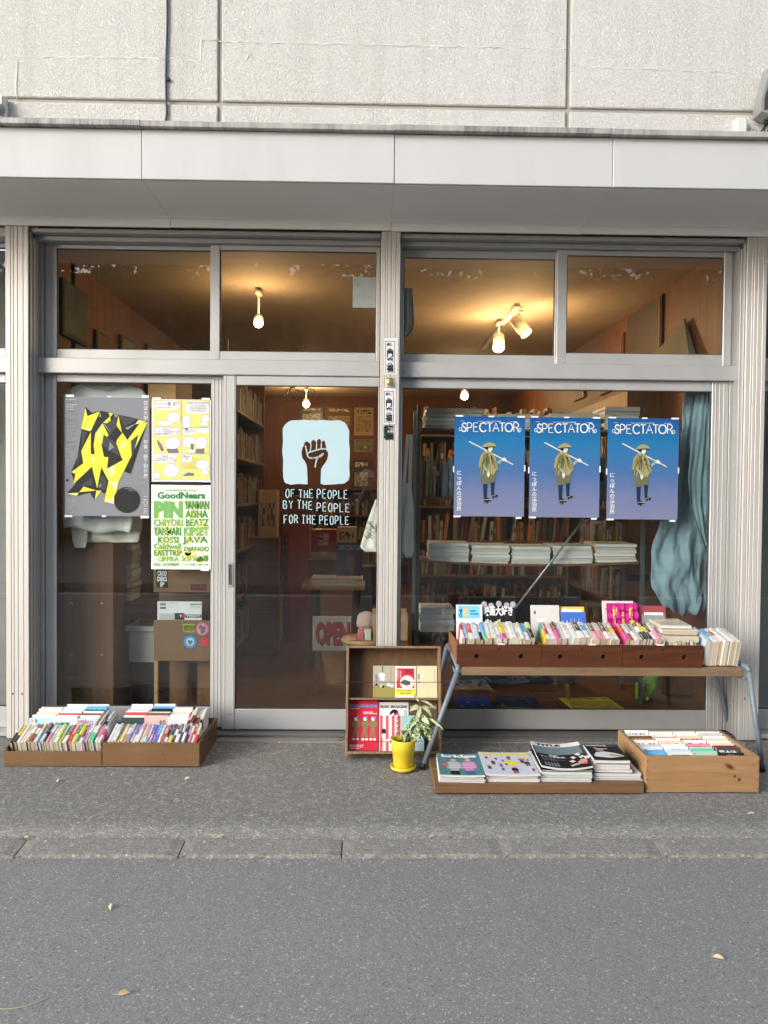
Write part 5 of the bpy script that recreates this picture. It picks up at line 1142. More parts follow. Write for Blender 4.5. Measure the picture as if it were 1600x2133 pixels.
for ln, wd in (([(704, 592), (712, 620), (720, 655), (740, 648), (790, 632), (840, 620), (875, 622), (892, 640)], .007), ([(752, 580), (746, 640)], .006), ([(799, 575), (796, 630)], .006), ([(838, 570), (836, 620)], .006), ([(718, 655), (728, 685), (752, 698), (800, 690), (830, 675), (855, 657), (838, 680), (810, 695), (796, 720), (786, 775)], .0075), ([(750, 690), (780, 700), (830, 690)], .005)): p.line(ln, wd, 0, 1)
p.done('painted_square', [M('pale_blue_paint', (0.42, 0.58, 0.64), .6, 0, .05, 3.0)], sg)
p = Print(YD, cf); rl = random.Random(2)
for body, x0, x1, yt, yb in (('OF THE PEOPLE', 542, 1058, 958, 1034), ('BY THE PEOPLE', 522, 1074, 1050, 1160), ('FOR THE PEOPLE', 528, 1070, 1172, 1258)):
    n = len(body); pos = x0; stp = (x1 - x0) / (sum(.45 if c == ' ' else 1 for c in body) - .3)
    for i, ch in enumerate(body):
        if ch == ' ': pos += stp * .45; continue
        dy = (yb - yt) * .16 * (i / n); hh = 66 + rl.uniform(-4, 6)
        w_ = stp * .62; y1 = yt + 66 + dy + rl.uniform(-3, 3) + (14 if body[0] == 'B' and i > 6 else 0)
        for st_ in STROKES[ch]:
            p.line([(pos + q[0] * w_ + rl.uniform(-1, 1), y1 - q[1] * hh + rl.uniform(-1.5, 1.5)) for q in st_], .0058, 0, 1, len(st_) > 3 and ch in 'OPRB')
        pos += stp
p.done('lettering', [M('pale_blue_paint', (0.52, 0.68, 0.74), .6)], sg)

# --- good luck strips and brass bell on the middle post
YP = -.154
cs = lambda x, y: (x / 8.886 + 780, y / 8.886 + 690)
for k, (x0, y0, x1, y1, tx0, ty0, tx1, ty1, fr, lb) in enumerate(((180, 130, 430, 800, 222, 210, 355, 752, (200, 180, 380, 772), 'upper white paper strip with black kanji on the middle post'), (170, 1050, 395, 1720, 203, 1130, 333, 1668, (183, 1105, 355, 1685), 'lower white paper strip with black kanji on the middle post'))):
    (a, b), (c, d) = cs(x0, y0), cs(x1, y1)
    st_ = sheet('paper_charm', lb, a, b, c, d, YP - .002, flat('charm_paper', (0.72, 0.72, 0.73)), 'charm')
    p = Print(YP - .002, cs); f = fr
    for q in ((f[0], f[1], f[2], f[1] + 8), (f[0], f[3] - 8, f[2], f[3]), (f[0], f[1], f[0] + 8, f[3]), (f[2] - 8, f[1], f[2], f[3])): p.rect(*q, 0, 1)
    p.text('笑\n門\n来\n福', tx0, ty0, tx1, ty1, 0, 2, .035); p.done('lettering', [flat('charm_ink', (0.02, 0.02, 0.026))], st_)
(a, b), (c, d) = cs(160, 1735), cs(350, 2010)
ch = thing('dark_charm', 'dark green cut out kanji hanging under the lower paper strip', 'charm', (U((a + c) / 2, d, YP)[0], YP, U(a, d, YP)[1]))
p = Print(YP - .001, cs); p.text('招\n福', 162, 1740, 348, 2008, 0, 2, .075); p.rect(185, 1760, 330, 1990, 0, 1) if False else None
p.done('lettering', [flat('charm_green', (0.008, 0.028, 0.030))], ch); MB().tube([(U(812, 881, YP)[0], YP - .003, U(812, 880, YP)[1]), (U(811, 886, YP)[0], YP - .003, U(811, 888, YP)[1])], .0012, 6).build('thread', INK, ch)
bx_, bz_ = U(810, 796, YP - .01)
be = thing('brass_bell', 'small brass bell plate between the two paper strips on the post', 'bell', (bx_, YP, bz_ - .03)); BR = M('brass', (0.58, 0.46, 0.20), .3, .75, .12, 40.0)
B('backplate', bx_ - .018, bx_ + .018, YP - .006, YP, bz_ - .028, bz_ + .03, M('plate_cream', (0.62, 0.56, 0.38), .4), be, .003)
MB().lathe([(0, .022), (.004, .021), (.007, .012), (.009, 0), (.014, -.016), (.0125, -.016), (0, -.01)], 16, (bx_, YP - .021, bz_), 0).build('bell_body', BR, be, True)
MB().tube([(bx_ - .016, YP - .012, bz_ + .024), (bx_ + .016, YP - .012, bz_ + .024)], .003, 8).build('bracket', BR, be); MB().tube([(bx_, YP - .021, bz_ - .01), (bx_, YP - .021, bz_ - .03)], .0015, 6).build('clapper', BR, be)
# ================================================================== things in front of the shop
class PlanePrint(Print):
    """flat print on any plane: u to the right, v up, both 0..1"""
    def __init__(s, O, ux, uy, W, H): s.m = MB(); s.O = Vector(O); s.ux = Vector(ux).normalized(); s.uy = Vector(uy).normalized(); s.n = s.ux.cross(s.uy).normalized(); s.W = W; s.H = H
    def P(s, p, lift): return tuple(s.O + s.ux * (p[0] * s.W) + s.uy * (p[1] * s.H) + s.n * (.0008 + .00035 * lift))
    def text(s, body, x0, y0, x1, y1, mi, lift=3, bold=0.0, spacing=1.0, shear=0):   # y0 bottom, y1 top
        put_text(s.m, body, s.P((x0, y0), lift), s.ux, s.uy, (x1 - x0) * s.W, (y1 - y0) * s.H, mi, bold, spacing, shear); return s
    def line(s, pts, wd, mi, lift=2, sm=True):
        l = [(p[0] * s.W, p[1] * s.H) for p in pts]; t = MB(); ribbon(t, smooth_line(l) if sm else l, wd, 0)
        s.m.add([s.O + s.ux * v[0] + s.uy * v[2] + s.n * (.0008 + .00035 * lift) for v in t.v], t.f, mi); return s
def board(o, name, T, x0, x1, y0, y1, z0, z1, mat, c=.002): return MB().box(x0, x1, y0, y1, z0, z1, c, 0, T).build(name, mat, o)
BOOKG = 'second-hand books set out in front of the shop'
rk5 = random.Random(21)
def spine_row(xa, xb, y, z, W, L, pitch, spec, where, lean=0.0, jit=.012, tmul=1.0):
    """books lying on their fore-edges, spines up, tails to the street"""
    ths = [rk5.uniform(.011, .019) * (s[3] if len(s) > 3 else 1) for s in spec]; k = (xb - xa) / sum(ths); x = xa
    for i, s in enumerate(spec):
        t = ths[i] * k; w_ = W + rk5.uniform(-.006, .006); l = L + rk5.uniform(-.006, .004)
        book(TOPUP(x + t / 2, y + rk5.uniform(0, jit), z + rk5.uniform(0, .004), lean + rk5.uniform(-.008, .008), 0, pitch + rk5.uniform(-.012, .012)), t - .0002, l, w_, cover_mat('top', s[0], s[1], s[2], i % 3),
             f'{s[0]} paperback spine, {ORD[i]} from the left {where}', BOOKG, PAGEM[rk5.choice((0, 1, 3, 3, 1, 2))])
        x += t
def face_col(x, W, H, ys, z, lean, spec, where, first=None):
    """upright books one behind another, covers to the street; spec runs front to back"""
    for i, (y, s) in enumerate(zip(ys, spec)):
        h = H * (1 + .02 * i) + rk5.uniform(-.006, .006); t = rk5.uniform(.010, .02) if i else .012
        o = book(FACE(x + rk5.uniform(-.003, .003), y, z, lean, W), t, h, W - rk5.uniform(.002, .006), cover_mat('face', s[0], s[1], s[2], i + int(x * 50) % 7), f'{s[0]} book, {ORD[i]} from the front {where}', BOOKG, PAGEM[rk5.choice((0, 2, 2))])
        if i == 0 and first: first(o, Matrix(FACE(x, y, z, lean, W)), W, h, t)
def cover_print(fn):
    def f(o, T, W, H, t):
        n = (T.to_3x3() @ Vector((1, 0, 0))); O = T @ Vector((t / 2, 0, W)); p = PlanePrint(O, T.to_3x3() @ Vector((0, 0, -1)), T.to_3x3() @ Vector((0, 1, 0)), W, H)
        mats = fn(p); p.done('cover_print', mats, o)
    return f

# ---------- two low wooden boxes on the left
def low_box(label, x0, x1, y0, y1, h, hf, holes=False):
    o = thing('wooden_box', label, 'box', ((x0 + x1) / 2, (y0 + y1) / 2, 0)); t = .013; T = Matrix.Identity(4)
    board(o, 'front_board', T, x0, x1, y0, y0 + t, .002, hf, BOXW); board(o, 'back_board', T, x0, x1, y1 - t, y1, .002, h, BOXW)
    board(o, 'side_board', T, x0, x0 + t, y0 + t + .0005, y1 - t - .0005, .002, h, BOXW_Y); board(o, 'side_board', T, x1 - t, x1, y0 + t + .0005, y1 - t - .0005, .002, h, BOXW_Y)
    board(o, 'bottom_board', T, x0 + t, x1 - t, y0 + t, y1 - t, .004, .012, BOXW, 0)
    for (x, z) in ((x0 + .007, hf * .2), (x0 + .007, hf * .8), (x1 - .007, hf * .2), (x1 - .007, hf * .8)): MB().lathe([(.0022, 0), (.0022, .001), (0, .0012)], 8, (0, 0, 0), 0, Matrix.Translation((x, y0, z)) @ Matrix.Rotation(math.pi / 2, 4, 'X')).build('nail', INK, o)
    if holes: MB().lathe([(.003, 0), (.003, .0012), (0, .0014)], 8, (0, 0, 0), 0, Matrix.Translation(((x0 + x1) / 2 + .06, y0, hf * .55)) @ Matrix.Rotation(math.pi / 2, 4, 'X')).build('nail_hole', INK, o)
    if holes:
        for z in (.062, .09): MB().box(x1 + .0002, x1 + .0016, y0 + .25, y0 + .36, z - .005, z + .004, .001).build('grip_slot', INK, o)
    return o
FY = -.597
low_box('low wooden box full of paperbacks at the left end', -1.879, -1.3765, FY, -.14, .098, .078)
low_box('taller wooden box of paperbacks beside the low one', -1.3735, -.872, FY, -.14, .124, .122, True)
W_, C_ = 'white', 'charcoal'
spA = [(W_, 'black', C_), ('yellow', 'black', C_), (W_, None, C_), ('cream', None, C_), (W_, 'cream', C_), ('tan', W_, C_), ('dark red', W_, W_), (W_, 'cream', C_), ('pale yellow', 'sky blue', C_), ('navy', W_, W_), (W_, 'navy', C_), (W_, 'pink', C_), ('lilac', W_, C_), (W_, 'lime', C_), ('lime', W_, C_), (W_, 'lime', C_), ('teal', W_, C_), ('red', W_, W_), ('pink', 'red', W_), ('green', 'yellow', W_), ('yellow', 'green', C_), ('brown', W_, W_), ('lilac', 'purple', C_), (W_, 'pink', C_), ('mint green', W_, C_), (W_, 'mint green', C_), ('pink', W_, C_), (W_, 'magenta', C_)]
spine_row(-1.862, -1.392, FY + .050, .020, .106, .15, .34, spA, 'in the front row of the low box')
spB = [(W_, None, 'sky blue'), (W_, 'pale blue', C_), ('pale blue', W_, C_), ('yellow', 'orange', C_), ('cream', W_, C_), ('tan', W_, C_), ('pale blue', 'purple', C_), ('lilac', W_, C_), ('purple', W_, W_), (W_, 'lilac', C_), ('cream', None, C_), ('pink', W_, C_), ('pale blue', 'sky blue', C_), ('blue', 'pink', W_), ('purple', 'blue', W_), ('sky blue', 'blue', W_), (W_, None, C_), ('red', 'pink', W_), ('black', 'pale blue', W_), ('navy', 'yellow', W_), ('black', W_, W_), ('charcoal', W_, W_), (W_, 'navy', C_), ('navy', W_, W_), ('lilac', 'navy', C_), (W_, 'pink', C_), ('red', W_, W_), ('cream', 'red', C_)]
spine_row(-1.355, -.892, FY + .050, .024, .106, .15, .34, spB, 'in the front row of the taller box')
def cA1(p): p.rect(0, 0, 1, 1, 0, 0); p.circ(.18, .35, .16, 1, 1, 20, .16); p.circ(.5, .72, .06, 2, 1, 14); p.circ(.9, .8, .08, 2, 1, 14); p.circ(.52, .25, .07, 3, 1, 14); p.rect(.08, .86, .18, .96, 4, 1); p.rect(.24, .86, .34, .96, 1, 1); return [flat('cv_sky', (0.42, 0.62, 0.72)), flat('cv_blue', (0.05, 0.25, 0.60)), flat('cv_red', (0.68, 0.12, 0.14)), INK, flat('cv_orange', (0.75, 0.35, 0.06))]
def cA2(p): p.rect(0, 0, 1, 1, 0, 0); p.rect(.05, .60, .72, .84, 1, 1); p.text('五 重 塔', .1, .63, .68, .82, 2, 3, .02); p.rect(.05, .46, .34, .54, 1, 1); p.bars(.06, .8, .12, .38, 4, 3, 1, seed=3); return [WHITE, flat('cv_green', (0.08, 0.55, 0.36)), INK, flat('cv_lgrey', (0.45, 0.47, 0.5))]
def cA3(p): p.rect(0, 0, 1, 1, 0, 0); p.poly([(0, .0), (.12, .35), (.42, .2), (.55, 0)], 1, 1); p.poly([(.6, 0), (.7, .2), (.85, .38), (1, .3), (1, 0)], 2, 1); p.text('世界聖典のうた\n七十七のうた', .03, .68, .78, .95, 3, 3, .01); return [flat('cv_pale', (0.42, 0.60, 0.70)), flat('cv_yel', (0.80, 0.62, 0.06)), flat('cv_gry', (0.28, 0.29, 0.32)), flat('cv_red2', (0.55, 0.12, 0.12))]
def pal_rear(i): return [[(W_, None, C_), (W_, 'pale grey', C_), (W_, 'black', C_), ('cream', W_, C_), (W_, 'lime', C_), ('pale grey', W_, C_), ('black', W_, W_)], [('pale grey', W_, C_), (W_, 'pink', C_), ('red', W_, C_), (W_, 'brown', C_), ('pale blue', W_, C_), (W_, None, C_), (W_, 'lilac', C_)], [('cream', W_, C_), (W_, 'tan', C_), ('brown', W_, C_), (W_, 'black', C_), ('black', W_, C_), ('sky blue', W_, C_), (W_, None, C_)]][i % 3]
yy = [-.408, -.388, -.366, -.336, -.306, -.276, -.246]
for i, (xa, xb, f) in enumerate(((-1.845, -1.715, cA1), (-1.713, -1.588, cA2), (-1.586, -1.470, cA3))):
    face_col(xa, xb - xa, .180, yy, .016, .22, pal_rear(i), f'in {ORD[i]} column of the low box', cover_print(f))
spine_row(-1.468, -1.392, -.435, .07, .108, .15, .2, [('tan', None, C_), ('cream', None, C_), (W_, None, C_), ('pale grey', 'navy', C_), ('pale blue', 'navy', C_), (W_, 'black', C_), ('pale grey', None, C_)], 'in the raised group of the low box')
def cB1(p): p.rect(0, 0, 1, 1, 0, 0); [p.poly([(a, b), (a + .12, b + .1), (a + .2, b + .02), (a + .1, b - .12)], 1, 1) for a, b in ((.1, .2), (.3, .14), (.5, .25), (.7, .15), (.2, .6), (.6, .55), (.78, .7))]; return [flat('cv_dark', (0.025, 0.05, 0.06)), flat('cv_foam', (0.5, 0.58, 0.6))]
def cB2(p): p.rect(0, 0, 1, 1, 0, 0); p.circ(.42, .4, .24, 1, 1, 18, .3); p.circ(.40, .36, .15, 2, 2, 18, .2); p.text('やり\nにな\nしる\n入', .66, .1, .95, .9, 3, 3, .02); p.text('くろ\nさわ', .06, .5, .18, .85, 1, 3); return [flat('cv_pink', (0.72, 0.42, 0.42)), flat('cv_brown', (0.16, 0.05, 0.04)), flat('cv_face', (0.75, 0.55, 0.48)), INK]
def cB3(p): p.rect(0, 0, 1, 1, 0, 0); p.poly([(0, 0), (0, .5), (.3, .3), (.6, .1), (.6, 0)], 1, 1); p.poly([(0, .9), (.4, .6), (.7, .85), (.5, 1), (0, 1)], 2, 1); p.text('グレート・ギャツビー', .12, .5, .95, .64, 3, 3); return [flat('cv_lav', (0.62, 0.66, 0.78)), flat('cv_lb', (0.38, 0.5, 0.74)), flat('cv_peach', (0.72, 0.6, 0.6)), flat('cv_inkb', (0.1, 0.12, 0.3))]
for i, (xa, xb, f) in enumerate(((-1.345, -1.222, cB1), (-1.220, -1.098, cB2), (-1.096, -.985, cB3))):
    face_col(xa, xb - xa, .182, yy, .016, .22, pal_rear(i + 1), f'in {ORD[i]} column of the taller box', cover_print(f))
spine_row(-.982, -.893, -.435, .075, .112, .16, .22, [(W_, 'red', C_), ('cream', 'black', C_), (W_, 'dark red', C_), ('cream', 'black', C_), ('cream', 'dark red', C_), (W_, 'black', C_)], 'in the raised group of the taller box')

# ---------- leaning display rack by the middle post
TR = Matrix.Translation((-.118, -.512, .0285)) @ Matrix.Rotation(-.25, 4, 'X')
rack = thing('display_rack', 'brown wooden two tier book rack leaning against the middle post', 'rack', (.14, -.45, 0))
RW, RH, RD, t_ = .518, .582, .105, .013
board(rack, 'side_board', TR, 0, t_, 0, RD, 0, RH, RACKE); board(rack, 'side_board', TR, RW - t_, RW, 0, RD, 0, RH, RACKE)
board(rack, 'top_board', TR, t_ + .0005, RW - t_ - .0005, 0, RD, RH - t_, RH, RACKE); board(rack, 'bottom_board', TR, t_ + .0005, RW - t_ - .0005, 0, RD, .012, .012 + t_, RACKE); board(rack, 'shelf', TR, t_ + .0005, RW - t_ - .0005, .012, RD - .007, .292, .303, RACKE)
board(rack, 'back_board', TR, t_ + .0005, RW - t_ - .0005, RD - .006, RD, .0255, RH - t_ - .0005, RACKW, 0)
for k, (z, dip) in enumerate(((.388, .002), (.088, .012))):
    pts = [TR @ Vector((-.012 + (RW + .024) * i / 20, -.004 if k == 0 else -.012, z - dip * math.sin(math.pi * i / 20))) for i in range(21)]
    MB().tube(pts, .0016, 6).build('elastic_cord', M('cord_%d' % k, (0.05, 0.03, 0.03) if k == 0 else (0.10, 0.01, 0.01), .7), rack, True)
    for e, sx_ in ((-.012, -1), (RW + .012, 1)):
        lp = [TR @ Vector((e + sx_ * (.012 * (1 - math.cos(a))), 0, z + .007 * math.sin(a))) for a in [2 * math.pi * j / 12 for j in range(13)]]; MB().tube(lp, .0014, 6).build('cord_loop', BLACK, rack, True)
def rbook(x0, x1, z, H, y, cm, label, fn=None, name='book', t=.012, lean=.03):
    T = TR @ Matrix.Translation((x0, y, z)) @ Matrix.Rotation(-lean, 4, 'X') @ Matrix(((0, 0, -1, x1 - x0), (-1, 0, 0, 0), (0, 1, 0, 0), (0, 0, 0, 1)))
    o = book(T, t, H, x1 - x0, cm, label, None, PAGEM[2], name, cat=name)
    if fn:
        W = x1 - x0; p = PlanePrint(T @ Vector((t / 2, 0, W)), T.to_3x3() @ Vector((0, 0, -1)), T.to_3x3() @ Vector((0, 1, 0)), W, H); mt = fn(p); p.done('cover_print', mt, o)
def r1(p):
    p.rect(0, 0, 1, .4, 0, 0); p.rect(0, .4, 1, 1, 1, 0)
    for a, b, r in ((.4, .7, .16), (.45, .58, .12), (.72, .4, .1), (.88, .36, .09), (.4, .36, .08)): p.circ(a, b, r, 2, 1, 14, r * .5)
    p.line([(.82, .95), (.84, .7), (.78, .45)], .003, 3, 1); p.rect(.1, .5, .22, .72, 4, 1); p.text('月\n曜\n日', .4, .78, .48, .98, 5, 3, .03); p.circ(.16, .40, .06, 5, 2, 10, .04); p.circ(.46, .34, .06, 5, 3, 10, .04); return [flat('rk_olive', (0.30, 0.27, 0.08)), flat('rk_beige', (0.42, 0.38, 0.28)), flat('rk_white', (0.70, 0.72, 0.76)), flat('rk_grey', (0.22, 0.2, 0.17)), flat('rk_violet', (0.20, 0.20, 0.48)), INK]
def r2(p):
    p.rect(0, 0, 1, 1, 0, 0); p.rect(.08, .3, .93, .93, 1, 1); p.circ(.58, .48, .34, 0, 2, 26, .22); p.poly([(.24, .48), (.45, .58), (.74, .50), (.72, .40), (.55, .38), (.3, .44)], 2, 3); p.rect(0, .08, 1, .28, 3, 1)
    p.text('飛騨\n分水', .45, .74, .88, .90, 4, 3, .03); p.text('高村薫', .22, .52, .30, .84, 0, 3) if False else p.text('高\n村\n薫', .22, .62, .30, .84, 0, 3); p.text('旅\n藤\nさ', .1, .55, .18, .88, 0, 3); p.text('生きることと死ぬこと', .08, .19, .9, .25, 4, 3); p.text('最新小説集', .25, .11, .75, .16, 4, 3); return [flat('rk_paper', (0.74, 0.72, 0.68)), flat('rk_red', (0.55, 0.035, 0.06)), flat('rk_mound', (0.12, 0.11, 0.09)), flat('rk_obi', (0.75, 0.66, 0.08)), flat('rk_dkred', (0.2, 0.02, 0.02))]
def r3(p):
    p.rect(0, 0, 1, 1, 0, 0); p.text('く\nず\nん\nん', .82, .5, .95, .95, 1, 3); p.rect(.08, .58, .16, .74, 2, 1); p.rect(.18, .64, .34, .72, 3, 1); p.rect(.1, .45, .16, .52, 2, 1); p.line([(0, .46), (1, .46)], .001, 1, 1, False); return [flat('rk_cream', (0.66, 0.62, 0.40)), flat('rk_lineg', (0.40, 0.37, 0.24)), flat('rk_dk', (0.2, 0.19, 0.15)), WHITE]
rbook(.146, .265, .3042, .172, .055, cover_mat('face', 'olive', 'cream', 'charcoal', 1), 'olive and grey illustrated book, left on the upper tier of the rack', r1)
rbook(.267, .382, .3042, .170, .050, cover_mat('face', 'white', 'red', 'charcoal', 2), 'white and red book with yellow band, middle of the rack upper tier', r2)
rbook(.385, .500, .3042, .172, .055, cover_mat('face', 'cream', 'cream', 'charcoal', 3), 'plain cream book, right on the upper tier of the rack', r3)
def r4(p):
    p.rect(0, 0, 1, 1, 0, 0); p.text('MUSIC MAGAZINE', .03, .86, .97, .92, 1, 3, .05); p.rect(.03, .83, .34, .845, 4, 1); p.bars(.5, .97, .73, .79, 2, 2, 1, seed=2); p.bars(.03, .52, .03, .13, 3, 2, 1, seed=4)
    for x in (.24, .55, .82):
        p.poly([(x - .14, .52), (x - .02, .64), (x + .1, .62), (x + .14, .5), (x + .06, .45), (x + .09, .25), (x + .02, .24), (x - .02, .38), (x - .05, .24), (x - .11, .26), (x - .06, .46)], 3, 1); p.circ(x, .63, .06, 2, 2, 14, .04); p.circ(x + .05, .65, .04, 1, 3, 12, .03); p.rect(x - .12, .2, x - .02, .24, 2, 2); p.rect(x + .02, .2, x + .1, .24, 2, 2)
    p.line([(.08, .78), (.1, .74), (.06, .72), (.12, .75), (.14, .72)], .002, 3, 2); return [flat('mm_red', (0.60, 0.02, 0.05)), flat('mm_blue', (0.08, 0.30, 0.70)), WHITE, flat('mm_khaki', (0.22, 0.19, 0.09)), flat('mm_yel', (0.75, 0.6, 0.1))]
def r5(p):
    p.rect(0, 0, 1, 1, 0, 0); p.text('MUSIC MAGAZINE', .04, .875, .96, .935, 1, 3, .04); p.text('M', .04, .875, .115, .935, 2, 4, .04); p.circ(.52, .74, .16, 1, 1, 18, .11); p.poly([(.5, .72), (.66, .8), (.68, .7)], 3, 2); p.poly([(.3, .7), (.5, .78), (.52, .72), (.34, .66)], 0, 3); p.rect(.84, .62, .96, .84, 4, 1); return [flat('mm_pale', (0.70, 0.71, 0.72)), INK, flat('mm_red', (0.60, 0.02, 0.05)), flat('mm_pink', (0.70, 0.08, 0.35)), flat('mm_grey', (0.5, 0.5, 0.5))]
def r6(p): p.rect(0, 0, 1, 1, 0, 0); p.text('MUSIC MAGAZINE', .04, .88, .96, .935, 1, 3, .04); p.circ(.4, .5, .3, 2, 1, 20, .22); return [flat('mm_brown', (0.09, 0.065, 0.045)), flat('mm_tan', (0.42, 0.36, 0.24)), flat('mm_olive', (0.16, 0.13, 0.07))]
def r7(p):
    p.rect(0, 0, 1, 1, 0, 0)
    for k in range(4): p.rect(.02 + .27 * k, 0, .15 + .27 * k, 1, 1, 1)
    p.text('ゲ\nゲ\nゲ\nの', .72, .42, .92, .98, 2, 3, .02); p.text('女\n房', .48, .2, .64, .42, 2, 3, .02); p.circ(.2, .55, .1, 2, 2, 14, .08); p.circ(.2, .42, .09, 0, 2, 14, .09); p.poly([(.15, .25), (.5, .38), (.52, .32), (.18, .2)], 0, 3); return [flat('st_w', (0.74, 0.73, 0.71)), flat('st_r', (0.58, 0.10, 0.12)), INK]
def r8(p): p.rect(0, 0, 1, 1, 0, 0); p.poly([(0, 0), (0, .45), (.5, .6), (1, .4), (1, 0)], 1, 1); p.poly([(.1, .7), (.5, .9), (.9, .66), (.5, .6)], 2, 1); return [flat('te_1', (0.28, 0.52, 0.52)), flat('te_2', (0.42, 0.62, 0.72)), flat('te_3', (0.5, 0.68, 0.62))]
ZB = .0256
rbook(.016, .176, ZB, .262, .060, cover_mat('face', 'red', 'red', 'white', 4), 'red music magazine with three khaki figures on the rack', r4, 'magazine', .007)
rbook(.180, .342, ZB, .254, .066, cover_mat('face', 'white', 'grey', 'charcoal', 5), 'white music magazine with black and red title on the rack', r5, 'magazine', .007)
rbook(.346, .500, ZB, .252, .066, cover_mat('face', 'brown', 'tan', 'cream', 6), 'dark brown music magazine behind the plant on the rack', r6, 'magazine', .007)
rbook(.182, .302, ZB, .184, .034, cover_mat('face', 'white', 'red', 'charcoal', 7), 'red and white striped book in front of the white music magazine', r7)
rbook(.304, .424, ZB, .184, .034, cover_mat('face', 'pale blue', 'teal', 'charcoal', 8), 'pale teal book in front of the dark magazine on the rack', r8)

# ---------- bench with three old drawers
bench = thing('bench', 'wooden plank bench on splayed blue grey tube legs', 'bench', (1.2, -.36, 0))
PZ = .528
MB().box(.487, 1.965, -.602, -.375, PZ - .042, PZ, .003).build('plank', PLANK, bench); MB().box(.487, 1.965, -.372, -.13, PZ - .042, PZ, .003).build('plank', PLANK, bench)
lf = [(.286, -.612, 0.0), (.464, -.606, .505), (.470, -.600, .528), (.470, -.09, .545), (.462, -.078, .53), (.36, -.05, .004)]
rf = [(2.062, -.642, 0.0), (1.998, -.606, .512), (1.995, -.600, .532), (2.00, -.10, .545), (2.008, -.085, .53), (2.19, -.04, .004)]
for fr in (lf, rf):
    MB().tube([fr[0], fr[1]], .0135, 12).build('leg', STEEL, bench, True); MB().tube([fr[4], fr[5]], .0135, 12).build('leg', STEEL, bench, True)
    MB().tube([fr[1], fr[2], fr[3], fr[4]], .0135, 12).build('top_bar', STEEL, bench, True)
    MB().tube([(fr[2][0] + (.004 if fr is lf else -.004), -.58, .468), (fr[2][0] + (.004 if fr is lf else -.004), -.12, .468)], .009, 10).build('cross_bar', STEEL, bench, True)
    MB().tube([(fr[0][0], fr[0][1], 0.0005), (fr[0][0] + (.008 if fr is lf else -.004), fr[0][1], .03)], .0145, 12).build('rubber_foot', BLACK, bench, True)
DY = -.585
dr = [(.464, .905, 'left drawer box on the bench with two finger holes'), (.907, 1.334, 'middle drawer box on the bench with a chipped corner'), (1.336, 1.762, 'right drawer box on the bench with dark stains')]
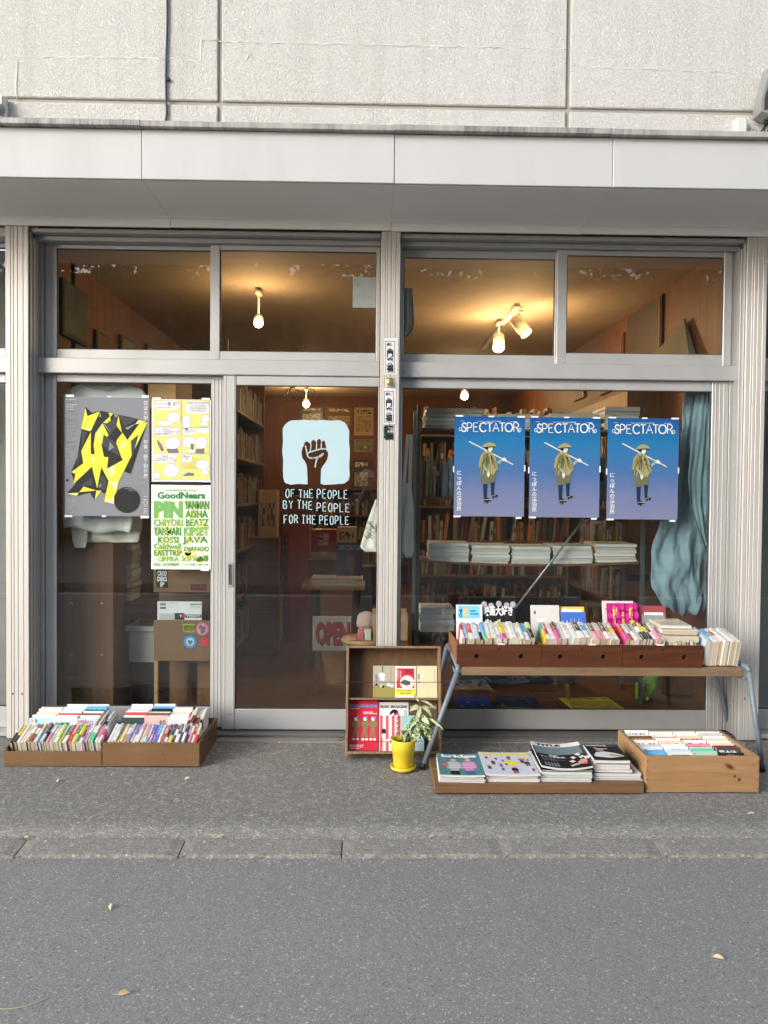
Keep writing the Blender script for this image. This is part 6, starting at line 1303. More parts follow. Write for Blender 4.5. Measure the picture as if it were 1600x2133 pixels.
for k, (x0, x1, lb) in enumerate(dr):
    o = thing('drawer_box', lb, 'drawer', ((x0 + x1) / 2, -.4, PZ)); h = .115; T = Matrix.Identity(4); z0 = PZ + .001
    m_front = DRAW if k < 2 else wood('drawer_wood_dark', (0.045, 0.015, 0.008), (0.17, 0.055, 0.022), .42, 'X', .7)
    # front with two round finger holes: a grid of faces round each hole
    xs_h = [x0 + (x1 - x0) * .235, x0 + (x1 - x0) * .765]; zc = z0 + h * .47; r = .0135; n = 20; m = MB()
    cuts = [x0, (x0 + x1) / 2, x1]
    for c_, (xa, xb) in zip(xs_h, zip(cuts, cuts[1:])):
        ring = [(c_ + r * math.cos(2 * math.pi * q / n), zc + r * math.sin(2 * math.pi * q / n)) for q in range(n)]
        def edge(a):
            dx, dz = math.cos(a), math.sin(a); s_ = min([((xb if dx > 0 else xa) - c_) / dx if abs(dx) > 1e-6 else 9, ((z0 + h if dz > 0 else z0) - zc) / dz if abs(dz) > 1e-6 else 9]); return (c_ + dx * s_, zc + dz * s_)
        angs = sorted([2 * math.pi * q / n for q in range(n)] + [math.atan2(zz - zc, xx - c_) % (2 * math.pi) for xx in (xa, xb) for zz in (z0, z0 + h)])
        for q in range(len(angs)):
            a0, a1 = angs[q], angs[(q + 1) % len(angs)] + (2 * math.pi if q == len(angs) - 1 else 0)
            p0, p1 = (c_ + r * math.cos(a0), zc + r * math.sin(a0)), (c_ + r * math.cos(a1), zc + r * math.sin(a1)); e0, e1 = edge(a0), edge(a1)
            m.add([(p0[0], DY, p0[1]), (e0[0], DY, e0[1]), (e1[0], DY, e1[1]), (p1[0], DY, p1[1])], [(0, 1, 2, 3)]); m.add([(p0[0], DY, p0[1]), (p1[0], DY, p1[1]), (p1[0], DY + .014, p1[1]), (p0[0], DY + .014, p0[1])], [(0, 1, 2, 3)])
    m.add([(x0, DY, z0), (x0, DY + .016, z0), (x0, DY + .016, z0 + h), (x0, DY, z0 + h)], [(0, 1, 2, 3)]); m.add([(x1, DY, z0), (x1, DY + .016, z0), (x1, DY + .016, z0 + h), (x1, DY, z0 + h)], [(3, 2, 1, 0)]); m.add([(x0, DY, z0 + h), (x1, DY, z0 + h), (x1, DY + .016, z0 + h), (x0, DY + .016, z0 + h)], [(0, 1, 2, 3)])
    m.build('front_board', m_front, o)
    for c_ in xs_h:
        MB().lathe([(.0140, -.001), (.0150, .0008), (.0140, .0018), (.0132, .0005)], 22, (0, 0, 0), 0, Matrix.Translation((c_, DY, zc)) @ Matrix.Rotation(math.pi / 2, 4, 'X')).build('hole_rim', M('rim_wood', (0.13, 0.06, 0.03), .5), o, True)
    B('hole_shadow', x0 + .02, x1 - .02, DY + .0165, DY + .018, z0 + .004, z0 + h - .006, M('hole_shade_paint', (0.02, 0.009, 0.006), .8), o)  # dark sheet standing in for the shade behind the finger holes
    kx = (x0 + x1) / 2 + .0; kz = z0 + h * .82; m = MB(); m.add([(kx + .005 * math.cos(a), DY - .0006, kz + .005 * math.sin(a)) for a in [2 * math.pi * q / 14 for q in range(14)]], [tuple(range(14))]); m.box(kx - .002, kx + .002, DY - .0006, DY - .0001, kz - .011, kz - .003); m.build('keyhole', INK, o)
    board(o, 'side_board', T, x0, x0 + .011, DY + .0185, -.17, z0, z0 + h - .001, DRAW_Y); board(o, 'side_board', T, x1 - .011, x1, DY + .0185, -.17, z0, z0 + h - .001, DRAW_Y); board(o, 'back_board', T, x0 + .0115, x1 - .0115, -.181, -.17, z0, z0 + h - .001, DRAW); board(o, 'bottom_board', T, x0 + .0115, x1 - .0115, DY + .0185, -.1815, z0 + .002, z0 + .008, DRAW, 0)
    tx = x0 + (x1 - x0) * (.53, .63, .47)[k]; B('price_tag', tx - .018, tx + .018, DY - .001, DY + .012, z0 + h + .0004, z0 + h + .005, TAPE, o)
D0 = PZ + .011
s1 = [(W_, 'red', C_, .6), ('pale blue', None, C_, .7), ('red', W_, W_), ('pale blue', W_, C_), (W_, 'black', C_), ('sky blue', 'mint green', C_, .7), (W_, 'cream', C_), (W_, None, C_), (W_, 'lilac', C_), ('yellow', 'magenta', C_, 1.2), ('cream', 'cream', C_), (W_, None, C_, 1.2), ('cream', W_, C_, .8), (W_, 'cream', C_, .8), ('sky blue', W_, C_, 1.4), ('black', 'lime', W_, 1.3)]
spine_row(.482, .872, DY + .052, D0, .140, .185, .30, s1, 'in the front row of the left drawer', .06)
s2 = [('yellow', 'teal', C_, .5), ('red', W_, W_, .6), (W_, None, C_, 1.1), ('dark red', 'magenta', W_, 1.1), (W_, None, C_), (W_, 'cream', C_, 1.2), (W_, None, C_, 1.2), ('charcoal', W_, W_, 1.2), (W_, 'sky blue', C_, 1.2), (W_, None, C_), ('brown', 'pink', W_), ('cream', 'pink', C_, 1.2), ('charcoal', W_, W_), (W_, 'orange', C_), (W_, 'yellow', C_, 1.3)]
spine_row(.925, 1.318, DY + .052, D0, .143, .185, .30, s2, 'in the front row of the middle drawer', .06)
s3 = [('red', 'magenta', W_, 1.1), (W_, 'red', C_, 1.3), ('grey', W_, C_), ('cream', None, C_), ('black', W_, W_), ('yellow', 'black', C_), ('black', 'yellow', W_), ('charcoal', W_, W_), ('cream', 'pink', C_), (W_, 'magenta', C_)]
spine_row(1.352, 1.56, DY + .052, D0, .140, .185, .30, s3, 'in the front row of the right drawer', .06)
def b1(p): p.rect(0, 0, 1, 1, 0, 0); p.rect(.06, .72, .9, .98, 1, 1); p.text('オ', .1, .74, .24, .94, 2, 3, .04); p.circ(.36, .84, .09, 3, 2, 14, .1); p.poly([(.05, .45), (.3, .62), (.6, .55), (.92, .64), (.92, .3), (.05, .3)], 4, 1); p.poly([(.05, .3), (.5, .45), (.92, .36), (.92, 0), (.05, 0)], 5, 1); p.rect(.4, .4, .7, .48, 6, 2); p.bars(.55, .85, .8, .92, 2, 2, 2, seed=2); return [flat('bk1_w', (0.74, 0.75, 0.76)), flat('bk1_s', (0.2, 0.55, 0.75)), flat('bk1_n', (0.02, 0.08, 0.25)), flat('bk1_o', (0.75, 0.5, 0.2)), flat('bk1_v', (0.5, 0.5, 0.75)), flat('bk1_p', (0.75, 0.55, 0.45)), flat('bk1_r', (0.6, 0.1, 0.1))]
def b2(p): p.rect(0, 0, 1, 1, 0, 0); [p.circ(a, b, .08, 2, 1, 12, .06) for a, b in ((.1, .97), (.3, .94), (.52, .98), (.75, .95), (.93, .97))]; p.text('映画大好き', .08, .74, .92, .94, 1, 3, .03); p.text('ポンポ', .06, .5, .56, .68, 1, 3, .03); p.text('さん', .08, .26, .42, .42, 1, 3, .03); p.circ(.72, .42, .13, 3, 2, 16, .12); p.circ(.9, .5, .1, 4, 2, 16, .1); p.poly([(.6, .0), (.62, .3), (.85, .3), (.9, 0)], 4, 1); return [INK, WHITE, flat('bk2_g', (0.4, 0.38, 0.42)), flat('bk2_o', (0.7, 0.25, 0.1)), flat('bk2_t', (0.5, 0.36, 0.25))]
def b3(p): p.rect(0, 0, 1, 1, 0, 0); p.poly([(.08, .84), (.16, .9), (.15, .8)], 1, 1); p.circ(.85, .62, .05, 2, 1, 12, .035); p.circ(.85, .42, .05, 2, 1, 12, .035); p.rect(.2, .66, .5, .72, 3, 1); return [flat('bk3_g', (0.62, 0.61, 0.58)), INK, flat('bk3_b', (0.45, 0.5, 0.55)), WHITE]
def b4(p): p.rect(0, 0, 1, 1, 0, 0); p.rect(.08, .85, .9, .95, 1, 1); p.circ(.2, .9, .12, 1, 2, 14, .07); return [flat('bk4_y', (0.78, 0.52, 0.05)), WHITE]
def b5(p): p.rect(0, 0, 1, 1, 0, 0); p.text('へんしん', .18, .62, .8, .85, 1, 3, .01); p.line([(.05, .8), (.2, .6), (.5, .45), (.8, .55), (.97, .3)], .004, 1, 2); return [flat('bk5_b', (0.05, 0.16, 0.55)), flat('bk5_w', (0.6, 0.68, 0.75))]
def b6(p):
    p.rect(0, 0, 1, 1, 0, 0); r = random.Random(5)
    for i in range(7):
        for j in range(6): p.circ(.07 + .145 * i + r.uniform(-.02, .02), .08 + .17 * j + r.uniform(-.02, .02), .07, 1 + (i + j) % 2, 1, 10, .075)
    p.text('村\n上\n龍', .17, .2, .33, .92, 3, 4, .03); p.text('椎\n木\n野', .7, .3, .88, .92, 3, 4, .03); p.text('中\n国\n青\n年', .47, .25, .55, .85, 3, 4, .01); return [flat('bk6_d', (0.25, 0.0, 0.1)), flat('bk6_m', (0.62, 0.03, 0.28)), flat('bk6_n', (0.50, 0.02, 0.20)), flat('bk6_y', (0.85, 0.7, 0.1))]
def b7(p): p.rect(0, 0, 1, 1, 0, 0); p.rect(.1, .05, .95, .82, 1, 1); p.rect(.2, .8, .9, .86, 2, 1); return [flat('bk7_r', (0.32, 0.06, 0.08)), flat('bk7_g', (0.26, 0.28, 0.31)), WHITE]
def stand(px0, px1, pyt, Y, fn, c, lb, t=.012, lean=.22, zb=None):
    x0 = UX(px0, pyt, Y); x1 = UX(px1, pyt, Y); z = D0 if zb is None else zb; zt = UZ((px0 + px1) / 2, pyt, Y); H = (zt - z) / math.cos(lean); T = FACE(x0, Y - H * math.sin(lean) * .98, z, lean, x1 - x0)
    o = book(T, t, H, x1 - x0, cover_mat('face', c, None, C_, 9), lb, BOOKG, PAGEM[2]); cover_print(fn)(o, T, x1 - x0, H, t)
stand(950, 1004, 1260, -.27, b1, 'white', 'pastel illustrated book standing at the back left of the left drawer', .016)
stand(1001, 1073, 1256, -.25, b2, 'black', 'black comic with bold white kana standing in the left drawer', .014)
stand(1105, 1163, 1261, -.25, b3, 'pale grey', 'pale grey book standing at the back left of the middle drawer', .03)
stand(1163, 1216, 1264, -.24, b4, 'yellow', 'yellow book standing behind the blue one in the middle drawer', .014)
stand(1168, 1219, 1275, -.27, b5, 'blue', 'bright blue book with white kana standing in the middle drawer', .012)
stand(1254, 1318, 1252, -.235, b3, 'white', 'white book standing behind the magenta one in the right drawer', .016)
stand(1263, 1327, 1257, -.265, b6, 'magenta', 'magenta patterned book with yellow kanji in the right drawer', .014)
stand(1329, 1385, 1262, -.24, b7, 'dark red', 'dark red book with a grey panel standing in the right drawer', .014)
# flat books on the right drawer
zt = D0 + .13
for k, (c, w_, l_, th_) in enumerate((('cream', .185, .26, .03), (W_, .19, .25, .022), ('cream', .17, .24, .016))):
    book(FLAT(1.572 + w_, DY + .04 + .03 * k, zt, -.04 * k, .0), th_, l_, w_, cover_mat('flat', c, 'dark red' if k == 2 else None, C_, k), f'{c} book lying flat, {ORD[k]} up on the right drawer', BOOKG, PAGEM[k]); zt += th_ + .0015
spine_row(1.578, 1.748, DY + .035, D0, .122, .185, .0, [('tan', None, C_), ('cream', None, C_), (W_, None, C_), ('grey', None, C_), ('cream', None, C_), ('brown', None, C_), ('navy', None, C_), ('black', None, C_)], 'under the flat pile in the right drawer')
spine_row(1.772, 1.955, DY + .02, PZ + .003, .137, .19, .19, [('pale blue', None, C_), (W_, 'pale blue', C_), ('sky blue', W_, C_, 1.3), (W_, 'red', C_, 1.2), (W_, None, C_, 1.2), (W_, 'cream', C_), (W_, None, C_, 1.2), ('pale grey', W_, C_)], 'on the bare plank end of the bench', .05)

# ---------- low platform with four magazine stacks
pf = thing('platform_board', 'thick low wooden board on the pavement carrying magazine stacks', 'board', (.82, -.76, 0))
MB().box(.321, 1.328, -.956, -.762, .004, .052, .003).build('plank', BOXW, pf); MB().box(.321, 1.328, -.760, -.565, .004, .052, .003).build('plank', BOXW, pf); MB().box(.34, 1.31, -.94, -.58, .0, .0038).build('batten', INK, pf)
def mags(x, y, yaw, W, L, specs, word, topfn, topc, ttop=.009, curl=0.0, zb=.053):
    z = zb
    for i, (c, t, dw, dl) in enumerate(specs):
        a = yaw + rk5.uniform(-.02, .02); cx, cy = x + rk5.uniform(-.004, .004), y + rk5.uniform(0, .006)
        book(FLAT(cx + W + dw, cy, z, a), t, L + dl, W + dw, cover_mat('flat', c, None, C_, i % 3), f'{c} magazine, {ORD[i]} from the bottom of {word}', 'magazines stacked on the low board', flat('mag_pages', (0.60, 0.60, 0.59)), 'magazine', cat='magazine'); z += t + .0014
    nu, nv = 8, 10; Rm = Matrix.Rotation(yaw, 3, 'Z'); O = Vector((x, y - .004, z))
    def bend(u, v): return curl * ((abs(u - .5) * 2) ** 2 * .012 + (v ** 2) * .016)
    vs = [O + Rm @ Vector((W * i / nu, L * j / nv, bend(i / nu, j / nv) + k * ttop)) for k in (0, 1) for j in range(nv + 1) for i in range(nu + 1)]
    n = (nu + 1) * (nv + 1); fs = []
    for j in range(nv):
        for i in range(nu): a = j * (nu + 1) + i; fs += [(a, a + nu + 1, a + nu + 2, a + 1), (n + a, n + a + 1, n + a + nu + 2, n + a + nu + 1)]
    ed = [i for i in range(nu + 1)] + [(j + 1) * (nu + 1) - 1 for j in range(1, nv + 1)] + [nv * (nu + 1) + i for i in range(nu - 1, -1, -1)] + [j * (nu + 1) for j in range(nv - 1, 0, -1)]
    m = MB(); m.add(vs, fs, 0); k0 = len(vs); m.add([], [], 0)
    m.f += [(ed[q], ed[(q + 1) % len(ed)], ed[(q + 1) % len(ed)] + n, ed[q] + n) for q in range(len(ed))]; m.m += [1] * len(ed)
    o = m.build('magazine', [cover_mat('flat', topc, None, C_, 5), flat('mag_pages', (0.60, 0.60, 0.59))]); recentre(o, O); tag(o, 'top magazine of ' + word, 'magazine', 'magazines stacked on the low board')
    class TP(PlanePrint):
        def P(s, p, lift): q = O + Rm @ Vector((W * p[0], L * p[1], bend(p[0], p[1]) + ttop)); return (q.x, q.y, q.z + .0009 + .0004 * lift)
        def text(s, body, x0, y0, x1, y1, mi, lift=3, bold=0.0, spacing=1.0, shear=0):
            vs_, fs_, bb = text_geo(body, bold, spacing); s.m.add([s.P((x0 + (v[0] - bb[0]) / (bb[1] - bb[0]) * (x1 - x0), y0 + (v[1] - bb[2]) / (bb[3] - bb[2]) * (y1 - y0)), lift) for v in vs_], fs_, mi); return s
        def grid(s, x0, y0, x1, y1, mi, lift):
            N = 8; vv = [s.P((x0 + (x1 - x0) * i / N, y0 + (y1 - y0) * j / N), lift) for j in range(N + 1) for i in range(N + 1)]; s.m.add(vv, [(j * (N + 1) + i, j * (N + 1) + i + 1, (j + 1) * (N + 1) + i + 1, (j + 1) * (N + 1) + i) for j in range(N) for i in range(N)], mi)
    p = TP(O, Rm @ Vector((1, 0, 0)), Rm @ Vector((0, 1, 0)), W, L); p.done('cover_print', topfn(p), o)
def m1(p):
    p.grid(.02, .02, .98, .98, 0, 0); p.text('bridge', .1, .78, .93, .96, 1, 2, .05)
    for x, tee in ((.36, 2), (.7, 3)):
        p.poly([(x - .17, .28), (x - .15, .58), (x - .05, .64), (x + .07, .64), (x + .16, .58), (x + .18, .3), (x + .1, .3), (x + .1, .2), (x - .1, .2), (x - .1, .3)], tee, 2); p.circ(x, .70, .07, 4, 3, 14, .055); p.circ(x, .735, .08, 5, 2, 14, .045); p.poly([(x - .1, .04), (x - .1, .2), (x + .1, .2), (x + .1, .04)], 5 if tee == 2 else 6, 2)
        for k in range(3): p.rect(x - .12, .34 + .08 * k, x + .13, .355 + .08 * k, 1, 3)
    p.circ(.16, .46, .09, 7, 4, 16, .07); return [flat('bg_teal', (0.10, 0.22, 0.24)), flat('bg_white', (0.78, 0.80, 0.80)), flat('bg_stripe', (0.42, 0.47, 0.46)), flat('bg_pink', (0.62, 0.25, 0.50)), flat('skin_a', (0.62, 0.44, 0.35)), INK, flat('bg_jean', (0.06, 0.13, 0.28)), flat('bg_ball', (0.70, 0.10, 0.14))]
def m2(p):
    p.grid(.02, .02, .98, .98, 0, 0); p.text('POPEYE', .06, .83, .97, .96, 1, 2, .06); p.circ(.55, .5, .16, 1, 1, 18, .1); r = random.Random(9)
    for k, (x, y, sc) in enumerate(((.12, .72, .8), (.3, .68, .7), (.55, .72, 1.3), (.22, .5, 1.3), (.42, .6, .7), (.78, .55, 1.2), (.86, .45, 1.7), (.35, .38, 1.0), (.12, .28, 1.2), (.36, .22, .9), (.58, .16, 2.0), (.9, .62, .6), (.92, .18, 1.0), (.46, .44, .7))):
        c = 2 + k % 5; w_ = .035 * sc; h_ = .06 * sc; p.poly([(x - w_, y), (x - w_ * .7, y + h_), (x + w_ * .7, y + h_), (x + w_, y)], c, 2); p.poly([(x - w_ * .7, y - h_), (x - w_ * .6, y), (x + w_ * .6, y), (x + w_ * .7, y - h_), (x + w_ * .2, y - h_), (x, y - h_ * .3), (x - w_ * .2, y - h_)], 2 + (k + 2) % 5, 3); p.circ(x, y + h_ * 1.3, w_ * .6, 7, 3, 10, h_ * .35)
    p.circ(.78, .66, .07, 8, 4, 12, .05); return [flat('pp_bg', (0.62, 0.63, 0.74)), flat('pp_yel', (0.80, 0.74, 0.06)), INK, flat('pp_navy', (0.04, 0.05, 0.12)), flat('pp_red', (0.38, 0.06, 0.10)), flat('pp_brown', (0.20, 0.13, 0.08)), flat('pp_blue', (0.12, 0.2, 0.45)), flat('skin_a', (0.62, 0.44, 0.35)), flat('pp_orange', (0.7, 0.22, 0.05))]
def m3(p):
    p.grid(.0, .0, 1, .86, 0, 0); p.grid(.02, .56, .98, .86, 1, 1); p.grid(0, .86, 1, 1, 2, 0); p.text('TITLE', .08, .885, .6, .965, 3, 2, .06); r = random.Random(3)
    for k in range(14): x, y = r.uniform(.5, .95), r.uniform(.2, .6); p.poly([(x, y), (x + .09, y + .05), (x + .13, y - .02), (x + .05, y - .07)], 2 if k % 3 else 4, 2)
    p.poly([(.62, .06), (.95, .18), (.98, .32), (.86, .34), (.8, .22), (.6, .12)], 5, 4); p.circ(.9, .16, .06, 6, 5, 12, .05); p.text('緊急!\nアニメ最前線。', .08, .42, .6, .54, 2, 3, .03); p.bars(.1, .55, .30, .40, 3, 7, 2, seed=8)
    for k in range(5): p.poly([(.1 + .06 * k, .05), (.1 + .06 * k, .2), (.13 + .06 * k, .24), (.15 + .06 * k, .05)], 7, 2)
    return [flat('tt_black', (0.018, 0.018, 0.02)), flat('tt_sky', (0.16, 0.22, 0.23)), flat('tt_white', (0.72, 0.72, 0.70)), INK, flat('tt_brown', (0.06, 0.025, 0.02)), flat('skin_b', (0.58, 0.36, 0.28)), flat('tt_red', (0.7, 0.06, 0.04)), flat('tt_grey', (0.22, 0.23, 0.24))]
def m4(p):
    p.grid(0, 0, 1, 1, 0, 0); p.text('KAMINOGE', .04, .89, .66, .975, 1, 2, .04); p.rect(.68, .9, .95, .93, 2, 1); p.poly([(.08, .3), (.2, .5), (.45, .56), (.75, .46), (.95, .3), (.8, .16), (.4, .1), (.15, .18)], 1, 1); p.circ(.36, .66, .12, 3, 2, 16, .1); p.poly([(.2, .78), (.3, .62), (.4, .6), (.3, .82)], 3, 3); p.poly([(.5, .3), (.9, .2), (.95, .28), (.6, .38)], 3, 3); p.poly([(.1, .2), (.5, .14), (.9, .22), (.9, .1), (.2, .06)], 0, 4); p.rect(.3, .7, .62, .73, 1, 4); return [flat('km_dark', (0.022, 0.025, 0.025)), flat('km_white', (0.68, 0.68, 0.67)), flat('km_blue', (0.08, 0.2, 0.35)), flat('skin_c', (0.42, 0.26, 0.2))]
mags(.345, -.952, -.035, .215, .285, [(W_, .009, .005, 0), ('pale grey', .008, .004, .003), (W_, .008, 0, 0)], 'the leftmost stack with the teal cover', m1, 'teal', .010, .3)
mags(.565, -.945, -.02, .262, .300, [(W_, .009, 0, 0), (W_, .010, -.002, 0), ('cream', .008, -.004, 0)], 'the second stack with the lavender cover', m2, 'white', .010, .25)
mags(.835, -.940, -.03, .245, .300, [(W_, .011, 0, 0), ('pale grey', .010, .002, 0), (W_, .008, .003, 0), ('mint green', .007, .0, 0), (W_, .010, .003, 0), ('black', .006, .002, 0)], 'the third stack with the white header', m3, 'black', .009, 1.2)
mags(1.098, -.915, -.03, .170, .225, [('pale grey', .009, .065, .05), (W_, .007, .06, .05), ('lilac', .006, .055, .05), (W_, .010, .06, .05), ('charcoal', .004, .03, .03), (W_, .012, .012, .01), ('cream', .012, .005, .01), (W_, .014, 0, 0)], 'the rightmost stack with the small dark cover', m4, 'black', .014, .1)

# ---------- pine crate of paperbacks
cr = thing('pine_crate', 'pale pine crate with knots full of upright paperbacks at the right end', 'crate', (1.615, -.72, 0)); T = Matrix.Identity(4)
CX0, CX1, CY0, CY1, CH = 1.341, 1.892, -.936, -.515, .178; t_ = .015
PINEF = wood('pine_front', (0.32, 0.17, 0.075), (0.50, 0.31, 0.155), .5, 'X', .75)
board(cr, 'front_board', T, CX0, CX1, CY0, CY0 + t_, .003, CH, PINEF); board(cr, 'back_board', T, CX0, CX1, CY1 - t_, CY1, .003, CH, PINE); board(cr, 'side_board', T, CX0, CX0 + t_, CY0 + t_ + .0005, CY1 - t_ - .0005, .003, CH, PINE_Y); board(cr, 'side_board', T, CX1 - t_, CX1, CY0 + t_ + .0005, CY1 - t_ - .0005, .003, CH, PINE_Y); board(cr, 'bottom_board', T, CX0 + t_, CX1 - t_, CY0 + t_, CY1 - t_, .004, .012, PINE, 0)
for x in (CX0 + .007, CX1 - .007):
    for k in range(4): MB().lathe([(.0028, 0), (.0028, .001), (0, .0012)], 8, (0, 0, 0), 0, Matrix.Translation((x, CY0, .022 + .044 * k)) @ Matrix.Rotation(math.pi / 2, 4, 'X')).build('nail', INK, cr)
m = MB()
for (px, py, rx, rz) in ((1520, 1597, .022, .010), (1531, 1617, .006, .007), (1540, 1624, .007, .009)):
    x, z = U(px, py, CY0); a0 = -.5
    for k, (s, mi) in enumerate(((1.5, 0), (1.0, 1), (.6, 2))):
        m.add([(x + s * (rx * math.cos(a) * math.cos(a0) - rz * math.sin(a) * math.sin(a0)), CY0 - .0003 - .0002 * k, z + s * (rx * math.cos(a) * math.sin(a0) + rz * math.sin(a) * math.cos(a0))) for a in [2 * math.pi * q / 20 for q in range(20)]], [tuple(range(20))], mi)
m.build('knot', [M('knot_a', (0.30, 0.15, 0.065), .5), M('knot_b', (0.17, 0.07, 0.03), .5), M('knot_c', (0.09, 0.035, 0.018), .5)], cr)
pp = PlanePrint((CX0, CY1 - .09, .02), (0, -1, 0), (0, 0, 1), .24, .14)
for rr_ in ((.28, .55, .24, .40), (.66, .42, .26, .40)): pp.line([(rr_[0] + rr_[2] * math.cos(a), rr_[1] + rr_[3] * math.sin(a)) for a in [2 * math.pi * q / 24 for q in range(25)]], .0025, 0, 1, False)
pp.text('ORCHARD', .1, .5, .9, .75, 0, 2, .02) if False else None
for k in range(7): pp.line([(.12 + .11 * k, .3), (.16 + .11 * k, .7), (.2 + .11 * k, .35), (.22 + .11 * k, .6)], .004, 0, 1)
pp.done('burnt_stamp', [M('burnt_ink', (0.10, 0.04, 0.02), .7)], cr)
cols4 = [(1.360, 1.485), (1.489, 1.614), (1.618, 1.742), (1.746, 1.872)]
def q1(p): p.rect(0, 0, 1, 1, 0, 0); p.rect(0, .78, 1, 1, 1, 1); p.circ(.3, .7, .2, 2, 2, 14, .08); return [flat('cq_w', (0.68, 0.72, 0.76)), flat('cq_s', (0.15, 0.45, 0.70)), WHITE]
def q2(p): p.rect(0, 0, 1, 1, 0, 0); p.rect(.14, .2, .88, .9, 1, 1); return [flat('cq_p', (0.70, 0.72, 0.72)), flat('cq_g', (0.01, 0.06, 0.05))]
def q3(p): p.rect(0, 0, 1, 1, 0, 0); p.rect(0, .86, 1, .97, 1, 1); p.bars(.1, .9, .3, .6, 3, 2, 1, seed=1); return [flat('cq_gr', (0.50, 0.51, 0.52)), flat('cq_m', (0.40, 0.62, 0.45)), flat('cq_r', (0.5, 0.05, 0.06))]
def q4(p): p.rect(0, 0, 1, 1, 0, 0); p.poly([(.1, .8), (.4, .95), (.9, .9), (.6, .75)], 1, 1); p.text('文庫', .2, .4, .8, .6, 2, 3, .04); return [flat('cq_k', (0.02, 0.016, 0.018)), flat('cq_rd', (0.45, 0.08, 0.08)), WHITE]
rear4 = [[('white', 'sky blue', C_), ('sky blue', W_, C_), (W_, None, C_), ('pale grey', None, C_), (W_, None, C_), ('tan', W_, C_), ('brown', W_, C_), (W_, None, C_), (W_, None, C_)], [('white', 'green', C_), ('pale blue', W_, C_), (W_, None, C_), (W_, 'cream', C_), ('cream', W_, C_), (W_, 'pink', C_), ('orange', W_, C_), (W_, None, C_), (W_, None, C_)], [('pale grey', 'red', C_), ('mint green', W_, C_), ('cream', 'yellow', C_), ('pink', W_, C_), (W_, None, C_), ('dark red', W_, C_), ('cream', None, C_), (W_, 'black', C_), (W_, None, C_)], [('black', 'red', W_), ('charcoal', W_, W_), ('dark red', 'cream', W_), ('cream', None, C_), (W_, None, C_), ('cream', 'brown', C_), (W_, None, C_), ('pale grey', None, C_), (W_, None, C_)]]
for i, ((xa, xb), f) in enumerate(zip(cols4, (q1, q2, q3, q4))):
    ys_ = [-.878 + .031 * k + (.01 if i > 1 else 0) for k in range(9)]
    face_col(xa, xb - xa, .158, ys_, .0135, .42, rear4[i], f'in {ORD[i]} column of the pine crate', cover_print(f))

# ---------- potted plant
pxx, pyy = .187, -.622
pot = thing('potted_plant', 'yellow pot and saucer with a speckled variegated plant before the rack', 'plant', (pxx, pyy, 0)); YM = M('yellow_glaze', (0.72, 0.55, 0.035), .38, 0, .06, 6.0)
MB().lathe([(0, .004), (.052, .004), (.064, .010), (.068, .026), (.064, .027), (.058, .014), (0, .012)], 36, (pxx, pyy, -.004), 0).build('saucer', YM, pot, True)
MB().lathe([(0, .013), (.047, .013), (.050, .018), (.0575, .098), (.0600, .100), (.0625, .158), (.0605, .162), (.0575, .158), (.055, .12), (0, .12)], 40, (pxx, pyy, -.002), 0).build('pot', YM, pot, True)
so = MB().lathe([(.0565, .134), (.03, .139), (0, .142)], 24, (pxx, pyy, 0), 0); so.v = [(x, y, z + RND.uniform(-.003, .003)) for x, y, z in so.v]; so.build('soil', M('potting_soil', (0.06, 0.035, 0.02), .95, 0, .5, 60.0), pot)
MB().add(*(lambda a, b: ([(a[0] - .006, a[1], a[2]), (a[0] + .006, a[1], a[2]), (b[0] + .007, b[1], b[2]), (b[0] - .007, b[1], b[2]), (a[0] - .006, a[1] + .002, a[2]), (a[0] + .006, a[1] + .002, a[2]), (b[0] + .007, b[1] + .002, b[2]), (b[0] - .007, b[1] + .002, b[2])], [(0, 1, 2, 3), (7, 6, 5, 4), (0, 3, 7, 4), (1, 5, 6, 2), (2, 6, 7, 3)]))((pxx + .025, pyy - .03, .138), (pxx + .06, pyy - .04, .172))).build('plant_label', flat('label_card', (0.6, 0.45, 0.32)), pot)
def mk_leaf(name, green, pale, amt):
    m, t, b, o = nmat(name); v = nd(t, 'TexVoronoi', Vector=coords(t, 'Object', (1, 1, 1)), Scale=170.0); n = nd(t, 'TexNoise', Vector=coords(t, 'Object', (1, 1, 1)), Scale=120.0, Detail=3.0)
    f = math_(t, 'GREATER_THAN', math_(t, 'ADD', nd(t, 'SeparateColor', Color=v.outputs['Color']).outputs[0], math_(t, 'MULTIPLY', n.outputs[0], .5)), 1.25 - amt)
    t.links.new(mixc(t, f, green, pale), b.inputs['Base Color']); b.inputs['Roughness'].default_value = .4; b.inputs['Subsurface Weight'].default_value = 0.0
    return m
LF = [mk_leaf('leaf_speckled', (0.05, 0.13, 0.035), (0.48, 0.52, 0.28), .52), mk_leaf('leaf_pale', (0.30, 0.36, 0.10), (0.62, 0.62, 0.40), .65), mk_leaf('leaf_green', (0.045, 0.12, 0.03), (0.35, 0.42, 0.15), .35)]
def leaf(base, tip, wd, sagd, mt, parent, name='leaf', roll=0.0):
    a, b = Vector(base), Vector(tip); n = 7; d = b - a; side = d.cross(Vector((0, -1, .35))).normalized(); side = (Quaternion(d.normalized(), roll) @ side); up = side.cross(d).normalized(); vs = []
    for i in range(n + 1):
        t = i / n; c = a + d * t + Vector((0, 0, sagd * 4 * t * (1 - t))); w_ = wd * (math.sin(math.pi * min(1, t * .96 + .03)) ** .8) * (1 - .25 * t) / 2
        vs += [c - side * w_ + up * w_ * .35, c, c + side * w_ + up * w_ * .35]
    fs = []
    for i in range(n): k = 3 * i; fs += [(k, k + 1, k + 4, k + 3), (k + 1, k + 2, k + 5, k + 4)]
    return MB().add(vs, fs).build(name, mt, parent, True)
